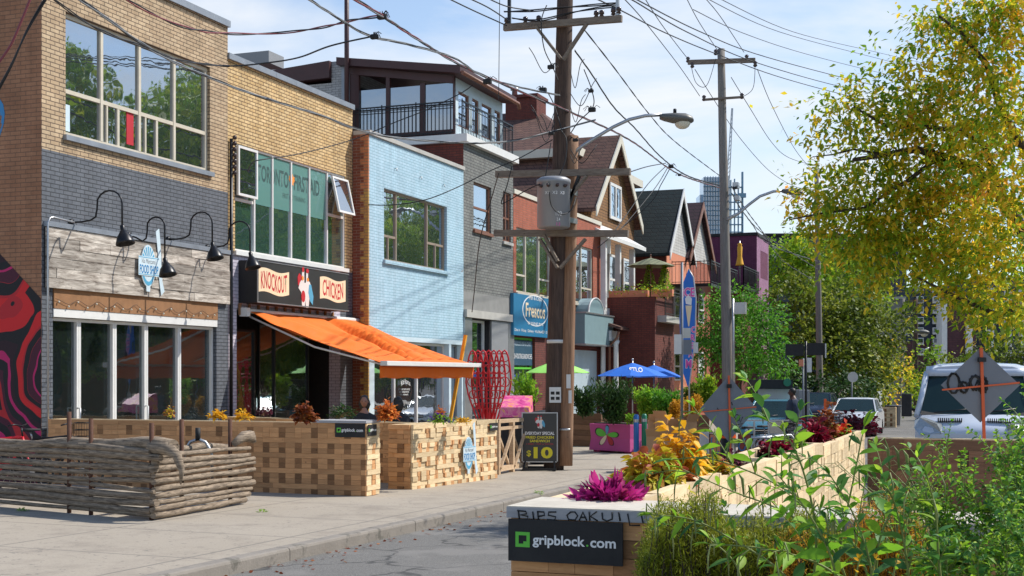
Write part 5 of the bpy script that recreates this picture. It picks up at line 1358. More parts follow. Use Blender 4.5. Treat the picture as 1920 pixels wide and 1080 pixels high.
scrawl([pxs([(1228, 964), (1300, 965), (1302, 973), (1296, 977), (1232, 976), (1227, 970), (1228, 964)]), pxs([(1236, 981), (1318, 983)])], .0034, 'black marker outlined bar drawn right of the words on the cap')
g0 = onY(959, 1000, YN).x; g1 = onY(1172, 1000, YN).x
gripsign(Pl('Y', YN-.022), g0, g1, onY(1060, 1054, YN).z, ZT-.051, (0, 0, 0), 'largest black planter sign on the nearest planter below the graffiti')
xr = -1.50
mods = [(5.52, 5.92, 0), (5.95, 7.34, .004), (7.37, 9.3, -.006), (9.33, 11.9, 0), (11.93, 15.6, .0)]
labs = ['short block planter at the corner under the magenta plant', 'block planter filled with yellow and red coleus beside the road', 'block planter with dark crimson foliage in the middle of the roadside row',
        'block planter with the bright crimson rosette in the roadside row', 'farthest block planter of the roadside row, ending near the parked silver car']
for i, (ya, yb, dz) in enumerate(mods):
    zt = ZT-.012*(ya-5.1)+dz-.0
    planter(labs[i], (xr, ya, 0), PI/2, yb-ya, .42, zt, (4, 4, 4), rough=.006, seed=20+i, base=-.2, rh=.105)
planter('shaded brown block planter in front of the parked white van', (xr+.02, 15.75, -.3), 0, 3.6, .4, onY(1640, 822, 15.75).z+.3, right=False, seed=31, rh=.12, wmats=[M['plank'], M['plank'], M['plankshade'], M['capgrey'], M['pinelit']])  # darker boards than the other planters: shade put into the wood colour
# ================= log fence
Lc = onG(286, 976); Lr = onG(462, 944); Ll = onG(0, 950); dl = (Ll-Lc).normalized(); dr = (Lr-Lc).normalized()
topz = .87
LF = thing('log_fence', 'low fence of stacked grey driftwood logs with rusted rods at the pavement', 'fence', (Lc.x, Lc.y, Lc.z))
rng = random.Random(4)
def log(a, b, r0, r1, wob):
    pts = []; rr = []; n = 12; ph = rng.uniform(0, 6)
    for i in range(n+1):
        t = i/n; p = Vector(a).lerp(Vector(b), t); p.z += wob*math.sin(t*5+ph)*.6+wob*.4*math.sin(t*13+ph); p.x += wob*.5*math.sin(t*7+ph)
        pts.append(p); rr.append(lerp(r0, r1, t)*(1+.12*math.sin(t*17+ph)+rng.uniform(-.05, .05)))
    MB().tube(pts, rr, 9).build('log', M['log'], LF)
nl = 11
for i in range(nl):
    z = Lc.z+.055+i*(topz/nl)
    r_ = rng.uniform(.024, .048); ex = rng.uniform(-.04, .16)
    log(Lc-dl*ex+Vector((0, 0, z-Lc.z)), Lc+dl*6.5+Vector((0, 0, z-Lc.z+.02)), r_, r_*rng.uniform(.55, .95), rng.uniform(.012, .04))
for i in range(10):
    z = .06+i*(topz/nl); r_ = rng.uniform(.024, .044); L_ = (Lr-Lc).length
    log(Lc-dr*rng.uniform(-.02, .05)+Vector((.02, 0, z)), Lc+dr*(L_+rng.uniform(-.12, .22))+Vector((.02, 0, z+rng.uniform(-.02, .02))), r_, r_*rng.uniform(.6, 1.), .01)
log(Lc-dl*.25-Vector((0, 0, 0))+Vector((.02, .1, topz+.01)), Lc+dl*3.2+Vector((0, 0, topz-.02)), .085, .05, .06)
bp = Lc-dl*.2+Vector((.02, .05, topz))
MB().tube([bp+dl*.3, bp, bp-dl*.16+Vector((0, 0, -.08)), bp-dl*.24+Vector((0, 0, -.26)), bp-dl*.22+Vector((0, 0, -.42))], [.08, .085, .06, .035, .01], 8).build('root_stub', M['log'], LF)
e_ = Lr+Vector((0, 0, topz-.02)); MB().tube([e_-dr*.35, e_-dr*.1+Vector((0, 0, .08)), e_+dr*.12+Vector((0, 0, .08)), e_+dr*.25], [.05, .075, .085, .03], 7).build('root_stub', M['log'], LF)
log(Lc+Vector((-.3, .6, topz-.08))+dl*.1, Lr+Vector((-.35, .1, topz-.08)), .05, .05, .03)
for px, yt in ((117, 772), (203, 785), (296, 793), (345, 786), (431, 786)):
    if px < 290: b = Lc+dl*((Lc-onG(px, 963)).length); b = Vector((b.x, b.y, Lc.z))
    elif px == 296: b = Lc+Vector((-.05, .05, 0))
    elif px == 345: b = Lc+dr*.9+Vector((-.12, 0, 0))
    else: b = Lc+dr*(L_-.3)+Vector((-.1, 0, 0))
    dep = b.y*CY-b.x*SY; zt = CH+(HY-yt)/FL*dep
    MB().tube([b, (b.x, b.y, zt)], .028, 6).build('rusted_rod', M['rust'], LF)
# ================= sandwich board
sb = onG(1012, 882); k = (sb.y*CY-sb.x*SY)/FL; zt = CH+(HY-775)*k; z0 = CH+(HY-865)*k
rzs = .28
SBd = lthing('sandwich_board', 'black sandwich board advertising an everyday ten dollar fried chicken sandwich', 'sign', (sb.x, sb.y, sb.z), rzs)
w = 64*k; h0 = z0-sb.z; h1 = zt-sb.z; Ps_ = Pl('Y', 0)
MB().pbox(Ps_, -w/2, w/2, h0, h1, -.03, 0).build('panel', M['sign_black'], SBd)
m = MB(); m.pbox(Ps_, -w/2-.02, -w/2, h0, h1+.02, -.035, .012); m.pbox(Ps_, w/2, w/2+.02, h0, h1+.02, -.035, .012); m.pbox(Ps_, -w/2, w/2, h1, h1+.02, -.035, .01); m.pbox(Ps_, -w/2, w/2, h0-.02, h0, -.035, .01)
m.build('frame', M['steel'], SBd)
m = MB()
for s in (-1, 1): m.bar((s*w*.42, .01, h0), (s*w*.46, -.25, .03), .03); m.bar((s*w*.42, .01, h0), (s*w*.46, .25, .03), .03); m.bar((s*w*.46, -.3, .03), (s*w*.46, .3, .03), .04)
m.bar((-w*.46, -.28, .04), (w*.46, -.28, .04), .05); m.bar((-w*.46, .28, .04), (w*.46, .28, .04), .05)
m.build('base', M['black'], SBd)
hh = h1-h0
roosters(Pl('Y', -.001), 0, h0+hh*.82, hh*.27, SBd)
lettering('EVERYDAY SPECIAL', Ps_, 0, h0+hh*.585, w*.86, hh*.065, M['ink_white'], SBd, .003, bold=.02)
lettering('FRIED CHICKEN', Ps_, 0, h0+hh*.50, w*.82, hh*.055, M['ink_yellow'], SBd, .003, bold=.02)
lettering('SANDWICH', Ps_, 0, h0+hh*.425, w*.58, hh*.055, M['ink_yellow'], SBd, .003, bold=.02)
lettering('+ FRIES + POP or WATER', Ps_, 0, h0+hh*.36, w*.8, hh*.035, M['ink_red'], SBd, .003)
lettering('$', Ps_, -w*.32, h0+hh*.16, w*.13, hh*.14, M['ink_yellow'], SBd, .003, bold=.02)
lettering('10', Ps_, w*.1, h0+hh*.18, w*.56, hh*.24, M['ink_yellow'], SBd, .003, bold=.04)
# ================= cross braced timber rail and clutter behind the board
r0 = onG(932, 890); r1 = onG(979, 882)
RL = thing('braced_timber_rail', 'rough timber railing with crossed braces between planter and sandwich board', 'railing', (r0.x, r0.y, r0.z))
r2 = r1+Vector((-.05, .35, 0)); hz = CH+(HY-790)*(r0.y*CY-r0.x*SY)/FL-r0.z
m = MB(); m.bar(r0+Vector((0, 0, hz)), r2+Vector((0, 0, hz)), .09, .07); m.bar(r0+Vector((0, 0, hz-.14)), r2+Vector((0, 0, hz-.14)), .06, .06); m.bar(r0+Vector((0, 0, .1)), r2+Vector((0, 0, .1)), .09, .09); m.build('rail', M['rawwood'], RL)
for t in (.02, .5, .98):
    p = r0.lerp(r2, t); MB().bar(p, p+Vector((0, 0, hz)), .09, .09).build('post', M['rawwood'], RL)
for a, b in ((.05, .5), (.5, .05), (.53, .98), (.98, .53)):
    pa, pb = r0.lerp(r2, a), r0.lerp(r2, b); off = Vector((.05 if a < b else -.05, -.03, 0)); MB().bar(pa+off+Vector((0, 0, .12)), pb+off+Vector((0, 0, hz-.12)), .05, .05).build('brace', M['rawwood'], RL)
nb = onG(968, 868); kk = (nb.y*CY-nb.x*SY)/FL
NB = lthing('newspaper_box', 'newspaper box with pink and orange flower print on its sloping lid', 'box', (nb.x, nb.y, nb.z), .2)
w = 52*kk; zt = CH+(HY-742)*kk-nb.z; zf = CH+(HY-765)*kk-nb.z; zl_ = CH+(HY-782)*kk-nb.z
MB().hexa([(-w/2, -.25, .12), (w/2, -.25, .12), (w/2, .3, .12), (-w/2, .3, .12), (-w/2, -.25, zl_), (w/2, -.25, zl_), (w/2, .3, zl_), (-w/2, .3, zl_)]).build('cabinet', M['blackmat'], NB)
MB().hexa([(-w/2-.03, -.3, zl_+.003), (w/2+.03, -.3, zl_+.003), (w/2+.03, .32, zl_+.003), (-w/2-.03, .32, zl_+.003), (-w/2, -.26, zf+.02), (w/2+.01, -.26, zf+.02), (w/2+.01, .3, zt), (-w/2, .3, zt)]).build('lid', M['flowertop'], NB)
m = MB(); [m.box(x-.03, x+.03, y-.03, y+.03, 0, .118) for x in (-w*.4, w*.4) for y in (-.2, .25)]; m.build('feet', M['black'], NB)
bn = onG(1012, 872); kk = (bn.y*CY-bn.x*SY)/FL
BN = thing('litter_bin', 'black round litter bin with domed lid behind the sandwich board at the pole', 'bin', (bn.x-.1, bn.y+.5, bn.z))
MB().lathe((bn.x-.1, bn.y+.5, bn.z), [(.28, 0), (.32, .1), (.33, .85), (.36, .9), (.36, 1.0), (.25, 1.12), (.05, 1.16)], 18).build('body', M['blackmat'], BN)
MB().lathe((bn.x-.1, bn.y+.5, bn.z), [(.335, .6), (.337, .64)], 18, cap=False).build('band', M['steel'], BN)
# ================= red loop sculpture
rs = onG(914, 840); rs = onD(916, 786, 31.8); kk = 31.8/FL; gz_ = gnd(rs.x, rs.y); zt = CH+(HY-657)*kk
RS = thing('red_metal_sculpture', 'tall sculpture of glossy red steel loops shaped like slender leaves', 'sculpture', (rs.x, rs.y, gz_))
rt_ = Vector((CY, SY, 0)); wv_ = 30*kk
for i in range(7):
    c = -wv_+2*wv_*i/6; cz = 0.; yo = Vector((-SY, CY, 0))*(.12*(i % 2)); m = MB()
    pts = []; H_ = zt-gz_
    for j in range(25):
        a = 2*PI*j/24; x = math.sin(a); yv = -math.cos(a)
        wid = .30*(1 if yv > 0 else (1+yv)**.8)*abs(1)
        t_ = (yv+1)/2; px_ = lerp(c*.25, c, min(1, t_*1.6))
        z = lerp(.25, H_, (yv*.5+.5)**.9)
        pts.append(rs*1+rt_*(px_+x*wid*.55)+yo+Vector((0, 0, gz_-rs.z+z)))
    m.tube(pts, .022, 6, False); m.build('loop', M['red_paint'], RS)
    m = MB()
    for j, (t_, rr) in enumerate(((.93, .10), (.82, .12), (.70, .12), (.58, .10), (.47, .07))):
        px_ = lerp(c*.25, c, min(1, t_*1.6)); cc = rs+rt_*px_+yo+Vector((0, 0, gz_-rs.z+H_*t_))
        MB().tube([cc+rt_*rr*math.cos(2*PI*q/12)+Vector((0, 0, rr*math.sin(2*PI*q/12))) for q in range(13)], .014, 5, False).build('ring', M['red_paint'], RS)
    m.tube([rs+rt_*(c*.25)+yo+Vector((0, 0, gz_-rs.z)), rs+rt_*(c*.28)+yo+Vector((0, 0, gz_-rs.z+.35))], .03, 6); m.build('stem', M['red_paint'], RS)
# ================= utility poles
def pole(label, b, t, r0, r1, mat, group='utility poles'):
    p = thing('utility_pole', label, 'utility pole', b, group); n = 10
    MB().tube([Vector(b).lerp(Vector(t), i/n) for i in range(n+1)], [lerp(r0, r1, i/n) for i in range(n+1)], 14).build('shaft', mat, p); return p
DP = 26.3
UP = pole('tall dark timber utility pole carrying a grey transformer beside the pavement', onD(1038, 884, DP), onD(1062, -110, DP), .205, .155, M['pole'])
UQ = pole('shorter newer brown pole strapped against the dark transformer pole', onD(1060, 873, DP-.1), onD(1074, 255, DP-.05), .145, .115, M['pole2'])
YP = (onD(1050, 400, DP)).y
def arm(par, px0, py0, px1, py1, Y, t=.13, name='cross_arm', mat='arm'):
    a, b = onY(px0, py0, Y), onY(px1, py1, Y); return MB().bar(a, b, .10, t).build(name, M[mat], par)
yf = YP-.26
arm(UP, 945, 52, 1166, 35, yf); arm(UP, 930, 327, 1182, 322, yf); arm(UP, 927, 437, 1178, 438, yf)
arm(UP, 930, 327, 1182, 322, YP+.26)
for q in ((1005, 50, 1052, 110), (1100, 45, 1056, 112), (1012, 448, 1046, 503), (1098, 448, 1050, 503), (1020, 440, 1046, 490), (1086, 330, 1060, 400), (1100, 330, 1066, 372)):
    arm(UP, *q, yf-.05, .05, 'brace', 'arm' if q[0] != 1086 else 'black')
for px, py in ((950, 40), (985, 38), (1010, 36), (1118, 27), (1150, 22), (1160, 20), (1128, 26)):
    c = onY(px, py+6, yf); MB().lathe(c, [(.02, -.12), (.02, 0), (.055, .01), (.03, .05), (.055, .06), (.05, .12), (.02, .14)], 8).build('insulator', M['porcelain'], UP)
a = onY(955, 48, yf); MB().bar(a, a+Vector((0, 0, 1.1)), .06).build('riser', M['black'], UP); a = onY(1158, 40, yf); MB().bar(a, a+Vector((0, 0, 1.1)), .06).build('riser', M['steel'], UP)
DT = DP-.62; kt = DT/FL; tb, tt = onD(1038, 428, DT), onD(1038, 338, DT); rr = 31*kt; hh = tt.z-tb.z
TR = thing('pole_transformer', 'grey cylindrical transformer hung on the dark utility pole', 'transformer', tb)
MB().lathe(tb, [(rr*.9, 0), (rr, .03), (rr, hh*.92), (rr*1.04, hh*.93), (rr*1.04, hh), (rr*.8, hh+.05), (.02, hh+.07)], 28).build('tank', M['transformer'], TR)
m = MB()
for a in (-2.4, -1.9, -1.4, -.9):
    c = tb+Vector((rr*math.cos(a+YAW), rr*math.sin(a+YAW), hh*.84)); m.lathe(c, [(.03, 0), (.035, .04), (.02, .05), (.02, .1)], 8, (math.cos(a+YAW), math.sin(a+YAW), .2))
m.build('bushing', M['porcelain'], TR)
m = MB(); m.bar(tb+Vector((.2, .3, hh*.8)), tb+Vector((.25, .62, hh*.8)), .1); m.bar(tb+Vector((.2, .3, hh*.2)), tb+Vector((.25, .62, hh*.2)), .1); m.build('hanger', M['steel'], TR)
class PC:
    """cylindrical text wrap"""
    def __init__(s, c, r, a0): s.c = c; s.r = r; s.a0 = a0
    def p(s, a, b, d=0):
        t = s.a0+a/s.r; return (s.c.x+(s.r+d)*math.cos(t), s.c.y+(s.r+d)*math.sin(t), b)
pc = PC(tb, rr, -PI/2+YAW+.1)
for tx, a, b, w_, h_ in (('X1  X2  X3', -.02, .70, .40, .06), ('100', .06, .27, .12, .09), ('2.4', .05, .15, .07, .06), ('13', .05, .05, .07, .06)):
    lettering(tx, pc, a, tb.z+hh*b, w_, h_, M['ink_white'] if tx != '13' else M['ink_pink'], TR, .004)
# steel straps, flyers
m = MB()
for py in (641,): m.lathe(onD(1044, py, DP), [(.20, -.03), (.203, -.03), (.203, .04), (.20, .04)], 14, cap=False)
m.build('strap', M['paper'], UP)
MB().lathe(onD(1060, 805, DP-.1), [(.147, -.02), (.149, -.02), (.149, .02), (.147, .02)], 14, cap=False).build('strap', M['steel'], UQ)
def flyer(px0, px1, py0, py1, D, label, rot=0):
    a, b = onD(px0, py1, D), onD(px1, py0, D); t = thing('flyer', label, 'flyer', a, 'paper flyers stapled to the poles')
    u = Vector((b.x-a.x, b.y-a.y, 0)); z = b.z-a.z; n = Vector((SY, -CY, 0))*.006
    m = MB(); m.hexa([a, a+u, a+u+n, a+n, a+Vector((0, 0, z)), a+u+Vector((0, 0, z)), a+u+n+Vector((0, 0, z)), a+n+Vector((0, 0, z))]); m.build('sheet', M['paper'], t); return t, a, u, z, n
t, a, u, z, n = flyer(1030, 1052, 726, 755, DP-.225, 'white flyer with four dark photographs on the dark pole')
m = MB()
for i in (0, 1):
    for j in (0, 1):
        p = a+u*(.12+.44*i)+Vector((0, 0, z*(.18+.34*j)))+n*1.1; m.hexa([p, p+u*.32, p+u*.32+n*.3, p+n*.3]+[v+Vector((0, 0, z*.2)) for v in (p, p+u*.32, p+u*.32+n*.3, p+n*.3)])
m.build('photographs', M['blackmat'], t)
flyer(1062, 1070, 702, 728, DP-.27, 'narrow rain worn notice on the newer brown pole'); t = flyer(1066, 1072, 732, 756, DP-.27, 'yellow and white notice low on the newer brown pole')[0]
# street lamps on curved arms
def streetlamp(label, pts, D, head, r=.035):
    t = thing('street_lamp', label, 'street lamp', onD(*pts[0], D), 'cobra head street lamps')
    MB().tube([onD(x, y, D-.02*i) for i, (x, y) in enumerate(pts)], [r*1.4]+[r]*(len(pts)-1), 8).build('arm', M['steel'], t)
    k = D/FL; (hx0, hx1, hy) = head; Dh = D-.02*len(pts)
    a, b = onD(hx0, hy, Dh), onD(hx1, hy+.12*(hx1-hx0), Dh); ax = (b-a).normalized(); L = (b-a).length
    s = Vector((-SY, CY, 0)); u = Vector((0, 0, 1)); rings = []
    for f, w, hu, hd in ((0, .05, .05, .05), (.12, .10, .07, .07), (.4, .16, .10, .09), (.75, .19, .12, .07), (.95, .15, .08, .04), (1, .08, .02, .02)):
        c = a+ax*L*f; ww = w*L/.62; rings.append([c+s*ww*math.cos(q)+u*((hu if math.sin(q) > 0 else hd)*math.sin(q))*L/.62 for q in [2*PI*i/12 for i in range(12)]])
    m = MB(); m.loft(rings); m.build('lamp_head', M['lampgrey'], t)
    m = MB(); c = a+ax*L*.68; m.ball(c-u*.06*L/.62, L*.24, L*.2, L*.19, 14); m.build('lens', M['lens'], t)
    m = MB(); c = a+ax*L*.45+u*.09*L/.62; m.lathe(c, [(.035, 0), (.035, .09), (.02, .1)], 8); m.build('photocell', M['black'], t)
streetlamp('larger street lamp on a curved arm from the transformer pole', [(1074, 288), (1090, 275), (1120, 256), (1150, 238), (1180, 224), (1210, 217), (1240, 215)], DP-.1, (1237, 1300, 219))
D2 = 46.
U2 = pole('silvered utility pole with single top cross arm before the plum block', onD(1366, 800, D2), onD(1352, 92, D2), .2, .13, M['polegrey'])
Y2 = onD(1358, 400, D2).y-.2
arm(U2, 1290, 117, 1416, 113, Y2, .16); arm(U2, 1320, 187, 1392, 182, Y2, .07)
for px, py in ((1290, 112), (1298, 122), (1342, 98), (1400, 108), (1416, 120), (1320, 184), (1391, 180)):
    MB().lathe(onY(px, py, Y2), [(.04, -.1), (.08, -.06), (.05, 0), (.08, .05), (.04, .1)], 8).build('insulator', M['porcelain'], U2)
m = MB()
for px, py, w_ in ((1380, 348, .2), (1383, 372, .16), (1388, 578, .4)):
    c = onD(px, py, D2-.2); MB().box(c.x-w_/2, c.x+w_/2, c.y-.15, c.y+.15, c.z-w_*.5, c.z+w_*.5).build('equipment_box', M['steel'], U2)
MB().tube([onD(1374, 560, D2-.2), onD(1376, 720, D2-.2)], .05, 6).build('conduit', M['steel'], U2)
streetlamp('smaller street lamp on a long arm from the silvered second pole', [(1362, 412), (1385, 400), (1405, 383), (1425, 368), (1450, 359), (1470, 357)], D2-.1, (1466, 1505, 358), .05)
U3 = pole('third utility pole rising among the street trees', onD(1538, 790, 72), onD(1531, 313, 72), .2, .12, M['polegrey'])
U4 = pole('distant thin utility pole left of the end of the road', onD(1684, 786, 92), onD(1692, 560, 92), .22, .16, M['polegrey'])
U5 = pole('farthest utility pole with cross arms by the brick tower', onD(1716, 782, 105), onD(1716, 560, 105), .26, .2, M['pole'])
for yy_ in (565, 578): 
    a, b = onD(1700, yy_, 105), onD(1730, yy_, 105); MB().bar(a, b, .15, .2).build('cross_arm', M['arm'], U5)
streetlamp('pale street lamp arm on the distant thin pole', [(1690, 632), (1702, 626), (1716, 621)], 92, (1714, 1742, 621), .06)
streetlamp('lower pale street lamp arm on the farthest pole', [(1718, 665), (1732, 656), (1746, 651)], 105, (1744, 1760, 650), .06)
# ================= overhead cables
def cable(label, pts, r=.012, mat='cable', twist=0, sub=8):
    P = [onD(*p) for p in pts]; n = len(P); out = []
    for i in range(n-1):
        p0, p1, p2, p3 = P[max(0, i-1)], P[i], P[i+1], P[min(n-1, i+2)]
        for j in range(sub):
            t = j/sub; out.append(.5*((2*p1)+(p2-p0)*t+(2*p0-5*p1+4*p2-p3)*t*t+(3*p1-p0-3*p2+p3)*t**3))
    out.append(P[-1])
    t = thing('overhead_cable', label, 'cable', P[0], 'overhead cables')
    if twist:
        tot = 0; strands = [[] for _ in range(twist)]
        fine = []
        for i in range(len(out)-1):
            for j in range(4): fine.append(out[i].lerp(out[i+1], j/4))
        for i, p in enumerate(fine):
            if i: tot += (p-fine[i-1]).length
            for s in range(twist):
                a = tot*2.6+2*PI*s/twist; strands[s].append(p+Vector((0, math.cos(a), math.sin(a)))*r*1.25)
        for s in range(twist): MB().tube(strands[s], r, 4, False).build('strand', M[('cable', 'cable_grey', 'cable_red')[s] if mat == 'mix' else (mat if s else 'cable')], t)
    else: MB().tube(out, r, 5, False).build('strand', M[mat], t)
    return t
cable('thick red and black twisted cable crossing the maroon sun room to the transformer pole', [(655, -8, 15), (720, 32, 16.5), (790, 78, 19), (860, 120, 21.5), (960, 165, 24), (1060, 206, 26), (1180, 262, 31), (1270, 325, 38), (1350, 352, 45.6)], .012, 'mix', 3)
cable('grey twisted cable from the top of the frame down past the sun room gutter', [(570, -8, 14), (620, 25, 15.5), (690, 66, 17), (760, 82, 18.5), (850, 108, 20.5), (900, 140, 22.5), (960, 160, 24), (1030, 175, 25.5), (1050, 178, 26)], .009, 'cable_grey', 3)
cable('dark service cable sagging from the corner shop roof towards the vent mast', [(225, -8, 15), (290, 28, 16), (350, 52, 17), (428, 63, 19), (520, 62, 20), (600, 52, 19), (660, 38, 17.5), (715, 30, 16.5)], .010, 'cable_red', 2)
cable('thin black cable rising from the yellow brick roof to the grey cable', [(370, 118, 20), (430, 124, 19.5), (500, 118, 19), (560, 108, 18.5), (620, 86, 17.5), (700, 68, 17)], .012, 'cable')
cable('black cable pair across the top of the corner shop window', [(92, -8, 12), (160, 41, 13), (210, 66, 14), (259, 84, 15), (333, 112, 17), (400, 122, 19), (430, 124, 20)], .008, 'cable', 2)
cable('long grey cable running from the corner shop window to the pole', [(140, -8, 11), (200, 34, 12), (260, 78, 13), (330, 118, 14.5), (400, 148, 16), (478, 178, 17.5), (600, 216, 20), (663, 240, 21), (740, 258, 22.5), (870, 268, 24), (960, 264, 25), (1050, 243, 25.9), (1118, 224, 26.2)], .009, 'cable_grey', 3)
cable('dark red cable crossing the side wall at the upper left', [(-10, 128, 9), (20, 85, 9), (42, 35, 9), (60, -10, 9)], .009, 'cable_red')
cable('pair of black cables crossing the side wall at the upper left', [(-10, 180, 9.3), (20, 125, 9.3), (52, 55, 9.3), (90, -10, 9.3)], .007, 'cable', 2)
cable('black service wire from the green tinted window to the sun room corner', [(464, 322, 23), (475, 304, 22), (500, 298, 22), (568, 287, 23), (664, 261, 24), (744, 228, 24), (800, 206, 24), (862, 176, 24), (886, 160, 24)], .010)
cable('thin wire sweeping from the blue brick wall up to the transformer pole', [(690, 384, 25), (740, 384, 25), (800, 374, 25), (860, 350, 25.5), (920, 320, 26), (975, 296, 26), (1036, 262, 26.2)], .010)
cable('thick black cable from the pole down to the silvered pole', [(1078, 95, 26.4), (1110, 140, 28), (1150, 200, 30), (1190, 240, 32.5), (1240, 295, 36), (1290, 330, 41), (1350, 348, 45.6)], .011, 'cable', 3)
cable('straight black cable descending from the top cross arm to the silvered pole', [(1095, 55, 26.3), (1150, 125, 29), (1218, 215, 34), (1265, 265, 38), (1350, 330, 45.6)], .010, 'cable', 2)
cable('thin wire from the top of the frame to the silvered pole arm', [(1165, -8, 28), (1200, 30, 32), (1240, 80, 38), (1278, 130, 43), (1312, 180, 45.7)], .012)
cable('thin wire falling from the top edge to the left end of the silvered arm', [(1206, -8, 33), (1240, 45, 37), (1280, 98, 43), (1294, 115, 45.7)], .012)
cable('thin wire from the top edge to the silvered pole head', [(1285, -8, 38), (1310, 40, 41), (1344, 92, 45.8)], .012)
cable('thin wire from the top edge to the right end of the silvered arm', [(1318, -8, 37), (1350, 30, 40), (1395, 98, 45.5)], .012)
for i, (pts, lab) in enumerate((([(1080, -20, 24), (1165, 20, 29), (1244, 60, 34), (1340, 100, 40), (1470, 147, 50), (1618, 186, 62), (1760, 215, 74)], 'lowest'), ([(1110, -30, 24), (1180, -3, 28), (1288, 60, 35), (1420, 118, 46), (1595, 167, 60), (1760, 200, 74)], 'second lowest'),
      ([(1180, -8, 28), (1314, 60, 37), (1440, 108, 46), (1640, 160, 62), (1760, 185, 72)], 'third lowest'), ([(1300, 18, 32), (1388, 60, 40), (1500, 98, 50), (1640, 134, 62), (1760, 160, 72)], 'third highest'), ([(1315, -8, 33), (1462, 60, 46), (1640, 108, 62), (1760, 138, 72)], 'second highest'), ([(1330, -12, 33), (1488, 60, 47), (1640, 97, 62), (1760, 125, 72)], 'highest'))):
    cable(f'{lab} of the six power lines sweeping across the sky into the autumn tree', pts, .011 if i > 2 else .016)
for pts, lab in (([(1303, 130, 45.7), (1347, 200, 49), (1390, 262, 55), (1440, 318, 62), (1480, 345, 68), (1507, 354, 72), (1533, 356, 72)], 'lowest'), ([(1371, 145, 45.7), (1407, 204, 50), (1447, 267, 57), (1480, 296, 63), (1533, 312, 72)], 'middle'), ([(1420, 130, 45.7), (1447, 197, 52), (1492, 282, 63), (1533, 330, 72)], 'steepest')):
    cable(f'{lab} line from the silvered pole to the third pole', pts, .013)
for pts, lab in (([(1372, 350, 45.5), (1400, 395, 50), (1430, 435, 55), (1470, 490, 62), (1534, 530, 72)], 'lowest sagging twisted'), ([(1372, 362, 45.5), (1395, 400, 50), (1440, 445, 57), (1534, 505, 72)], 'middle sagging twisted'), ([(1376, 372, 45.5), (1410, 420, 52), (1445, 460, 58), (1534, 490, 72)], 'upper sagging twisted')):
    cable(f'{lab} cable to the third pole past the plum block', pts, .014, 'cable_grey', 2)
cable('thin vertical wire hanging left of the cross arm over the sun room', [(937, -8, 24), (936, 90, 24), (935, 190, 24)], .007)
for pts, lab in (([(830, -8, 23), (888, 20, 24.5), (950, 48, 26)], 'lower left'), ([(868, -8, 23), (915, 14, 24.5), (955, 40, 26)], 'middle left'), ([(905, -8, 24), (950, 12, 25.5), (1000, 20, 26)], 'upper left'), ([(945, 22, 26), (1000, 20, 26), (1060, 14, 26), (1160, 6, 26)], 'level'), ([(960, 34, 26), (1010, 38, 26), (1080, 22, 26), (1130, 14, 26), (1160, 12, 26)], 'wavy level')):
    cable(f'{lab} power wire meeting the top cross arm', pts, .013, 'cable', 2 if 'level' in lab else 0)
for pts, lab in (([(1248, 312, 37), (1215, 345, 36), (1180, 395, 34), (1140, 450, 32)], 'left'), ([(1252, 314, 37), (1230, 350, 36), (1190, 400, 34), (1150, 445, 32)], 'middle'), ([(1256, 316, 37), (1240, 345, 37), (1215, 385, 37), (1120, 465, 37)], 'right'), ([(1182, 322, 26), (1215, 312, 30), (1248, 306, 37)], 'upper')):
    cable(f'{lab} strand of the bundle fanning down from the cable splice over the gables', pts, .012)
for pts, lab in (([(1025, 10, 26), (1015, 40, 25.9), (1020, 90, 25.9), (1036, 125, 25.9), (1046, 150, 25.9)], 'upper black jumper loop on the pole'), ([(1033, 268, 25.6), (1028, 300, 25.5), (1022, 336, 25.5)], 'short jumper to the transformer lid'), ([(1052, 245, 25.8), (1062, 262, 25.7), (1060, 300, 25.6), (1045, 336, 25.5)], 'curved jumper above the transformer'),
      ([(1030, 360, 25.3), (1034, 385, 25.3), (1050, 401, 25.3), (1070, 395, 25.5), (1080, 370, 25.9)], 'curved black lead on the transformer tank'), ([(960, 312, 26), (950, 350, 26), (940, 380, 26), (950, 378, 26), (990, 355, 25.6), (1012, 345, 25.4)], 'drooping lead from the cross arm end to the transformer'),
      ([(1028, 175, 25.9), (1040, 200, 25.9), (1055, 250, 25.8)], 'thin lead down the middle of the pole'), ([(1295, 118, 45.6), (1305, 155, 45.6), (1325, 160, 45.6), (1342, 110, 45.6)], 'wide jumper loop on the silvered arm'), ([(1416, 120, 45.6), (1412, 165, 45.6), (1392, 182, 45.6)], 'right jumper loop on the silvered pole'), ([(1095, 130, 26), (1110, 170, 26), (1112, 200, 26), (1085, 228, 26), (1070, 250, 26)], 'bent jumper right of the pole'), ([(935, 325, 26), (925, 360, 27), (900, 450, 28), (890, 540, 29), (885, 585, 29.5)], 'long thin lead falling in front of the grey brick wall')):
    cable(lab, pts, .011)
rj = random.Random(9)
for i in range(9):
    y0_ = rj.uniform(110, 300); s_ = rj.choice((-1, 1)); x0_ = 1055+s_*14; x1_ = x0_+s_*rj.uniform(12, 45); y1_ = y0_+rj.uniform(-20, 40); sg = rj.uniform(15, 45)
    cable('thin jumper wire in the tangle around the dark pole', [(x0_, y0_, DP-.2), ((x0_+x1_)/2, (y0_+y1_)/2+sg, DP-.4), (x1_, y1_, DP-.5), (x1_+s_*8, y1_-12, DP-.4)], .008)['group'] = 'jumper wires around the dark pole'
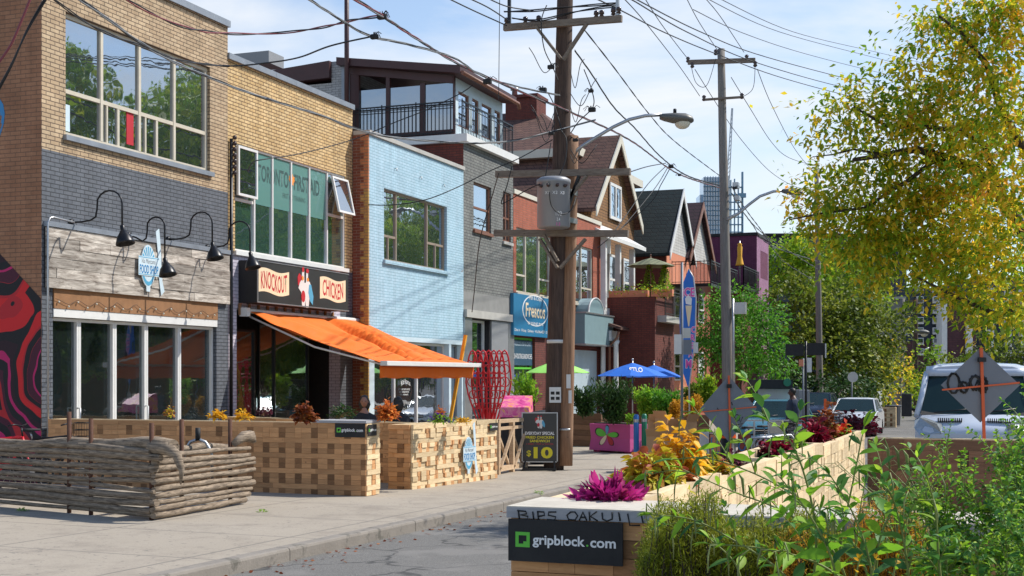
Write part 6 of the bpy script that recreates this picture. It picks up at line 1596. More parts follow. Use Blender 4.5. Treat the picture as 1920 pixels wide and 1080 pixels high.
def splice(px, py, D, label, s=.12):
    s *= .62
    c = onD(px, py, D); t = thing('cable_splice', label, 'splice box', c, 'cable splice boxes'); r = random.Random(px)
    m = MB(); m.box(c.x-s, c.x+s, c.y-s*.6, c.y+s*.6, c.z-s*.7, c.z+s*.5); m.build('clamp', M['blackmat'], t, .02)
    m = MB()
    for i in range(5):
        a = r.uniform(0, 6); m.tube([c, c+Vector((math.cos(a)*s*1.5, 0, s)), c+Vector((math.cos(a)*s*2.6, 0, math.sin(a)*s*.6))], .006, 4, False)
    m.build('leads', M['cable'], t)
splice(716, 30, 16.5, 'black splice box on the red cable right of the vent mast', .1); splice(702, 68, 17, 'black splice box on the grey cable above the sun room', .09); splice(914, 152, 22.8, 'black splice box at the sun room gutter')
splice(1258, 312, 37, 'black splice box over the gabled house'); splice(1274, 328, 38, 'small splice box just right of the fan of wires', .08); splice(1110, 205, 26, 'grey switch hanging right of the dark pole', .12); splice(1018, 168, 25.5, 'black box on the grey cable left of the dark pole'); splice(1033, 125, 25.8, 'black fuse box high on the dark pole', .11)
splice(1378, 352, 45.5, 'splice box on the silvered pole'); splice(1108, 170, 26, 'silver strain clamp right of the dark pole', .09); splice(1034, 250, 25.7, 'black connector just above the transformer', .09); splice(1079, 262, 25.8, 'black connector right of the pole near the lamp arm', .09)
# ================= vehicles (local frame: front faces -y, x right as seen by the camera)
def wheel(par, x, y, r, w, name='wheel'):
    s = 1 if x > 0 else -1
    m = MB(); m.lathe((x-w/2, y, r), [(r*.62, 0), (r*.93, 0), (r, w*.2), (r, w*.8), (r*.93, w), (r*.62, w)], 22, (1, 0, 0)); t = m.build('wheel', M['tyre'], par)
    m = MB(); m.lathe((x-w/2, y, r), [(r*.62, .02), (r*.5, .03), (r*.12, .0), (r*.12, w), (r*.5, w-.03), (r*.62, w-.02)], 18, (1, 0, 0)); m.build('rim', M['steel'], t)
def carbody(par, L, W, prof, mat, shrink=.06):
    """prof: closed side profile [(y,z)] ; lofted across x with rounded flanks"""
    cy = sum(p[0] for p in prof)/len(prof); cz = sum(p[1] for p in prof)/len(prof); m = MB(); rings = []
    for x, s in ((-W/2, .90), (-W/2+.03, .955), (-W/2+.10, .985), (-W/4, 1.0), (0, 1.006), (W/4, 1.0), (W/2-.10, .985), (W/2-.03, .955), (W/2, .90)):
        rings.append([(x, cy+(y-cy)*(.5+.5*s), cz+(z-cz)*s) for y, z in prof])
    m.loft(rings); return m.build('body', mat, par)
def cabin(par, W, yf0, yf1, yb1, yb0, z0, z1, mat, tw=.16, pil=.05, name='windows', roofm=None):
    """greenhouse: windscreen foot yf0, roof front yf1, roof back yb1, rear foot yb0"""
    a = W/2-.05; b = a-tw
    Q = [(-a, yf0, z0), (a, yf0, z0), (a, yb0, z0), (-a, yb0, z0), (-b, yf1, z1), (b, yf1, z1), (b, yb1, z1), (-b, yb1, z1)]
    g = MB(); g.hexa(Q); g.build(name, M['car_glass'], par)
    m = MB()
    for i, j in ((0, 4), (1, 5), (2, 6), (3, 7)): m.bar(Q[i], Q[j], pil, pil)
    for s in (-1, 1):
        ym = lerp(yf1, yb1, .5); m.bar((s*(a+.0), ym, z0), (s*(b+.0), ym, z1), pil*1.2, pil)
        m.bar((s*b, yf1, z1), (s*b, yb1, z1), pil*1.2, pil)
    m.build('pillars', mat, par)
    m = MB(); rings = []
    for t, h in ((0, 0), (.08, .03), (.5, .055), (.92, .03), (1, 0)):
        y = lerp(yf1, yb1, t); rings.append([(-b-.02, y, z1-.02), (b+.02, y, z1-.02), (b+.01, y, z1+h*.5), (b*.6, y, z1+h), (-b*.6, y, z1+h), (-b-.01, y, z1+h*.5)])
    m.loft(rings); m.build('roof', mat, par)
def sedan(name, label, loc, rz, mat, s=1., W=1.74):
    t = lthing(name, label, 'car', loc, rz)
    prof = [(0, .30), (-.02, .45), (.0, .62), (.12, .74), (.6, .88), (1.15, .96), (3.6, .98), (4.3, .92), (4.42, .7), (4.4, .35), (4.2, .22), (.2, .2)]
    carbody(t, 4.4, W, prof, mat)
    cabin(t, W, 1.05, 1.85, 3.2, 3.95, .94, 1.42, mat)
    for x in (-W/2+.1, W/2-.1):
        for y in (.85, 3.5): wheel(t, x, y, .31, .2)
    for s_ in (-1, 1):
        m = MB(); P = [(s_*(W/2-.06), .34, .74), (s_*(W/2-.10), .05, .58), (s_*.48, -.035, .58), (s_*.50, .02, .72), (s_*(W/2-.2), .30, .80)]
        o_ = [(x, y-.03, z) for x, y, z in P]; o_ = o_ if s_ > 0 else o_[::-1]
        b_ = [(x, y+.12, z-.02) for x, y, z in (P if s_ > 0 else P[::-1])]
        n = 5; m.add(o_+b_, [tuple(range(n)), tuple(range(n, 2*n))[::-1]]+[(i, (i+1) % n, n+(i+1) % n, n+i) for i in range(n)]); m.build('headlight', M['headlight'], t)
        m = MB(); m.box(s_*(W/2+.04)-.1*(s_ < 0)-.02, s_*(W/2+.04)+.1*(s_ > 0)+.02, 1.25, 1.4, .92, 1.05); m.build('door_mirror', mat, t, .03)
    m = MB(); m.box(-.42, .42, -.045, .02, .56, .66); m.build('grille', M['blackmat'], t); m = MB(); m.box(-.6, .6, -.04, .02, .28, .42); m.build('lower_grille', M['blackmat'], t)
    MB().box(-.26, .26, -.06, -.03, .44, .55).build('number_plate', M['ink_pale'], t)
    MB().box(-.43, .43, -.055, -.04, .6, .62).build('chrome_strip', M['chrome'], t)
    MB().tube([(-.5, 1.02, .98), (.1, 1.12, 1.02)], .012, 5).build('wiper', M['black'], t)
    t.scale = (s, s, s); return t
def atroad(px, D, f=rd):
    p = onD(px, 700, D); return Vector((p.x, p.y, f(p.x, p.y)))
p = atroad(1596, 50); sedan('parked_car', 'silver white saloon car parked facing the camera at the left kerb', (p.x+.0, p.y, p.z), 0, M['carwhite'], 1.0)
p = atroad(1443, 37.5); sedan('parked_car', 'teal blue saloon car parked behind the first scuffed diamond board', (p.x, p.y, p.z), .04, M['carteal'])
p = atroad(1545, 60); t = sedan('parked_suv', 'dark blue tall car parked behind the silver white saloon', (p.x-1.0, p.y+2, p.z), 0, M['cardark'], 1.15)
# far white van
p = atroad(1612, 82); FV = lthing('distant_van', 'small distant white delivery van beyond the silver saloon', 'van', (p.x, p.y, p.z), 0)
carbody(FV, 5, 1.9, [(0, .35), (0, .9), (.5, 1.1), (1.3, 2.1), (5, 2.15), (5, .35)], M['vanwhite']); MB().add([(-.8, .48, 1.15), (.8, .48, 1.15), (.7, 1.18, 1.95), (-.7, 1.18, 1.95)], [(0, 1, 2, 3)]).build('windscreen', M['car_glass'], FV)
for x in (-.85, .85):
    for y in (.9, 4): wheel(FV, x, y, .33, .2)
# ---- big white van
DV = 23.4; kv = DV/FL; lp = onD(1712, 800, DV); rp = onD(1928, 800, DV); WV = 2.06; yv = lp.y
VN = lthing('white_van', 'large white van parked facing the camera behind the scuffed diamond board', 'van', (lp.x+WV/2, yv, rd(0, yv)), 0)
gz0 = VN.location.z
def vz(py, D=DV): return CH+(HY-py)/FL*D-gz0
zr_, zwt, zwb, zhb, zbm = vz(686, DV+1), vz(702, DV+.6), vz(777, DV), vz(806, DV-.3), vz(822, DV-.4)
hw = WV/2
def ring(y, w, z0, z1, crown=.04):
    return [(-w, y, z0), (-w, y, z1-.25), (-w+.05, y, z1-.06), (-w+.25, y, z1), (0, y, z1+crown), (w-.25, y, z1), (w-.05, y, z1-.06), (w, y, z1-.25), (w, y, z0)]
# body shell: load space
m = MB(); m.loft([ring(1.35, hw-.14, .25, zr_-.02), ring(1.6, hw-.10, .25, zr_), ring(3., hw-.06, .25, zr_+.05), ring(5.4, hw-.06, .25, zr_+.02), ring(5.6, hw-.1, .3, zr_-.1)]); m.build('body', M['vanwhite'], VN)
# nose
def nr(y, w, z0, z1, r=.12): return [(-w, y, z0), (-w, y, z1-r), (-w+r, y, z1), (0, y, z1+.03), (w-r, y, z1), (w, y, z1-r), (w, y, z0)]
m = MB(); m.loft([nr(-.02, hw-.22, .35, zhb-.1), nr(.06, hw-.10, .3, zhb+.02), nr(.25, hw-.02, .28, zhb+.12), nr(.62, hw, .28, zwb-.02), nr(1.4, hw, .28, zwb+.04)]); m.build('bonnet', M['vanwhite'], VN)
# windscreen and side of cab
ws = [(-hw+.03, .62, zwb-.02), (hw-.03, .62, zwb-.02), (hw-.19, 1.32, zwt), (-hw+.19, 1.32, zwt)]
m = MB(); n = 10; vs = []
for j in range(7):
    t = j/6; 
    for i in range(n+1):
        u = i/n; x0 = lerp(ws[0][0], ws[3][0], t); x1 = lerp(ws[1][0], ws[2][0], t); x = lerp(x0, x1, u); b = .10*(1-(2*u-1)**2)
        vs.append((x, lerp(.70, 1.36, t)-b, lerp(zwb, zwt, t)))
m.smooth = True; m.add(vs, [(j*(n+1)+i, j*(n+1)+i+1, (j+1)*(n+1)+i+1, (j+1)*(n+1)+i) for j in range(6) for i in range(n)]); m.build('windscreen', M['car_glass'], VN)
m = MB()
for s in (-1, 1):
    m.tube([(s*(hw-.02), .66, zwb-.05), (s*(hw-.10), 1.0, lerp(zwb, zwt, .5)), (s*(hw-.16), 1.36, zwt+.03)], .055, 8)
m.loft([[(x, 1.28+.0*abs(x)-.06*(1-(x/hw)**2), zwt-.03), (x, 1.45, zwt-.03), (x, 1.5, zr_+.02-.05*(x/hw)**4), (x, 1.33-.05*(1-(x/hw)**2), zwt+.09)] for x in [(-hw+.15)+(2*hw-.3)*i/10 for i in range(11)]])
m.build('cab_frame', M['vanwhite'], VN)
for s in (-1, 1):
    m = MB(); m.hexa([(s*(hw-.015), .75, .4), (s*(hw+.005), .75, .4), (s*(hw+.005), 1.6, .4), (s*(hw-.015), 1.6, .4), (s*(hw-.02), .75, zwb), (s*(hw+.005), .75, zwb), (s*(hw+.005), 1.9, zwb), (s*(hw-.02), 1.9, zwb)][::1]); m.build('door', M['vanwhite'], VN)
    m = MB(); pts = [(s*(hw-.5), -.0, zhb-.06), (s*(hw-.12), .04, zhb-.10), (s*(hw-.02), .2, zhb+.02), (s*(hw-.02), .42, zwb-.10), (s*(hw-.12), .26, zhb+.20), (s*(hw-.42), .04, zhb+.10)]
    P_ = [(x+(.012*s), y-.035, z) for x, y, z in pts]; P_ = P_ if s > 0 else P_[::-1]; Q_ = [(x-.06*s, y+.1, z) for x, y, z in (pts if s > 0 else pts[::-1])]
    nn = 6; m.add(P_+Q_, [tuple(range(nn)), tuple(range(nn, 2*nn))[::-1]]+[(i, (i+1) % nn, nn+(i+1) % nn, nn+i) for i in range(nn)]); m.build('headlight', M['headlight'], VN)
    m = MB(); m.tube([(s*(hw-.02), .85, zwb+.05), (s*(hw+.1), .8, zwb+.08)], .03, 6); m.box(s*(hw+.16)-.09, s*(hw+.16)+.09, .7, .82, zwb-.06, zwb+.36); m.build('door_mirror', M['blackmat'], VN, .03)
    for y in (.95, 4.6): wheel(VN, s*(hw-.13), y, .36, .24)
MB().box(-hw+.12, hw-.12, -.10, .1, .35, zhb-.17).build('bumper', M['blackmat'], VN, .04)
m = MB(); m.box(-.62, .62, -.05, .06, zhb-.30, zhb-.18); m.build('grille', M['blackmat'], VN, .02)
m = MB(); z_ = lerp(zhb, zwb, .62)
for i in range(16):
    for c, h in ((-.42, .5), (.42, .5)):
        if i < 12: x = c-.2+i*.036; m.box(x, x+.018, .185, .30, z_-.035, z_+.035)
m.build('vent_slots', M['blackmat'], VN)
MB().hexa([(-hw+.1, .60, zwb-.05), (hw-.1, .60, zwb-.05), (hw-.1, .75, zwb+.02), (-hw+.1, .75, zwb+.02), (-hw+.1, .60, zwb-.02), (hw-.1, .60, zwb-.02), (hw-.1, .75, zwb+.06), (-hw+.1, .75, zwb+.06)]).build('scuttle', M['blackmat'], VN)
m = MB(); m.tube([(-.7, .58, zwb+.02), (.0, .66, zwb+.10)], .012, 5); m.tube([(.1, .56, zwb+.02), (.7, .72, zwb+.10)], .012, 5); m.build('wiper', M['black'], VN)
for s in (-.45, .45):
    MB().box(s-.24, s+.24, 1.75, 1.95, .9, 1.55).build('seat', M['darkint'], VN, .05)
# ================= diamond work signs seen from behind
def diamond(label, px, py, hx, hy, D, foot, ribs, tags, tilt=0):
    c = onD(px, py, D); k = D/FL; rzz = YAW; t = lthing('diamond_sign', label, 'sign', c, rzz)
    a, b = hx*k, hy*k; P = Pl('Y', 0)
    MB().prism(P, [(0, -b), (a, tilt*a), (0, b), (-a, -tilt*a)], 0, .008).build('board', M['sign_back'], t)
    gz = gnd(c.x, c.y)-c.z
    MB().bar((0, -.03, b*1.0), (.02+foot, -.03, max(gz, -1.9)), .034, .02, (0, 1, 0)).build('mast', M['rib_orange'], t)
    MB().bar((-a*.98, -.02, -.12*a-tilt*a), (a*.98, -.02, .06*a+tilt*a), .020, .012, (0, 1, 0)).build('cross_rib', M['rib_orange'], t)
    MB().box(-.04, .05, -.06, -.02, b*.62, b*.74).build('clamp', M['black'], t)
    m = MB()
    for x, z in ((-.35, gz), (.35, gz)): m.bar((foot, 0, gz+.35), (foot+x, -.3 if x < 0 else .3, gz), .03)
    m.build('stand', M['steel'], t)
    m = MB()
    for st in tags: m.tube([P.p(x*a, z*b, .009) for x, z in st], .017 if hx > 60 else .008, 5)
    m.build('graffiti', M['ink_black'], t)
    return t
def sq(cx, cz, rx, rz_, n, ph=0., turns=1.): return [(cx+rx*math.cos(ph+2*PI*turns*i/n), cz+rz_*math.sin(ph+2*PI*turns*i/n)) for i in range(n+1)]
diamond('scuffed grey diamond sign back with orange ribs behind the orange and black drum', 1366, 766, 53, 62, 24.5, .02, 0, [sq(.30, -.28, .10, .10, 8), [(.2, -.2), (.28, -.45), (.34, -.2), (.42, -.42), (.5, -.25)], [(.25, -.5), (.5, -.45), (.35, -.6), (.55, -.62)], [(-.4, .02), (-.36, -.05)], [(.1, .2), (.14, .1)]])
diamond('large grey diamond sign back with black looping graffiti before the white van', 1838, 722, 74, 70, 15.5, .05, 0, [sq(-.68, .05, .15, .27, 14, 0, 1.4), sq(-.42, -.06, .10, .15, 10, 1, 1.6), [(-.55, .12), (-.34, -.16), (-.26, .14), (-.18, -.14), (-.08, .12), (0, -.1)], sq(-.14, .06, .14, .2, 12, 2, 2.2), sq(.06, -.0, .12, .24, 10, 0, 2.3), sq(.04, -.02, .07, .14, 10, 1, 2.3)])
# ---- drum
c = onG(1365, 874); k = (c.y*CY-c.x*SY)/FL; h_ = 80*k; r0 = 14.5*k
t = thing('traffic_drum', 'black and orange banded traffic drum in front of the first diamond board', 'traffic drum', c)
MB().lathe(c, [(r0*1.35, 0), (r0*1.35, .05), (r0*1.02, .06), (r0*1.0, h_-.03), (r0*.9, h_), (r0*.3, h_+.02)], 24).build('drum', M['black'], t)
m = MB()
for a, b in ((.15, .27), (.66, .72)): MB().lathe(c, [(r0*1.03, h_*a), (r0*1.03, h_*b)], 24, cap=False).build('orange_band', M['safety_orange'], t)
for i in range(5):
    a0 = -2.2+i*.32; m.add([(c.x+r0*1.035*math.cos(a0+YAW+d_), c.y+r0*1.035*math.sin(a0+YAW+d_), c.z+h_*z) for d_, z in ((0, .72), (.3, .72), (.3, .93-.03*i), (0, .93-.03*i))], [(0, 1, 2, 3)])
m.build('orange_patch', M['safety_orange'], t)
# ---- bollards
for px, top, mt, lab in ((1193, 777, 'blue_post', 'slim blue bollard beside the magenta planter'), (1208, 776, 'green_post', 'slim green bollard right of the blue one')):
    c = onG(px, 880); k = (c.y*CY-c.x*SY)/FL; H_ = CH+(HY-top)*k-c.z; t = thing('bollard', lab, 'bollard', c, 'slim painted bollards')
    MB().lathe(c, [(.055, 0), (.055, H_-.04), (.035, H_)], 14).build('post', M[mt], t); MB().lathe(c, [(.057, H_-.16), (.057, H_-.10)], 14, cap=False).build('band', M['steel'], t)
# ---- magenta planter with painted flower
a, b = onG(1108, 847), onG(1181, 851); d = b-a; L = math.hypot(d.x, d.y); k = (a.y*CY-a.x*SY)/FL; H_ = CH+(HY-794)*k-a.z
PP_ = lthing('flower_painted_planter', 'magenta concrete planter painted with a green, blue, red and cream petalled flower', 'planter', a, math.atan2(d.y, d.x))
m = MB(); m.loft([[(-.04, -.04, .05), (L+.04, -.04, .05), (L+.04, .75, .05), (-.04, .75, .05)], [(0, 0, H_*.5), (L, 0, H_*.5), (L, .7, H_*.5), (0, .7, H_*.5)], [(-.03, -.03, H_), (L+.03, -.03, H_), (L+.03, .73, H_), (-.03, .73, H_)]], smooth=False)
for x in (.05, L-.25): m.box(x, x+.2, .05, .65, 0, .048)
m.build('tub', M['pink_planter'], PP_, .01); MB().box(.06, L-.06, .06, .64, H_, H_+.03).build('soil', M['soil'], PP_)
class PT:
    """sloping front face of the tub"""
    def p(s, a, b, d=0):
        t = b/H_; y = -.04+.04*min(1, t*2) if t < .5 else -.03*(t-.5)*2
        return (a, y-d, b)
cx, cz = L*.42, H_*.62
for (ang, ln, wd, mt) in ((2.85, .36, .24, 'ink_green'), (1.45, .26, .14, 'ink_sky'), (.05, .36, .16, 'ink_green'), (-.95, .34, .18, 'ink_red'), (-2.2, .34, .16, 'ink_cream')):
    for s_, mm, dd in ((1.12, 'ink_black', .0), (1, mt, .003)):
        pts = []
        for i in range(20):
            u = 2*PI*i/20; r_ = ln*(.5+.5*math.cos(u)); q = wd*.5*math.sin(u)*(.5+.5*(1+math.cos(u))/2); r_ = r_*s_+.02; q *= s_*1.05
            pts.append((cx+r_*math.cos(ang)-q*math.sin(ang), cz+r_*math.sin(ang)*.85+q*math.cos(ang)))
        MB().prism(PT(), pts, dd, dd+.003).build('petal' if dd else 'petal_outline', M[mm], PP_)
# ---- timber planters behind it, outside the fish shop
for (pa, pb, ya, yb, lab) in ((1072, 1128, 775, 836, 'low brown timber planter behind the magenta tub'), (1186, 1330, 778, 842, 'long brown timber planter under the blue parasols')):
    a = onG(pa, yb); b = onG(pb, yb+2); d = b-a; L_ = math.hypot(d.x, d.y); k = (a.y*CY-a.x*SY)/FL; hh = CH+(HY-ya)*k-a.z
    t = lthing('timber_planter', lab, 'planter', a, math.atan2(d.y, d.x), 'brown timber planters of the fish shop patio'); m = MB(); n = 6
    for i in range(n): m.box(0, L_, -.03, .02, hh*i/n+.004, hh*(i+1)/n-.004); m.box(L_-.04, L_, .021, .7, hh*i/n+.004, hh*(i+1)/n-.004)
    m.box(0, L_-.041, .66, .7, 0, hh-.01); m.build('boards', M['plank'], t); MB().box(0, L_-.05, .021, .65, .02, hh-.05).build('soil', M['soil'], t)
# ---- parasols on the fish shop patio
def para(px, pyt, pyb, D, halfpx, mat, label, name='patio_parasol', txt=None):
    c = onD(px, pyt, D); e_ = onD(px, pyb, D); g = gnd(c.x, c.y); t = parasol(name, label, c.x, c.y, g, c.z, halfpx*D/FL, (c.z-e_.z), mat, M['steel'])
    if txt:
        PW_ = type('q', (), {'p': lambda s, a, b, d=0: tuple(Vector((c.x, c.y, 0))+Vector((CY, SY, 0))*a-Vector((-SY, CY, 0))*(halfpx*D/FL*.52)+Vector((0, 0, c.z-(c.z-e_.z)*.52+b))+Vector((SY, -CY, 0))*(d+.06)-Vector((-SY, CY, 0))*0+Vector((-SY, CY, 0))*b*1.6)})()
        lettering(txt, PW_, .05, 0, .42, .16, M['ink_white'], t, .02, bold=.03)
    return t
para(1186, 681, 705, 42, 66, M['blue_cloth'], 'nearer bright blue parasol with white lettering on the fish shop patio', txt='STLO')
para(1226, 685, 707, 46, 52, M['blue_cloth'], 'farther bright blue parasol partly behind the first blue one')
para(1045, 676, 699, 36, 60, M['green_cloth'], 'lime green parasol half hidden by the dark utility pole')
# ---- posts with sign backs, feather flag
def post(px, ytop, D, label, r=.03, mt='sign_back'): 
    b = onD(px, 800, D); g = gnd(b.x, b.y); tp = onD(px, ytop, D); t = thing('sign_post', label, 'sign post', (b.x, b.y, g)); MB().tube([(b.x, b.y, g), tp], r, 8).build('post', M[mt], t); return t, Vector((b.x, b.y, g))
def plate(par, px0, px1, py0, py1, D, mat, th=.01):
    a, b = onD(px0, py1, D), onD(px1, py0, D); u = Vector((b.x-a.x, b.y-a.y, 0)); z = Vector((0, 0, b.z-a.z)); n = Vector((SY, -CY, 0))*th
    m = MB(); m.hexa([a, a+u, a+u-n, a-n, a+z, a+u+z, a+u-n+z, a-n+z]); m.build('sign_plate', mat, par)
t, _ = post(1278.5, 492, 27, 'galvanised sign post carrying several grey sign backs beside the feather flag')
plate(t, 1264, 1278, 627, 664, 26.9, M['paper']); plate(t, 1281, 1295, 615, 634, 26.9, M['steel']); plate(t, 1281, 1297, 637, 665, 26.95, M['sign_back']); plate(t, 1300, 1309, 642, 662, 27.4, M['paper'])
D = 31; FFb = onD(1294, 800, D); g = gnd(FFb.x, FFb.y)
FF = thing('feather_flag', 'tall blue feather flag with pink lettering and a soft serve cone', 'flag', (FFb.x, FFb.y, g))
MB().tube([(FFb.x, FFb.y, g), onD(1292, 724, D), onD(1303, 640, D), onD(1305, 560, D), onD(1300, 520, D), onD(1291, 505, D)], .02, 6).build('pole', M['steel'], FF)
edge = [(1291, 504), (1281, 530), (1276, 560), (1274, 600), (1276, 650), (1281, 700), (1290, 726), (1296, 700), (1303, 640), (1305, 560), (1300, 520)]
class PD:
    """plane facing the camera direction at depth D, coordinates in photo pixels"""
    def __init__(s, D): s.D = D
    def p(s, a, b, d=0): v = onD(a, b, s.D); return tuple(v+Vector((SY, -CY, 0))*d)
MB().prism(PD(D), edge[::-1], 0, .012).build('cloth', M['flagblue'], FF)
class PX2(PD):
    def p(s, a, b, d=0): v = onD(a, HY-(b-HY), s.D); return tuple(v+Vector((SY, -CY, 0))*d)
for tx, x, y, w_, h_ in (('iCE', 1291, 548, 22, 17), ('C', 1300, 618, 8, 12), ('R', 1299, 633, 8, 12), ('E', 1297, 648, 8, 12), ('A', 1295, 663, 9, 13), ('M', 1291, 682, 11, 16)):
    lettering(tx, PX2(D), x, HY-(y-HY), w_*1.15, h_*1.1, M['ink_white'], FF, .016, bold=.08, thick=0); lettering(tx, PX2(D), x, HY-(y-HY), w_, h_, M['ink_pink'], FF, .024, bold=.03)
MB().prism(PD(D), [(1286, 570), (1284, 560), (1290, 553), (1297, 560), (1296, 572)][::-1], .014, .03).build('soft_serve', M['ink_white'], FF)
MB().prism(PD(D), [(1285, 573), (1297, 573), (1292, 612), (1290, 612)], .014, .03).build('cone', M['ink_cream'], FF)
# black street name sign
t, _ = post(1511, 640, 33, 'black pole carrying a wide black street sign panel', .03, 'black')
plate(t, 1473, 1507, 645, 667, 32.9, M['blackmat'], .03); plate(t, 1513, 1548, 643, 666, 32.9, M['blackmat'], .03); plate(t, 1547, 1549.5, 644, 671, 32.85, M['steel'], .03)
t, _ = post(1506, 672, 36, 'thin post carrying a white parking sign and an orange sign', .025); plate(t, 1498, 1507, 674, 687, 35.9, M['render_orange']); plate(t, 1512, 1522, 671, 698, 35.9, M['paper'])
t, _ = post(1597, 700, 60, 'distant post carrying a round pale sign back', .04)
c = onD(1599, 707, 59.9); MB().lathe(c, [(.24, 0), (.24, .02)], 20, (SY, -CY, 0)).build('sign_plate', M['paper'], t)
# kiosk / shelter with white panel
KD = 40; t = thing('black_shelter', 'black framed shelter with a pale panel beyond the teal car', 'shelter', onD(1446, 790, KD))
a, b = onD(1417, 745, KD), onD(1486, 712, KD); f_ = Vector((-SY, CY, 0)); u = Vector((CY, SY, 0)); k = KD/FL; g = gnd(a.x, a.y)
def cb(m, x0, x1, y0, y1, D, th):
    a = onD(x0, y1, D); w_ = (x1-x0)*D/FL; z1 = onD(x0, y0, D).z; q = [a, a+u*w_, a+u*w_+f_*th, a+f_*th]; m.hexa(q+[Vector((v.x, v.y, z1)) for v in q])
m = MB(); cb(m, 1417, 1487, 712, 729, KD, 1.2); cb(m, 1417, 1421, 729.5, 840, KD, .1); cb(m, 1482, 1487, 729.5, 840, KD, .1); m.build('frame', M['blackmat'], t)
m = MB(); cb(m, 1421.5, 1481.5, 729.5, 748, KD+.3, .05); m.build('panel', M['paper'], t)
c = onD(1476, 717, KD-.03); MB().lathe(c, [(.12, 0), (.12, .02)], 16, (SY, -CY, 0)).build('round_badge', M['green_post'], t)
t = thing('grey_cabinet', 'grey street cabinet behind the row of bicycles', 'cabinet', onD(1508, 790, 38)); m = MB(); cb(m, 1498, 1518, 731, 830, 38, .5); m.build('body', M['grey'], t, .02); m = MB(); cb(m, 1500, 1506, 747, 749, 37.98, .01); m.build('label_plate', M['paper'], t)
t = thing('orange_barrier', 'orange and white construction post by the third utility pole', 'barrier', onD(1548, 760, 45)); m = MB(); cb(m, 1546, 1550, 748, 800, 45, .1); m.build('post', M['safety_orange'], t)
# boards leaning by the cartons
for px0, px1, y0, y1, D, lab, mt in ((1312, 1329, 806, 852, 25.5, 'white framed canvas leaning near the cartons', 'paper'), (1330, 1352, 813, 862, 25.3, 'orange and blue painted board leaning left of the drum', 'render_orange'), (1384, 1408, 814, 850, 25, 'dark red painted board leaning right of the drum', 'maroon_red')):
    t = thing('leaning_board', lab, 'painted board', onD(px0, y1, D)); m = MB(); cb(m, px0, px1, y0, y1, D, .03); m.build('frame', M['ink_white'] if mt == 'paper' else M['maroon'], t)
    m = MB(); cb(m, px0+1.6, px1-1.6, y0+1.8, y1-1.6, D-.006, .004); m.build('face', M[mt], t)
    if mt != 'paper':
        m = MB(); r_ = random.Random(px0); P = PD(D-.02); 
        for i in range(3): cx, cy = r_.uniform(px0+6, px1-6), r_.uniform(y0+8, y1-10); m.tube([P.p(cx+6*math.cos(v/2), cy+8*math.sin(v/2)) for v in range(9)], .012, 4)
        m.build('brush_marks', M['ink_blue' if i != 1 else 'ink_white'], t)
# cartons
r_ = random.Random(2)
for i, (px, py, w_, h_, rot) in enumerate(((1232, 808, 34, 38, .3), (1246, 800, 26, 34, -.2), (1262, 815, 30, 34, .5), (1236, 834, 44, 34, 0.1), (1290, 800, 22, 22, .7))):
    D = 26-.2*i; c = onD(px, py, D); k = D/FL; t = lthing('carton', ['open brown carton with raised flaps by the green bollard', 'brown carton on top of the carton pile', 'brown carton half behind the golden coleus', 'wide flattened brown carton at the foot of the pile', 'small brown carton at the right of the pile'][i], 'box', (c.x, c.y, c.z-h_*k/2), rot, 'cartons piled for collection')
    w2_, h2_ = w_*k, h_*k; m = MB(); m.box(-w2_/2, w2_/2, -.15, .15, 0, h2_); m.build('box', M['cardboard'], t)
    MB().hexa([(-w2_/2, -.16, h2_), (w2_/2, -.16, h2_), (w2_/2, -.15, h2_+.002), (-w2_/2, -.15, h2_+.002), (-w2_/2, -.26, h2_+.14), (w2_/2, -.26, h2_+.14), (w2_/2, -.25, h2_+.14), (-w2_/2, -.25, h2_+.14)]).build('flap', M['cardboard'], t)
t = thing('waste_cart', 'low black skip with pale sacks under the carton pile', 'skip', onG(1285, 880)); g = onG(1285, 880)
MB().box(g.x-.45, g.x+.5, g.y-.3, g.y+.5, g.z, g.z+.3).build('tub', M['blackmat'], t, .03)
t2 = onG(1262, 862)
# far planters by the kerb at the end
t = planter('distant block planter at the end of the road', tuple(atroad(1640, 64)), 0, 1.0, .6, 1.0, (4, 4, 2), seed=41)
for i, px in enumerate((1672, 1679)):
    p = atroad(px, 66); t = thing('wheelie_bin', f'{"grey" if i else "dark"} wheelie bin beside the distant block planter', 'bin', p)
    m = MB(); m.hexa([(p.x-.24, p.y-.28, p.z+.05), (p.x+.24, p.y-.28, p.z+.05), (p.x+.24, p.y+.28, p.z+.05), (p.x-.24, p.y+.28, p.z+.05), (p.x-.29, p.y-.33, p.z+1.), (p.x+.29, p.y-.33, p.z+1.), (p.x+.29, p.y+.33, p.z+1.), (p.x-.29, p.y+.33, p.z+1.)]); m.build('tub', M['grey' if i else 'cardark'], t)
    MB().box(p.x-.31, p.x+.31, p.y-.36, p.y+.36, p.z+1.005, p.z+1.07).build('lid', M['grey' if i else 'cardark'], t, .02)
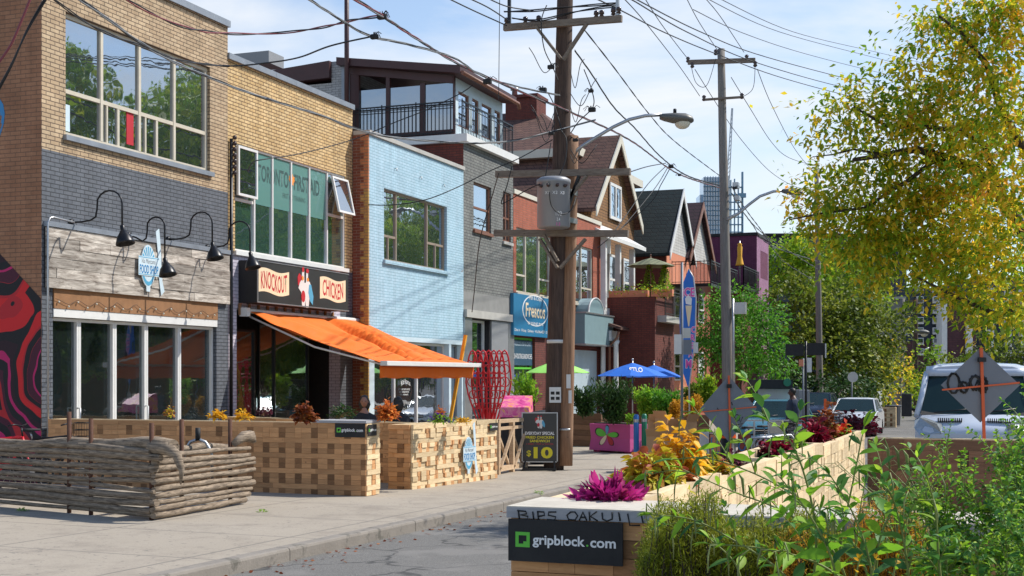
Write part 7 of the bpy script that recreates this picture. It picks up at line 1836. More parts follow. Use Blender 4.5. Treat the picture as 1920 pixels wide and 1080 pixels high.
# ================= bicycles
def bicycle(name, label, loc, rz, fmat, group, basket=False):
    t = lthing(name, label, 'bicycle', loc, rz, group); R_ = .33
    def wh(x):
        m = MB(); m.tube([(x+R_*math.cos(2*PI*i/24), 0, R_+R_*math.sin(2*PI*i/24)) for i in range(25)], .022, 6, False); w_ = m.build('wheel', M['tyre'], t)
        m = MB()
        for i in range(14): a = 2*PI*i/14; m.bar((x, 0.01*(-1)**i, R_), (x+(R_-.02)*math.cos(a), 0, R_+(R_-.02)*math.sin(a)), .004)
        m.lathe((x, -.04, R_), [(.025, 0), (.025, .08)], 8, (0, 1, 0)); m.build('spokes', M['steel'], w_)
    wh(-.52); wh(.52)
    bb, st, ht, hb = (-.08, 0, .30), (-.22, 0, .80), (.36, 0, .86), (.40, 0, .66)
    m = MB()
    for p, q, r in ((bb, st, .018), (st, ht, .018), (hb, bb, .022), ((-.52, 0, .33), bb, .012), ((-.52, 0, .33), st, .010), (ht, hb, .02), (hb, (.52, 0, .33), .015)): m.tube([p, q], r, 7)
    m.build('frame', fmat, t)
    m = MB(); m.tube([st, (-.25, 0, .92)], .014, 6); sp = m.build('seat_post', M['steel'], t)
    m = MB(); m.loft([[(-.38, -.08, .93), (-.38, .08, .93), (-.38, .07, .97), (-.38, -.07, .97)], [(-.28, -.07, .93), (-.28, .07, .93), (-.28, .06, .975), (-.28, -.06, .975)], [(-.10, -.02, .94), (-.10, .02, .94), (-.10, .015, .97), (-.10, -.015, .97)]]); m.build('saddle', M['blackmat'], t)
    m = MB(); m.tube([ht, (.34, 0, 1.0)], .014, 6); m.tube([(.26, -.28, 1.03), (.33, -.2, 1.05), (.35, 0, 1.02), (.33, .2, 1.05), (.26, .28, 1.03)], .012, 6); m.build('handlebar', M['black'], t)
    m = MB(); m.lathe((-.08, -.05, .30), [(.09, 0), (.09, .01)], 14, (0, 1, 0)); m.tube([(-.08, -.05, .3), (-.02, -.08, .15)], .01, 5); m.tube([(-.08, .05, .3), (-.14, .08, .45)], .01, 5); m.build('crank', M['black'], t)
    if basket:
        m = MB()
        for z in (.85, .95, 1.06): m.tube([(.42, -.14, z), (.66, -.16, z), (.66, .16, z), (.42, .14, z), (.42, -.14, z)], .006, 4)
        for i in range(7): m.bar((.66, -.15+i*.05, .85), (.66, -.15+i*.05, 1.06), .005); m.bar((.42+i*.04, -.15, .85), (.42+i*.04, -.15, 1.06), .005)
        m.build('basket', M['black'], t)
    return t
b1 = onD(10, 850, 19.9); bicycle('bicycle', 'red framed bicycle leaning by the mural behind the log fence', (b1.x-.1, b1.y, gnd(0, b1.y)), .25, M['red_paint'], 'bicycles parked by the mural')
b2 = onD(72, 850, 20.1); bicycle('bicycle', 'black bicycle with wire basket beside the red bicycle', (b2.x, b2.y+.2, gnd(0, b2.y)), .5, M['black'], 'bicycles parked by the mural', True)
b0 = bicycle('hire_bicycle', 'nearest dark hire bicycle in the rack right of the standing man', tuple(atroad(1500, 31.0)), 1.15, M['black'], 'hire bicycles in the dock', True)
nms = ['second', 'third', 'fourth', 'fifth', 'sixth', 'seventh', 'farthest']
for i in range(7):
    p = atroad(1506+i*9.5, 32.3+i*1.3); copy_tree(b0, p, 1.15+.03*(i % 3), f'{nms[i]} dark hire bicycle counting from the man along the rack')
for i, (px, D) in enumerate(((1425, 27.5), (1450, 28.5))):
    p = atroad(px, D); copy_tree(b0, p, .5+.3*i, ['dark bicycle against the hoop racks right of the dark red board', 'dark bicycle behind the clear screen under the teal car'][i])['group'] = 'bicycles at the hoop racks'
for i in range(5):
    p = atroad(1398+i*11, 25.5+i*.35); t = thing('hoop_rack', f'{["leftmost","second","middle","fourth","rightmost"][i]} steel hoop rack between the drum and the man', 'bike rack', p, 'steel hoop racks')
    MB().tube([(p.x, p.y, p.z), (p.x, p.y, p.z+.65), (p.x+.1, p.y+.1, p.z+.8), (p.x+.4, p.y+.3, p.z+.8), (p.x+.5, p.y+.4, p.z+.65), (p.x+.5, p.y+.4, p.z)], .025, 8).build('hoop', M['steel'], t)
c = onD(1455, 810, 27); t = thing('clear_screen', 'steel framed clear screen panel standing in the road edge', 'screen', (c.x, c.y, gnd(0, c.y)))
m = MB(); cb(m, 1385, 1480, 787, 790, 27, .04); cb(m, 1413, 1416, 790.5, 860, 27, .04); cb(m, 1440, 1443, 790.5, 860, 27, .04); cb(m, 1466, 1469, 790.5, 860, 27, .04); m.build('frame', M['steel'], t)
m = MB(); cb(m, 1443.5, 1465.5, 790.5, 835, 27.01, .01); m.build('pane', M['glass'], t)
lw = onD(373, 830, 18.5); 
tv = thing('grey_hoop_stand', 'grey metal stand with arched foot between the log fence and the planter', 'stand', (lw.x, lw.y, gnd(0, lw.y))); 
lw = onD(371, 850, 17.2); zt_ = onD(371, 802, 17.2).z; za = onD(371, 826, 17.2).z
MB().tube([(lw.x, lw.y, za), (lw.x, lw.y, zt_)], .035, 10).build('post', M['blackmat'], tv); MB().tube([Vector((lw.x, lw.y, za))+Vector((CY, SY, 0))*x+Vector((0, 0, z)) for x, z in ((-.19, -.5), (-.18, -.15), (-.10, -.02), (0, .02), (.10, -.02), (.18, -.15), (.19, -.5))], .022, 8).build('arch', M['steel'], tv)
# timber prop under the awning
a, b = onD(838, 795, 31), onD(873, 628, 31); t = thing('timber_prop', 'orange painted timber prop leaning through the right end of the awning', 'prop', (a.x, a.y, a.z-.6)); MB().bar(a-Vector((.05, 0, .6)), b, .07).build('pole', M['yellow_cloth'], t)
# ================= people
def head(par, c, s, skin_m, hair_m, yaw, long=False, nm='head'):
    """c centre of head, s head height; looks along yaw direction"""
    f = Vector((math.cos(yaw), math.sin(yaw), 0)); r = Vector((-f.y, f.x, 0)); u = Vector((0, 0, 1)); c = Vector(c)
    def el(m, o, a, b, d, n=12):
        base = len(m.v); mm = n//2
        for i in range(mm+1):
            ph = PI*i/mm
            for k in range(n):
                t = 2*PI*k/n; jaw = 1-.22*max(0, math.cos(ph)) if a > .3*s else 1
                p = c+o+f*(a*math.sin(ph)*math.cos(t)*jaw)+r*(b*math.sin(ph)*math.sin(t)*jaw)-u*(d*math.cos(ph)); m.v.append(tuple(p))
        for i in range(mm):
            for k in range(n): m.f.append((base+i*n+k, base+i*n+(k+1) % n, base+(i+1)*n+(k+1) % n, base+(i+1)*n+k)); m.mi.append(m.m); m.sm.append(True)
    m = MB(); el(m, Vector(), .42*s, .34*s, .5*s, 16); el(m, f*.43*s-u*.05*s, .07*s, .05*s, .09*s, 8)
    for q in (-1, 1): el(m, r*q*.34*s-u*.03*s, .06*s, .03*s, .09*s, 8)
    el(m, f*.40*s-u*.24*s, .04*s, .10*s, .03*s, 8); m.build(nm, skin_m, par)
    m = MB()
    for q in (-1, 1): el(m, f*.385*s+r*q*.14*s+u*.04*s, .03*s, .05*s, .03*s, 8)
    m.build('eyes', M['blackmat'], par)
    m = MB(); el(m, -f*.10*s+u*.12*s, .43*s, .40*s, .46*s, 14)
    if long: el(m, -f*.20*s-u*.25*s, .34*s, .52*s, .66*s, 12)
    m.build('hair', hair_m, par)
def limb(J, E, pts):
    i0 = len(J)
    for k, p in enumerate(pts): J.append(p); 
    return i0
# standing man
hc = onD(1486, 737, 34); feet = gnd(hc.x, hc.y); g = feet; x0, y0 = hc.x, hc.y
MN = thing('person', 'man in navy jersey and pale trousers standing side on beside the hire bicycles', 'person', (x0, y0, g)); fwd = Vector((-CY, -SY, 0)); sd = Vector((-SY, CY, 0))*-1
H = hc.z+.12-g; s = H/1.78
def PT_(f, r, z, rad): v = Vector((x0, y0, g))+fwd*f*s+sd*r*s; return (v.x, v.y, g+z*s, rad*s)
J = [PT_(0, 0, .98, .14), PT_(-.01, 0, 1.15, .13), PT_(-.02, 0, 1.34, .15), PT_(-.03, 0, 1.48, .09), PT_(-.01, 0, 1.56, .055), PT_(.0, 0, 1.62, .05)]
E = [(0, 1), (1, 2), (2, 3), (3, 4), (4, 5)]
for q in (-1, 1):
    i = len(J); J += [PT_(-.03, q*.17, 1.42, .07), PT_(-.06, q*.21, 1.15, .05), PT_(.10, q*.17, .95, .04), PT_(.17, q*.15, .90, .032), PT_(.22, q*.15, .86, .022)]; E += [(3, i), (i, i+1), (i+1, i+2), (i+2, i+3), (i+3, i+4)]
    i = len(J); J += [PT_(.0, q*.09, .86, .105), PT_(.03, q*.10, .48, .07), PT_(-.02, q*.10, .10, .045), PT_(-.01, q*.10, .04, .05), PT_(.16, q*.11, .03, .035)]; E += [(0, i), (i, i+1), (i+1, i+2), (i+2, i+3), (i+3, i+4)]
skin(MN, 'body', J, E, M['skin_dark'])
J2 = [PT_(0, 0, .90, .21), PT_(-.01, 0, 1.05, .2), PT_(-.01, 0, 1.2, .2), PT_(-.02, 0, 1.36, .21), PT_(-.03, 0, 1.47, .14), PT_(-.02, 0, 1.52, .09)]; E2 = [(0, 1), (1, 2), (2, 3), (3, 4), (4, 5)]
for q in (-1, 1): i = len(J2); J2 += [PT_(-.03, q*.18, 1.41, .105), PT_(-.06, q*.215, 1.15, .08), PT_(.08, q*.175, .97, .06)]; E2 += [(3, i), (i, i+1), (i+1, i+2)]
skin(MN, 'jersey', J2, E2, M['navy'])
J3 = [PT_(0, 0, .96, .15)]; E3 = []
for q in (-1, 1): i = len(J3); J3 += [PT_(0, q*.09, .84, .12), PT_(.03, q*.10, .48, .088), PT_(-.02, q*.10, .12, .07)]; E3 += [(0, i), (i, i+1), (i+1, i+2)]
skin(MN, 'trousers', J3, E3, M['jeans']); head(MN, (hc.x+fwd.x*.02, hc.y+fwd.y*.02, g+1.665*s), .23*s, M['skin_dark'], M['hair'], math.atan2(fwd.y, fwd.x))
# seated women on the patio
def seated(px, py, D, face, label, coat, long):
    hc = onD(px, py, D); g = gnd(hc.x, hc.y); T = thing('person', label, 'person', (hc.x, hc.y, g)); f = Vector((math.cos(face), math.sin(face), 0)); r = Vector((-f.y, f.x, 0)); s = 1.
    top = hc.z
    def Q(a, b, z, rad): v = Vector((hc.x, hc.y, 0))+f*a+r*b; return (v.x, v.y, z, rad)
    zb = top-.78
    J = [Q(-.05, 0, zb, .15), Q(-.05, 0, zb+.22, .13), Q(-.03, 0, zb+.42, .15), Q(-.02, 0, zb+.54, .08), Q(0, 0, zb+.62, .05), Q(.01, 0, zb+.68, .05)]; E = [(0, 1), (1, 2), (2, 3), (3, 4), (4, 5)]
    for q in (-1, 1):
        i = len(J); J += [Q(-.02, q*.17, zb+.46, .07), Q(.0, q*.22, zb+.2, .05), Q(.22, q*.12, zb+.16, .04), Q(.30, q*.08, zb+.17, .028), Q(.35, q*.06, zb+.18, .02)]; E += [(3, i), (i, i+1), (i+1, i+2), (i+2, i+3), (i+3, i+4)]
        i = len(J); J += [Q(.12, q*.11, zb-.03, .1), Q(.42, q*.12, zb-.02, .075), Q(.42, q*.12, zb-.38, .05), Q(.52, q*.12, g+.04, .035)]; E += [(0, i), (i, i+1), (i+1, i+2), (i+2, i+3)]
    skin(T, 'body', J, E, M['skin_light'])
    J2 = [Q(-.05, 0, zb-.05, .24), Q(-.05, 0, zb+.12, .23), Q(-.05, 0, zb+.27, .23), Q(-.03, 0, zb+.42, .24), Q(-.02, 0, zb+.53, .15), Q(-.01, 0, zb+.60, .085)]; E2 = [(0, 1), (1, 2), (2, 3), (3, 4), (4, 5)]
    for q in (-1, 1): i = len(J2); J2 += [Q(-.02, q*.19, zb+.45, .11), Q(.0, q*.235, zb+.2, .08), Q(.18, q*.14, zb+.16, .065)]; E2 += [(3, i), (i, i+1), (i+1, i+2)]
    skin(T, 'coat', J2, E2, coat); head(T, (hc.x, hc.y, top), .22, M['skin_light'], M['hair'], face, long)
    c = Q(-.08, 0, 0, 0); ch = lthing('patio_chair', f'dark patio chair under {label.split(" with")[0]}', 'chair', (c[0], c[1], g), face, 'dark chairs on the chicken shop patio'); zs = zb-.13-g
    MB().box(-.2, .24, -.22, .22, zs-.04, zs).build('seat', M['maroon_red'], ch, .01); MB().box(-.24, -.20, -.2, .2, zs+.15, zs+.45).build('backrest', M['maroon_red'], ch, .01)
    for x in (-.2, .2):
        for y in (-.19, .19): MB().bar((x, y, 0), (x, y, zs-.042 if x > 0 else zs+.45), .03).build('leg', M['black'], ch)
seated(683, 753, 24.5, -1.2, 'seated woman in black with shoulder length dark hair facing the street', M['blackcloth'], True)
seated(745, 755, 25.2, 2.6, 'seated person in black turned away, half hidden by the orange coleus', M['blackcloth'], True)
for px, D, lab in ((712, 24.3, 'small dark red patio table between the two seated people'), (790, 25.8, 'dark red patio table near the timber prop')):
    p = onD(px, 790, D); g = gnd(p.x, p.y); t = thing('patio_table', lab, 'table', (p.x, p.y, g), 'patio tables'); MB().box(p.x-.3, p.x+.3, p.y-.3, p.y+.3, g+.71, g+.74).build('tabletop', M['maroon_red'], t, .01); MB().tube([(p.x, p.y, g), (p.x, p.y, g+.71)], .03).build('pedestal', M['black'], t); MB().lathe((p.x, p.y, g), [(.22, 0), (.22, .02), (.04, .04)], 14).build('foot', M['black'], t)
# ================= vegetation
def tree(name, label, base, trunk_r, blobs, mat, leaf, asp, seed, nden, group=None, dr=1., bark='bark', mats2=None, droop=.3, limbs=True, K=1, fork=None, shell=.25):
    """blobs: (px,py,rpx,D[,flat]); world ellipsoids; limbs run from the fork to each blob"""
    r = np.random.default_rng(seed); t = thing(name, label, 'tree', base, group)
    C = []; Dd = []; Lf = []; mi = []
    base = Vector(base); cs = []; tw = []
    for b in blobs:
        c = onD(b[0], b[1], b[3]); rad = b[2]*b[3]/FL; n = int(nden*(rad/leaf)**2*(b[4] if len(b) > 4 else 1)); cs.append((c, rad))
        # twigs: leaves gather on short drooping sprays
        ns = max(3, n//14); sp = ellpts(r, ns, c, rad, rad*.9, rad*.72, shell); out = (sp-np.array(c)); out /= np.linalg.norm(out, axis=1)[:, None]+1e-9
        k = n//ns; P = np.repeat(sp, k, 0); tt = r.random((len(P), 1)); so = np.repeat(out+r.normal(0, .5, out.shape)+np.array([0, 0, -.25*dr]), k, 0)
        P = P+so*tt*leaf*(2.2+3.2*dr)+r.normal(0, leaf*(.75-.3*dr), P.shape); d = so*.6+r.normal(0, .7, P.shape)+np.array([0, 0, -.35*dr])
        C.append(P); Dd.append(d); Lf.append(leaf*(.6+.7*r.random(len(P))))
        if dr > .5: tw += [(sp[q_], so[q_*k], np.array(c)) for q_ in range(0, ns, 3)]
        mi.append(np.repeat((r.random(ns) < (.36 if mats2 else 0)).astype(int), k))
    C = np.concatenate(C); Dd = np.concatenate(Dd); Lf = np.concatenate(Lf); mi = np.concatenate(mi)
    leafmesh('crown', t, [mat, mats2 or mat], C, Dd, Lf, Lf*asp, K, droop*dr, mi=mi, seed=seed)
    if tw:
        m = MB()
        for a_, o_, c_ in tw: m.tube([c_+(a_-c_)*.25, a_, a_+o_*leaf*4], [.009, .005, .002], 3, False)
        m.build('twigs', M[bark], t)
    m = MB(); fk = Vector(fork) if fork is not None else base.lerp(sum((c for c, _ in cs), Vector())/len(cs), .45)
    n = 6; m.tube([base.lerp(fk, i/n)+Vector((math.sin(i*1.7)*trunk_r*.4, math.cos(i*1.3)*trunk_r*.3, 0)) if 0 < i < n else base.lerp(fk, i/n) for i in range(n+1)], [lerp(trunk_r*1.25, trunk_r*.8, i/n) for i in range(n+1)], 10)
    if limbs:
        order = sorted(cs, key=lambda q: (q[0]-fk).length); done = [fk]
        for c, rad in order:
            fk0 = fk; fk = min(done, key=lambda q: (q-c).length+.25*(q-fk0).length); done.append(c)
            mid = fk.lerp(c, .5)+Vector((random.uniform(-.1, .1)*rad, 0, rad*.25)); pts = [fk, fk.lerp(mid, .5)+Vector((0, 0, rad*.1)), mid, mid.lerp(c, .5), c]
            L = (c-fk).length; r0 = min(trunk_r*.6, .015+L*.022); m.tube(pts, [r0, r0*.8, r0*.6, r0*.4, r0*.2], 6)
            for q in range(4):
                e = c+Vector(tuple(r.normal(0, .55, 3)))*rad; s0 = pts[2+q % 3]; m.tube([s0, s0.lerp(e, .5)+Vector((0, 0, .08*rad)), e], [r0*.3, r0*.2, r0*.07], 5)
            fk = fk0
    m.build('trunk', M[bark], t); return t
random.seed(12)
# big autumn tree, right
AT = [(1700, 385, 55, 18.3), (1600, 380, 40, 18.3), (1650, 440, 50, 18.4), (1560, 440, 30, 18.2), (1780, 380, 55, 18.2), (1905, 20, 85, 17), (1830, 40, 70, 17.5), (1770, 30, 36, 17), (1745, 60, 28, 17.5), (1860, 120, 75, 17), (1790, 120, 55, 18), (1730, 160, 42, 17.5), (1690, 130, 24, 17.5), (1900, 210, 80, 16.5), (1820, 220, 75, 17.5),
      (1745, 235, 60, 18), (1680, 210, 45, 17.5), (1625, 195, 36, 17.5), (1572, 205, 26, 17.5), (1600, 155, 22, 17.5), (1535, 212, 20, 17.5), (1590, 255, 34, 17.5), (1535, 250, 18, 17.5), (1650, 280, 50, 18), (1720, 320, 60, 18), (1800, 320, 70, 18), (1890, 320, 75, 16.5),
      (1590, 330, 40, 18), (1550, 350, 26, 18), (1525, 292, 13, 17.5, .5), (1640, 370, 52, 18), (1565, 385, 34, 18), (1520, 378, 24, 18), (1480, 412, 13, 18, .6), (1530, 428, 28, 18), (1600, 430, 42, 18), (1690, 410, 58, 18), (1770, 410, 62, 18), (1860, 410, 70, 17),
      (1910, 480, 60, 16.5), (1830, 490, 60, 17.5), (1750, 480, 55, 18), (1680, 480, 48, 18), (1620, 490, 34, 18), (1780, 545, 45, 17.5), (1860, 560, 55, 17), (1910, 590, 50, 16.5), (1655, 530, 22, 18, .6), (1500, 405, 12, 18, .5), (1840, 610, 26, 17)]
tb_ = Vector((2.6, 19.2, gnd(0, 19))); fk = onD(1990, 500, 18.5)
tree('autumn_tree', 'big street tree with green, yellow and orange autumn leaves filling the upper right', tb_, .24, AT, M['lf_autumn'], .098, .50, 3, 42, K=1, dr=.5, fork=fk, shell=.1, limbs=False, mats2=M['lf_yellowgreen'])
lm = thing('tree_limb', 'x', 'x', fk); bpy.data.objects.remove(lm)
t = bpy.data.objects['autumn_tree']
m = MB()
for pts, r0 in (([(2000, 520, 18.4), (1925, 442, 18), (1880, 375, 17.9), (1830, 318, 17.8), (1770, 295, 17.8), (1720, 280, 17.8), (1660, 290, 17.8), (1600, 300, 17.6)], .11), ([(1895, 395, 17.9), (1868, 340, 17.8), (1845, 270, 17.7), (1800, 245, 17.6), (1740, 238, 17.6), (1660, 235, 17.5), (1600, 200, 17.5)], .06),
                ([(1990, 350, 18), (1920, 280, 17.6), (1875, 200, 17.4), (1850, 120, 17.3), (1800, 60, 17.2), (1760, 30, 17.2)], .07), ([(1760, 295, 17.8), (1700, 340, 17.8), (1620, 390, 17.9), (1540, 400, 17.9), (1480, 412, 17.9)], .035), ([(1660, 290, 17.8), (1600, 280, 17.6), (1560, 290, 17.5), (1524, 294, 17.5)], .02),
                ([(1950, 560, 17), (1870, 590, 17), (1800, 560, 17.3), (1720, 520, 17.6)], .05)):
    P = [onD(*p) for p in pts]; m.tube(P, [lerp(r0, r0*.25, i/(len(P)-1)) for i in range(len(P))], 7)
m.build('limbs', M['bark'], t)
def ground_at(px, D): p = onD(px, 700, D); return (p.x, p.y, gnd(p.x, p.y))
tree('crown_shade_mass', 'added dark olive foliage standing for the shaded lower crown of the autumn tree', (9.5, 27, gnd(0, 27)), .2, [(1700, 450, 50, 26), (1640, 470, 40, 26), (1780, 470, 55, 26), (1850, 490, 50, 26), (1910, 450, 60, 26), (1830, 430, 50, 26), (1605, 470, 34, 26), (1925, 560, 45, 26), (1890, 590, 26, 26)], M['lf_olive'], .14, .65, 44, 26, fork=onD(1990, 520, 26), dr=.3, mats2=M['lf_yellowgreen'])  # added second crown; its olive leaves carry the autumn tree's shade as colour
tree('feathery_tree', 'bright green feathery tree in front of the plum block', ground_at(1385, 52), .12, [(1385, 570, 42, 52), (1345, 620, 45, 51.5), (1420, 600, 45, 52), (1440, 655, 42, 51.5), (1380, 650, 50, 51), (1330, 670, 30, 51), (1460, 685, 26, 51.5), (1400, 690, 30, 51.5), (1345, 565, 22, 52)], M['lf_feather'], .17, .45, 5, 40, group='street trees along the left pavement', dr=.2)
tree('street_tree', 'broad olive green street tree behind the third pole', ground_at(1590, 82), .3, [(1490, 560, 45, 80), (1540, 600, 60, 80), (1600, 570, 60, 82), (1650, 620, 55, 84), (1580, 650, 62, 80), (1510, 640, 45, 78), (1640, 680, 46, 82), (1480, 690, 30, 78), (1550, 700, 45, 78), (1610, 710, 40, 80)], M['lf_olive'], .26, .75, 6, 40, group='street trees along the left pavement', dr=.2)
tree('street_tree', 'tall yellow green tree behind the plum block', ground_at(1500, 100), .3, [(1470, 490, 40, 98), (1510, 470, 36, 98), (1560, 500, 50, 100), (1455, 530, 32, 98), (1520, 520, 46, 98), (1600, 520, 40, 102), (1630, 560, 34, 104)], M['lf_yellowgreen'], .3, .75, 8, 40, group='street trees along the left pavement', dr=.2)
tree('street_tree', 'dark shaded tree low behind the black street sign', ground_at(1570, 68), .2, [(1590, 720, 28, 70), (1560, 730, 26, 68), (1500, 715, 30, 66), (1470, 720, 24, 66), (1620, 735, 22, 72)], M['lf_dark'], .2, .75, 9, 40, group='street trees along the left pavement', dr=.2)
tree('street_tree', 'small yellow leaved tree beside the distant thin pole', ground_at(1668, 88), .15, [(1665, 690, 26, 88), (1660, 725, 24, 88), (1655, 655, 20, 90), (1700, 700, 20, 95), (1640, 750, 16, 88)], M['lf_autumn'], .24, .75, 10, 34, group='street trees along the left pavement', dr=.2)
tree('street_tree', 'yellowing tree low in front of the brick tower', ground_at(1740, 98), .15, [(1742, 662, 18, 98), (1728, 700, 20, 98), (1750, 720, 16, 98), (1715, 740, 22, 96), (1700, 755, 16, 94)], M['lf_yellowgreen'], .26, .75, 13, 34, group='trees before the brick tower', dr=.2)
tree('street_tree', 'pale green tree low behind the white van', ground_at(1860, 80), .2, [(1850, 670, 26, 80), (1800, 680, 20, 80), (1900, 660, 30, 80), (1930, 690, 40, 80), (1820, 695, 24, 80)], M['lf_olive'], .22, .75, 14, 34, group='trees before the brick tower', dr=.2)
# trees across the street, outside the frame: they stand where the shop windows mirror them
rt0 = None
for i, (x, y, s_) in enumerate([(14+(j*5) % 4, 36+j*6.6, (1.95 if 1 < j < 7 else 1.5)+.12*(j*3 % 4)) for j in range(15)]):
    if rt0 is None:
        r = np.random.default_rng(21); t = thing('opposite_tree', 'leafy tree across the street mirrored in the corner shop windows', 'tree', (x, y, gnd(0, y)), 'trees across the street'); b = np.array([x, y, gnd(0, y)])
        cs = [(0, 0, 6.5, 2.4), (1.6, .5, 4.6, 2), (-1.6, -.6, 4.4, 2.1), (.3, 2.1, 4.2, 2.1), (.2, -2.1, 4., 2.2), (0, 0, 8.3, 1.7), (-.5, 1, 2.6, 1.6), (-.4, -1.2, 2.2, 1.5)]
        P = np.concatenate([ellpts(r, 2600, b+np.array(c[:3]), c[3], c[3], c[3]*.8, .5) for c in cs]); leafmesh('crown', t, M['lf_yellowgreen'], P, rnd_dirs(r, len(P), -.3), .22, .12, 1)
        m = MB(); m.tube([(x, y, b[2]), (x+.1, y, b[2]+2), (x, y+.1, b[2]+5), (x, y, b[2]+7)], [.22, .18, .12, .04], 8)
        for c in cs: m.tube([(x, y, b[2]+3), (x+c[0], y+c[1], b[2]+c[2])], [.08, .03], 6)
        m.build('trunk', M['bark'], t); rt0 = t
    else: copy_tree(rt0, (x, y, gnd(0, y)), i*1.1, 'leafy tree across the street mirrored in the shop windows', s_)
hh_, _, _ = gable_house('opposite_house', 'brick house across the street mirrored in the shop windows', 24, 34, 40, 49, 0, 5.5, 9, M['brick_red'], M['shingle_brown'])
hh_['group'] = 'houses across the street'
for j in range(6): copy_tree(hh_, hh_.location+Vector((0, 11*(j+1)-(0 if j else 0), 0)))
copy_tree(hh_, hh_.location-Vector((0, 11, 0)))
rt0['label'] = 'leafy tree across the street mirrored in the shop windows'
# ---- shrubs on the fish shop patio
def shrub(name, label, px, pyb, D, wpx, hpx, mat, leaf, asp, n, seed, group=None, up=.6, upright=False, z0=None):
    k = D/FL; b = onD(px, pyb, D); t = thing(name, label, 'shrub', b, group); r = np.random.default_rng(seed); W_, H_ = wpx*k/2, hpx*k
    if upright:
        ns = max(8, n//40); a = r.random(ns)*2*PI; rr = np.sqrt(r.random(ns)); tx = np.stack([rr*np.cos(a)*W_, rr*np.sin(a)*W_*.8, H_*(.6+.4*r.random(ns))], 1); idx = r.integers(0, ns, n); q = r.random(n)**.7
        P = np.array(b)+tx[idx]*np.stack([.3+.7*q, .3+.7*q, q], 1)+r.normal(0, leaf*.35, (n, 3)); d = tx[idx]*.4/H_+np.array([0, 0, .6])+r.normal(0, .45, (n, 3))
    else:
        nb_ = 7; cc = np.stack([r.uniform(-.55, .55, nb_)*W_, r.uniform(-.4, .4, nb_)*W_, r.uniform(.35, .72, nb_)*H_], 1); idx = r.integers(0, nb_, n); dd = rnd_dirs(r, n); rad = (.5+.5*r.random(n))[:, None]
        P = np.array(b)+cc[idx]+dd*rad*np.array([W_*.5, W_*.5, H_*.34]); d = dd+np.array([0, 0, up])+r.normal(0, .4, (n, 3))
    P[:, 2] = np.maximum(P[:, 2], b.z+.01)
    leafmesh('foliage', t, mat, P, d, leaf*(.6+.7*r.random(n)), leaf*asp, 1, .2, seed=seed)
    m = MB(); rr_ = random.Random(seed)
    for i in range(5): m.tube([b, b+Vector((rr_.uniform(-.5, .5)*W_, rr_.uniform(-.4, .4)*W_, H_*.7))], [.02, .008], 5)
    m.build('stems', M['bark'], t); return t
gp_ = 'patio shrubs outside the fish shop'
shrub('juniper_shrub', 'tall upright dark green juniper in the magenta planter', 1150, 796, 33.3, 84, 82, M['lf_dark'], .16, .22, 2600, 1, gp_, upright=True)
shrub('bushy_shrub', 'dark spiky shrub behind the newer brown pole', 1098, 782, 36, 60, 55, M['lf_dark'], .15, .3, 1500, 2, gp_, upright=True)
shrub('bushy_shrub', 'mid green shrub under the nearer blue parasol', 1215, 785, 35, 60, 60, M['lf_bright'], .13, .35, 1700, 3, gp_, upright=True)
shrub('bushy_shrub', 'light green shrub below the farther blue parasol', 1252, 788, 34.5, 60, 56, M['lf_feather'], .13, .35, 1700, 4, gp_, upright=True)
shrub('golden_shrub', 'round golden brown shrub right of the sign post', 1300, 792, 33, 46, 50, M['lf_orange'], .08, .5, 1700, 5, gp_)
shrub('golden_shrub', 'small amber shrub left of the sign post', 1266, 792, 33.5, 30, 42, M['lf_orange'], .08, .5, 900, 6, gp_)
shrub('bushy_shrub', 'dark green shrub behind the feather flag', 1310, 770, 40, 70, 50, M['lf_olive'], .15, .4, 1700, 7, gp_)
shrub('sunflower_plant', 'tall leafy plant with pale yellow tips right of the feather flag', 1326, 770, 38, 44, 72, M['lf_yellowgreen'], .17, .5, 900, 8, gp_, upright=True)
shrub('bushy_shrub', 'leafy plant mirrored green window display before the fish shop', 986, 765, 30, 46, 62, M['lf_bright'], .14, .45, 500, 9, gp_, upright=True)
shrub('bushy_shrub', 'low green plants at the foot of the magenta planter rim', 1183, 794, 33, 22, 16, M['lf_bright'], .08, .5, 300, 15, gp_)
# ---- plants on the patio planters
def onplanter(px, pyb, D): return tuple(onD(px, pyb, D))
gl = 'plants in the left block planters'
clump('coleus_plant', 'yellow and orange coleus left of the rusted rods', 'plant', onplanter(408, 784, 19.4), .16, .12, .11, 170, .07, .055, M['lf_gold'], gl, 1)
clump('coleus_plant', 'yellow coleus at the middle of the longest planter', 'plant', onplanter(455, 786, 19.2), .17, .12, .14, 140, .07, .045, M['lf_gold'], gl, 2)
clump('coleus_plant', 'small red and green coleus before the glass doors', 'plant', onplanter(318, 780, 19.8), .09, .09, .17, 90, .06, .04, M['lf_coleus'], gl, 3)
clump('coleus_plant', 'dark rust coleus with three rounded heads', 'plant', onplanter(570, 790, 18.8), .20, .13, .28, 420, .08, .065, M['lf_rust'], gl, 4)
clump('coleus_plant', 'trailing dark maroon coleus on the inner planter', 'plant', onplanter(497, 778, 22), .16, .12, .18, 200, .06, .045, M['lf_maroon'], gl, 5)
clump('herb_plant', 'bushy dark green herb on the inner planter', 'plant', onplanter(640, 783, 21.5), .30, .16, .26, 520, .06, .03, M['lf_dark'], gl, 6)
clump('coleus_plant', 'round orange coleus ball beside the seated woman', 'plant', onplanter(727, 786, 19.8), .18, .15, .31, 420, .085, .065, M['lf_peach'], gl, 7)['label'] = 'round orange coleus ball beside the seated woman'
clump('pansy_plant', 'purple and orange pansies on the badge planter', 'plant', onplanter(828, 792, 20.6), .24, .14, .14, 260, .06, .04, M['lf_bright'], gl, 8, flowers=(M['lf_purple'], 26, .045))
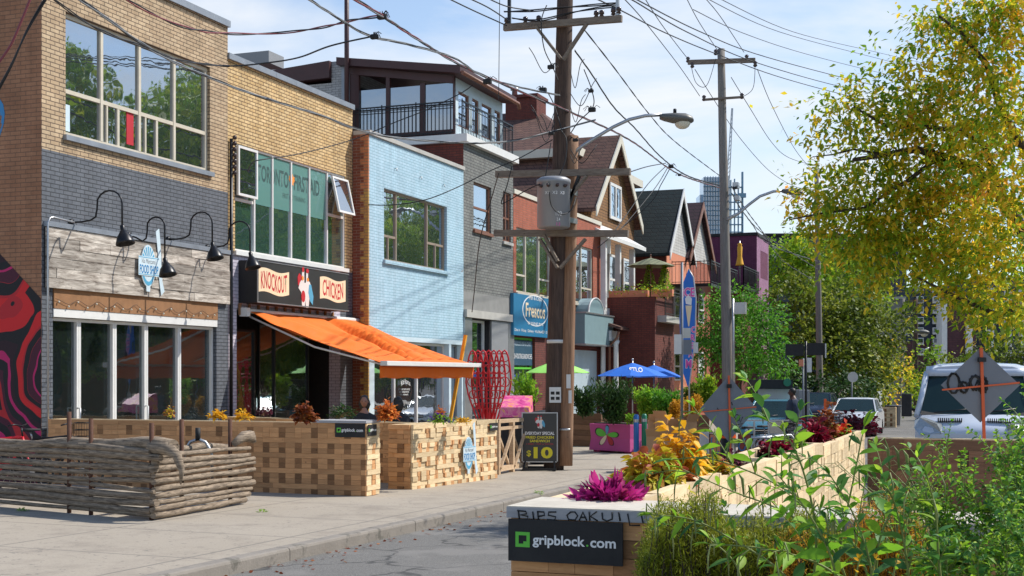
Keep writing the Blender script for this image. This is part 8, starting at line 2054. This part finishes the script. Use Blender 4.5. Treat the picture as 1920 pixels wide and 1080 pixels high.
clump('marigold_plant', 'yellow marigolds at the far end of the badge planter', 'plant', onplanter(868, 792, 21.8), .16, .12, .10, 160, .06, .04, M['lf_yellow'], gl, 9)
clump('coleus_plant', 'small orange coleus rising behind the pansies', 'plant', onplanter(826, 784, 21.0), .09, .09, .20, 110, .06, .05, M['lf_peach'], gl, 10)
# ---- plants on the roadside row
gr_ = 'plants in the roadside block planters'
def rowplant(px, Dd, lab, mat, rx, rz, n, L, Wd, seed, name='coleus_plant', up=.4, **k):
    # centre line of the planter row
    r_ = ray(px, 800); X = xr-.21; tD = X/r_.x; p = O+r_*tD; z = ZT-.012*(p.y-5.1)-.04
    return clump(name, lab, 'plant', (p.x, p.y, z), rx, rx*.9, rz, n, L, Wd, mat, gr_, seed, up, **k)
p = onD(1140, 938, 5.75); clump('magenta_plumed_plant', 'magenta plumed plant with pointed bracts on the near corner planter', 'plant', (p.x, p.y, ZT-.05), .155, .13, .135, 420, .085, .034, M['lf_magenta'], gr_, 31, .7, K=3, droop=.05)
clump('magenta_plumed_plant', 'small magenta tuft drooping over the inner edge of the corner planter', 'plant', (onD(1188, 940, 5.7).x, onD(1188, 940, 5.7).y, ZT-.03), .05, .05, .05, 60, .055, .02, M['lf_magenta'], gr_, 32, .2, K=3, droop=.6)
rowplant(1222, 0, 'mottled yellow and red coleus next to the magenta plant', M['lf_coleus'], .20, .22, 620, .085, .055, 33, K=3, up=.3, droop=.5)
rowplant(1300, 0, 'wide yellow green coleus in the middle of the coleus planter', M['lf_coleus'], .22, .17, 560, .09, .06, 34, K=3, up=.2, droop=.5)
q = rowplant(1268, 0, 'tall golden coleus rising above the yellow and red one', M['lf_gold'], .15, .40, 320, .10, .062, 35, K=3, up=-.1, droop=.6)
rowplant(1345, 0, 'small orange tipped coleus at the end of the coleus planter', M['lf_gold'], .09, .08, 120, .06, .04, 36, K=3)
rowplant(1372, 0, 'low dusty red plant by the traffic drum', M['lf_maroon'], .13, .12, 260, .05, .03, 37, name='red_bedding_plant')
rowplant(1456, 0, 'dark crimson coleus with trailing stems', M['lf_crimson'], .17, .15, 330, .07, .05, 38, K=3)
rowplant(1490, 0, 'lime green trailing plant beside the dark crimson coleus', M['lf_bright'], .16, .13, 200, .06, .03, 39, name='trailing_plant')
rowplant(1528, 0, 'bright crimson rosette of ruffled leaves', M['lf_crimson'], .15, .26, 380, .10, .045, 40, name='crimson_rosette_plant', K=3)
rowplant(1552, 0, 'tall rust and green coleus spike behind the crimson rosette', M['lf_rust'], .11, .48, 260, .08, .05, 41, K=3)
rowplant(1572, 0, 'scarlet flowers on bright green foliage', M['lf_bright'], .18, .20, 240, .07, .04, 42, name='scarlet_flower_plant', flowers=(M['lf_scarlet'], 10, .08))
rowplant(1597, 0, 'dark purple foliage near the end of the roadside row', M['lf_maroon'], .28, .28, 420, .09, .06, 43, name='dark_foliage_plant')
rowplant(1616, 0, 'maroon foliage at the very end of the roadside row', M['lf_crimson'], .26, .26, 300, .09, .06, 44, name='dark_foliage_plant')
# ---- foreground weeds
class LeafBag:
    def __init__(s): s.C = []; s.D = []; s.L = []; s.W = []
    def add(s, c, d, l, w): s.C.append(tuple(c)); s.D.append(tuple(d)); s.L.append(l); s.W.append(w)
    def build(s, name, t, mats, K, droop, seed, split=.0, fold=.12):
        r = np.random.default_rng(seed); mi = (r.random(len(s.C)) < split).astype(int)
        return leafmesh(name, t, mats, np.array(s.C), np.array(s.D), np.array(s.L), np.array(s.W), K, droop, fold, mi=mi, seed=seed)
def weed(name, label, stems, leafL, leafW, gap, mats, split, seed, spikes=0, r0=.0045, K=5, side=0, droop=.35, cat='weed', bare=.12):
    """stems: lists of (px,py,D) control points from the base up"""
    t = thing(name, label, cat, onD(*stems[0][0]), 'wild plants in the foreground'); rg = random.Random(seed); B = LeafBag(); Sp = LeafBag(); m = MB()
    def grow(P, L0, gap, rad, lvl):
        n = len(P); pts = []
        for i in range(n-1):
            p0, p1, p2, p3 = P[max(0, i-1)], P[i], P[i+1], P[min(n-1, i+2)]
            for j in range(8): u = j/8; pts.append(.5*((2*p1)+(p2-p0)*u+(2*p0-5*p1+4*p2-p3)*u*u+(3*p1-p0-3*p2+p3)*u**3))
        pts.append(P[-1]); m.tube(pts, [lerp(rad, rad*.35, i/(len(pts)-1)) for i in range(len(pts))], 5, False)
        tot = sum((pts[i+1]-pts[i]).length for i in range(len(pts)-1)); s_ = tot*bare; acc = 0; k = 0; ang = rg.uniform(0, 6)
        for i in range(len(pts)-1):
            sg = (pts[i+1]-pts[i]); l = sg.length; d = sg.normalized()
            while acc+l > s_:
                p = pts[i]+sg*((s_-acc)/l); f = s_/tot; ang += 2.4; a = d.orthogonal().normalized(); b = d.cross(a); o = a*math.cos(ang)+b*math.sin(ang)
                sz = L0*(1.05-.6*f)*rg.uniform(.7, 1.15); dd = (o*.9+d*.5+Vector((0, 0, .15))).normalized()
                B.add(p, dd, sz, sz*leafW/leafL*rg.uniform(.8, 1.1))
                if side and lvl == 0 and rg.random() < side and f > .2:
                    e = p+(o*.75+d*.8).normalized()*tot*rg.uniform(.12, .28)+Vector((0, 0, .02)); grow([p, p.lerp(e, .5)+Vector((0, 0, .01)), e], L0*.7, gap*.7, rad*.5, 1)
                if spikes and f > .45 and rg.random() < spikes:
                    e = p+o*.035+d*.03; q = e+o*.012+Vector((0, 0, -.03)); r2 = e+o*.014+Vector((0, 0, -.03-rg.uniform(.02, .05))); m.m = 1; m.tube([p, e, q, r2], [.0012, .0022, .0028, .0012], 5); m.m = 0
                s_ += gap*rg.uniform(.7, 1.3)*(1.1-.4*f)
            acc += l
        for q in range(3): B.add(pts[-1], (d+Vector((rg.uniform(-.6, .6), rg.uniform(-.6, .6), .2))), L0*.5, leafW*.4)
    for st in stems: grow([onD(*p) for p in st], leafL, gap, r0, 0)
    m.build('stems', [M['stem'], M['spike']], t); B.build('leaves', t, mats, K, droop, seed, split)
    return t
BR, DP_ = M['lf_bright'], M['lf_deep']
weed('smartweed', 'arching smartweed with broad lance shaped leaves leaning left over the pale planter wall', [[(1640, 1120, 3.9), (1600, 1020, 3.9), (1520, 950, 3.9), (1430, 895, 3.9), (1330, 860, 3.9), (1262, 862, 3.9)], [(1600, 1130, 3.9), (1560, 1030, 3.9), (1470, 960, 3.95), (1370, 920, 4.), (1280, 880, 4.)]], .13, .038, .030, [BR, DP_], .25, 51, .35, side=.15, droop=.3)
weed('smartweed', 'upright smartweed with large bright leaves in front of the crimson rosette', [[(1560, 1140, 3.7), (1580, 1000, 3.7), (1600, 900, 3.7), (1620, 800, 3.7)], [(1520, 1140, 3.7), (1530, 1000, 3.7), (1505, 880, 3.7), (1470, 810, 3.7), (1440, 790, 3.7)], [(1640, 1130, 3.8), (1650, 1010, 3.8), (1690, 930, 3.8), (1720, 860, 3.8)]], .15, .048, .032, [BR, DP_], .3, 52, .15, side=.15, droop=.3)
weed('smartweed', 'low smartweed with reddish stems crossing the dark needle bush', [[(1520, 1130, 3.9), (1450, 1060, 3.9), (1370, 1010, 3.9), (1300, 975, 3.9), (1225, 965, 3.9)], [(1620, 1120, 3.6), (1540, 1060, 3.6), (1440, 1030, 3.6), (1330, 1020, 3.7)], [(1400, 1140, 3.7), (1380, 1060, 3.7), (1330, 1010, 3.7)]], .11, .036, .032, [BR, DP_], .4, 53, .45, side=.1)
weed('smartweed', 'dense leafy smartweed at the bottom centre right', [[(1700+dx, 1140, 3.5), (1690+dx, 1050, 3.5), (1670+dx*1.2, 960, 3.5), (1640+dx*1.4, 890, 3.5)] for dx in (-130, -60, 10, 70)], .11, .036, .030, [BR, DP_], .5, 54, .1, side=.3)
rg = random.Random(77)
def fan(x0, x1, n, yt0, yt1, D0, lean):
    out = []
    for i in range(n):
        x = lerp(x0, x1, (i+.5)/n)+rg.uniform(-12, 12); yt = lerp(yt0, yt1, (i+.5)/n)+rg.uniform(-50, 45); D = D0+rg.uniform(-.35, .35); l = lean+rg.uniform(-30, 30)
        out.append([(x, 1150, D), (x+l*.1, 1040, D), (x+l*.45, (1040+yt)/2, D), (x+l, yt, D)])
    return out
weed('ragweed', 'tall feathery ragweed leaning left before the van bumper', fan(1800, 1900, 8, 960, 890, 4.2, -110), .050, .022, .013, [BR, DP_], .2, 61, .0, side=.7, K=3, r0=.0035, bare=.3)
weed('ragweed', 'tallest ragweed clump at the right edge reaching in front of the diamond board', fan(1880, 2000, 10, 930, 810, 4., -25), .052, .024, .012, [BR, DP_], .3, 62, .0, side=.7, K=3, r0=.004, bare=.2)
weed('ragweed', 'thick ragweed clump filling the bottom right corner', fan(1740, 1960, 12, 1050, 960, 3.6, -20), .056, .027, .011, [DP_, BR], .45, 63, .0, side=.7, K=3, r0=.0035, bare=.05)
weed('ragweed', 'fine ragweed sprays in front of the shaded brown planter', fan(1690, 1790, 6, 1000, 930, 4.3, -70), .048, .020, .015, [BR, DP_], .1, 64, .1, side=.6, K=3, r0=.003, bare=.35)
def needles(name, label, px0, px1, py0, py1, D, mat, n, L, seed, cat='shrub'):
    r = np.random.default_rng(seed); t = thing(name, label, cat, onD((px0+px1)/2, py1, D)); k = D/FL; ns = max(10, n//110); C = []; Dd = []; m = MB()
    for i in range(ns):
        x = r.uniform(px0, px1); e = 1-.75*abs((x-(px0+px1)/2)/((px1-px0)/2))**4; y = lerp(py1, py0, e*(.2+.8*r.random()**.8))+12*math.sin(x*.07); dd = D+r.uniform(-.25, .25)
        b = onD(x+r.uniform(-20, 20), py1+30, dd); tip = onD(x, y, dd); m.tube([b, b.lerp(tip, .5), tip], [.003, .002, .001], 4, False); q = r.random(n//ns)**.6
        P = np.array(b)[None]*(1-q[:, None])+np.array(tip)[None]*q[:, None]+r.normal(0, .014, (len(q), 3)); C.append(P); Dd.append(r.normal(0, .8, P.shape)+np.array([0, 0, .55]))
    leafmesh('needles', t, mat, np.concatenate(C), np.concatenate(Dd), L, L*.16, 1, .05, seed=seed); m.build('stems', M['bark'], t); return t
needles('rosemary_bush', 'dark olive needle leaved bush in front of the nearest planter', 1205, 1400, 930, 1080, 4.75, M['lf_needle'], 34000, .026, 71)
needles('rosemary_bush', 'second olive needle leaved bush right of the first, below the cap', 1350, 1600, 960, 1080, 4.7, M['lf_needle'], 30000, .026, 72)
needles('orange_needle_bush', 'orange feathery bush glowing among the green weeds', 1590, 1740, 925, 1090, 4.6, M['lf_orange'], 20000, .022, 73)
needles('orange_needle_bush', 'smaller amber feathery bush behind the smartweed stems', 1450, 1560, 975, 1080, 4.65, M['lf_orange'], 9000, .022, 74)
weed('yellow_leaved_weed', 'yellow leaves at the bottom edge below the smartweed', [[(1600+dx, 1130, 3.4), (1605+dx, 1080, 3.4), (1612+dx, 1048, 3.4)] for dx in (0, 30, 70)], .05, .022, .02, [M['lf_gold'], BR], .2, 55)
# grass wisps
m = MB(); t = thing('dry_grass', 'thin arching dry grass stalks with hanging seed heads before the brown planter', 'grass tuft', onD(1700, 1000, 4.2)); rg2 = random.Random(5); B = LeafBag()
for i in range(26):
    x0 = rg2.uniform(1690, 1800); D = 4.3+rg2.uniform(-.2, .2); x1 = x0-rg2.uniform(40, 190); y1 = rg2.uniform(860, 960); pts = [onD(x0, 1060, D), onD(lerp(x0, x1, .35), lerp(1060, y1, .7), D), onD(lerp(x0, x1, .75), y1-8, D), onD(x1, y1+rg2.uniform(-5, 25), D)]; m.tube(pts, [.002, .0014, .001, .0006], 4, False)
for px, py in ((1665, 838), (1683, 840), (1700, 846), (1376, 880), (1392, 890)):
    pts = [onD(px-18, py+2, 4.1), onD(px-8, py-4, 4.1), onD(px, py+8, 4.1), onD(px+3, py+42, 4.1)]; m.tube(pts, [.001, .0015, .0055, .003], 6)
m.build('stalks', M['spike'], t)
# ---- leaf litter by the kerb
r = np.random.default_rng(8); n = 420; y = r.uniform(6, 40, n); x = KERB+.02+np.abs(r.normal(0, .22, n)); P = np.stack([x, y, np.array([rd(a, b)+.006 for a, b in zip(x, y)])], 1)
o = leafmesh('leaf_litter', None, M['lf_rust'], P, np.stack([r.normal(0, 1, n), r.normal(0, 1, n), np.abs(r.normal(0, .1, n))], 1), .05, .035, 1, 0); tag(o, 'dry fallen leaves gathered along the kerb', 'leaf litter', kind='stuff')
for i, (px, py) in enumerate(((42, 958), (492, 960), (1010, 925))):
    c = onG(px, py); clump('pavement_weed', ['tiny green weed growing in the crack below the log fence', 'tiny green weed in the pavement joint right of the logs', 'tiny green tuft at the far kerb edge'][i], 'weed', (c.x, c.y, c.z), .09, .07, .03, 60, .05, .012, M['lf_bright'], None, 90+i, stems=False)
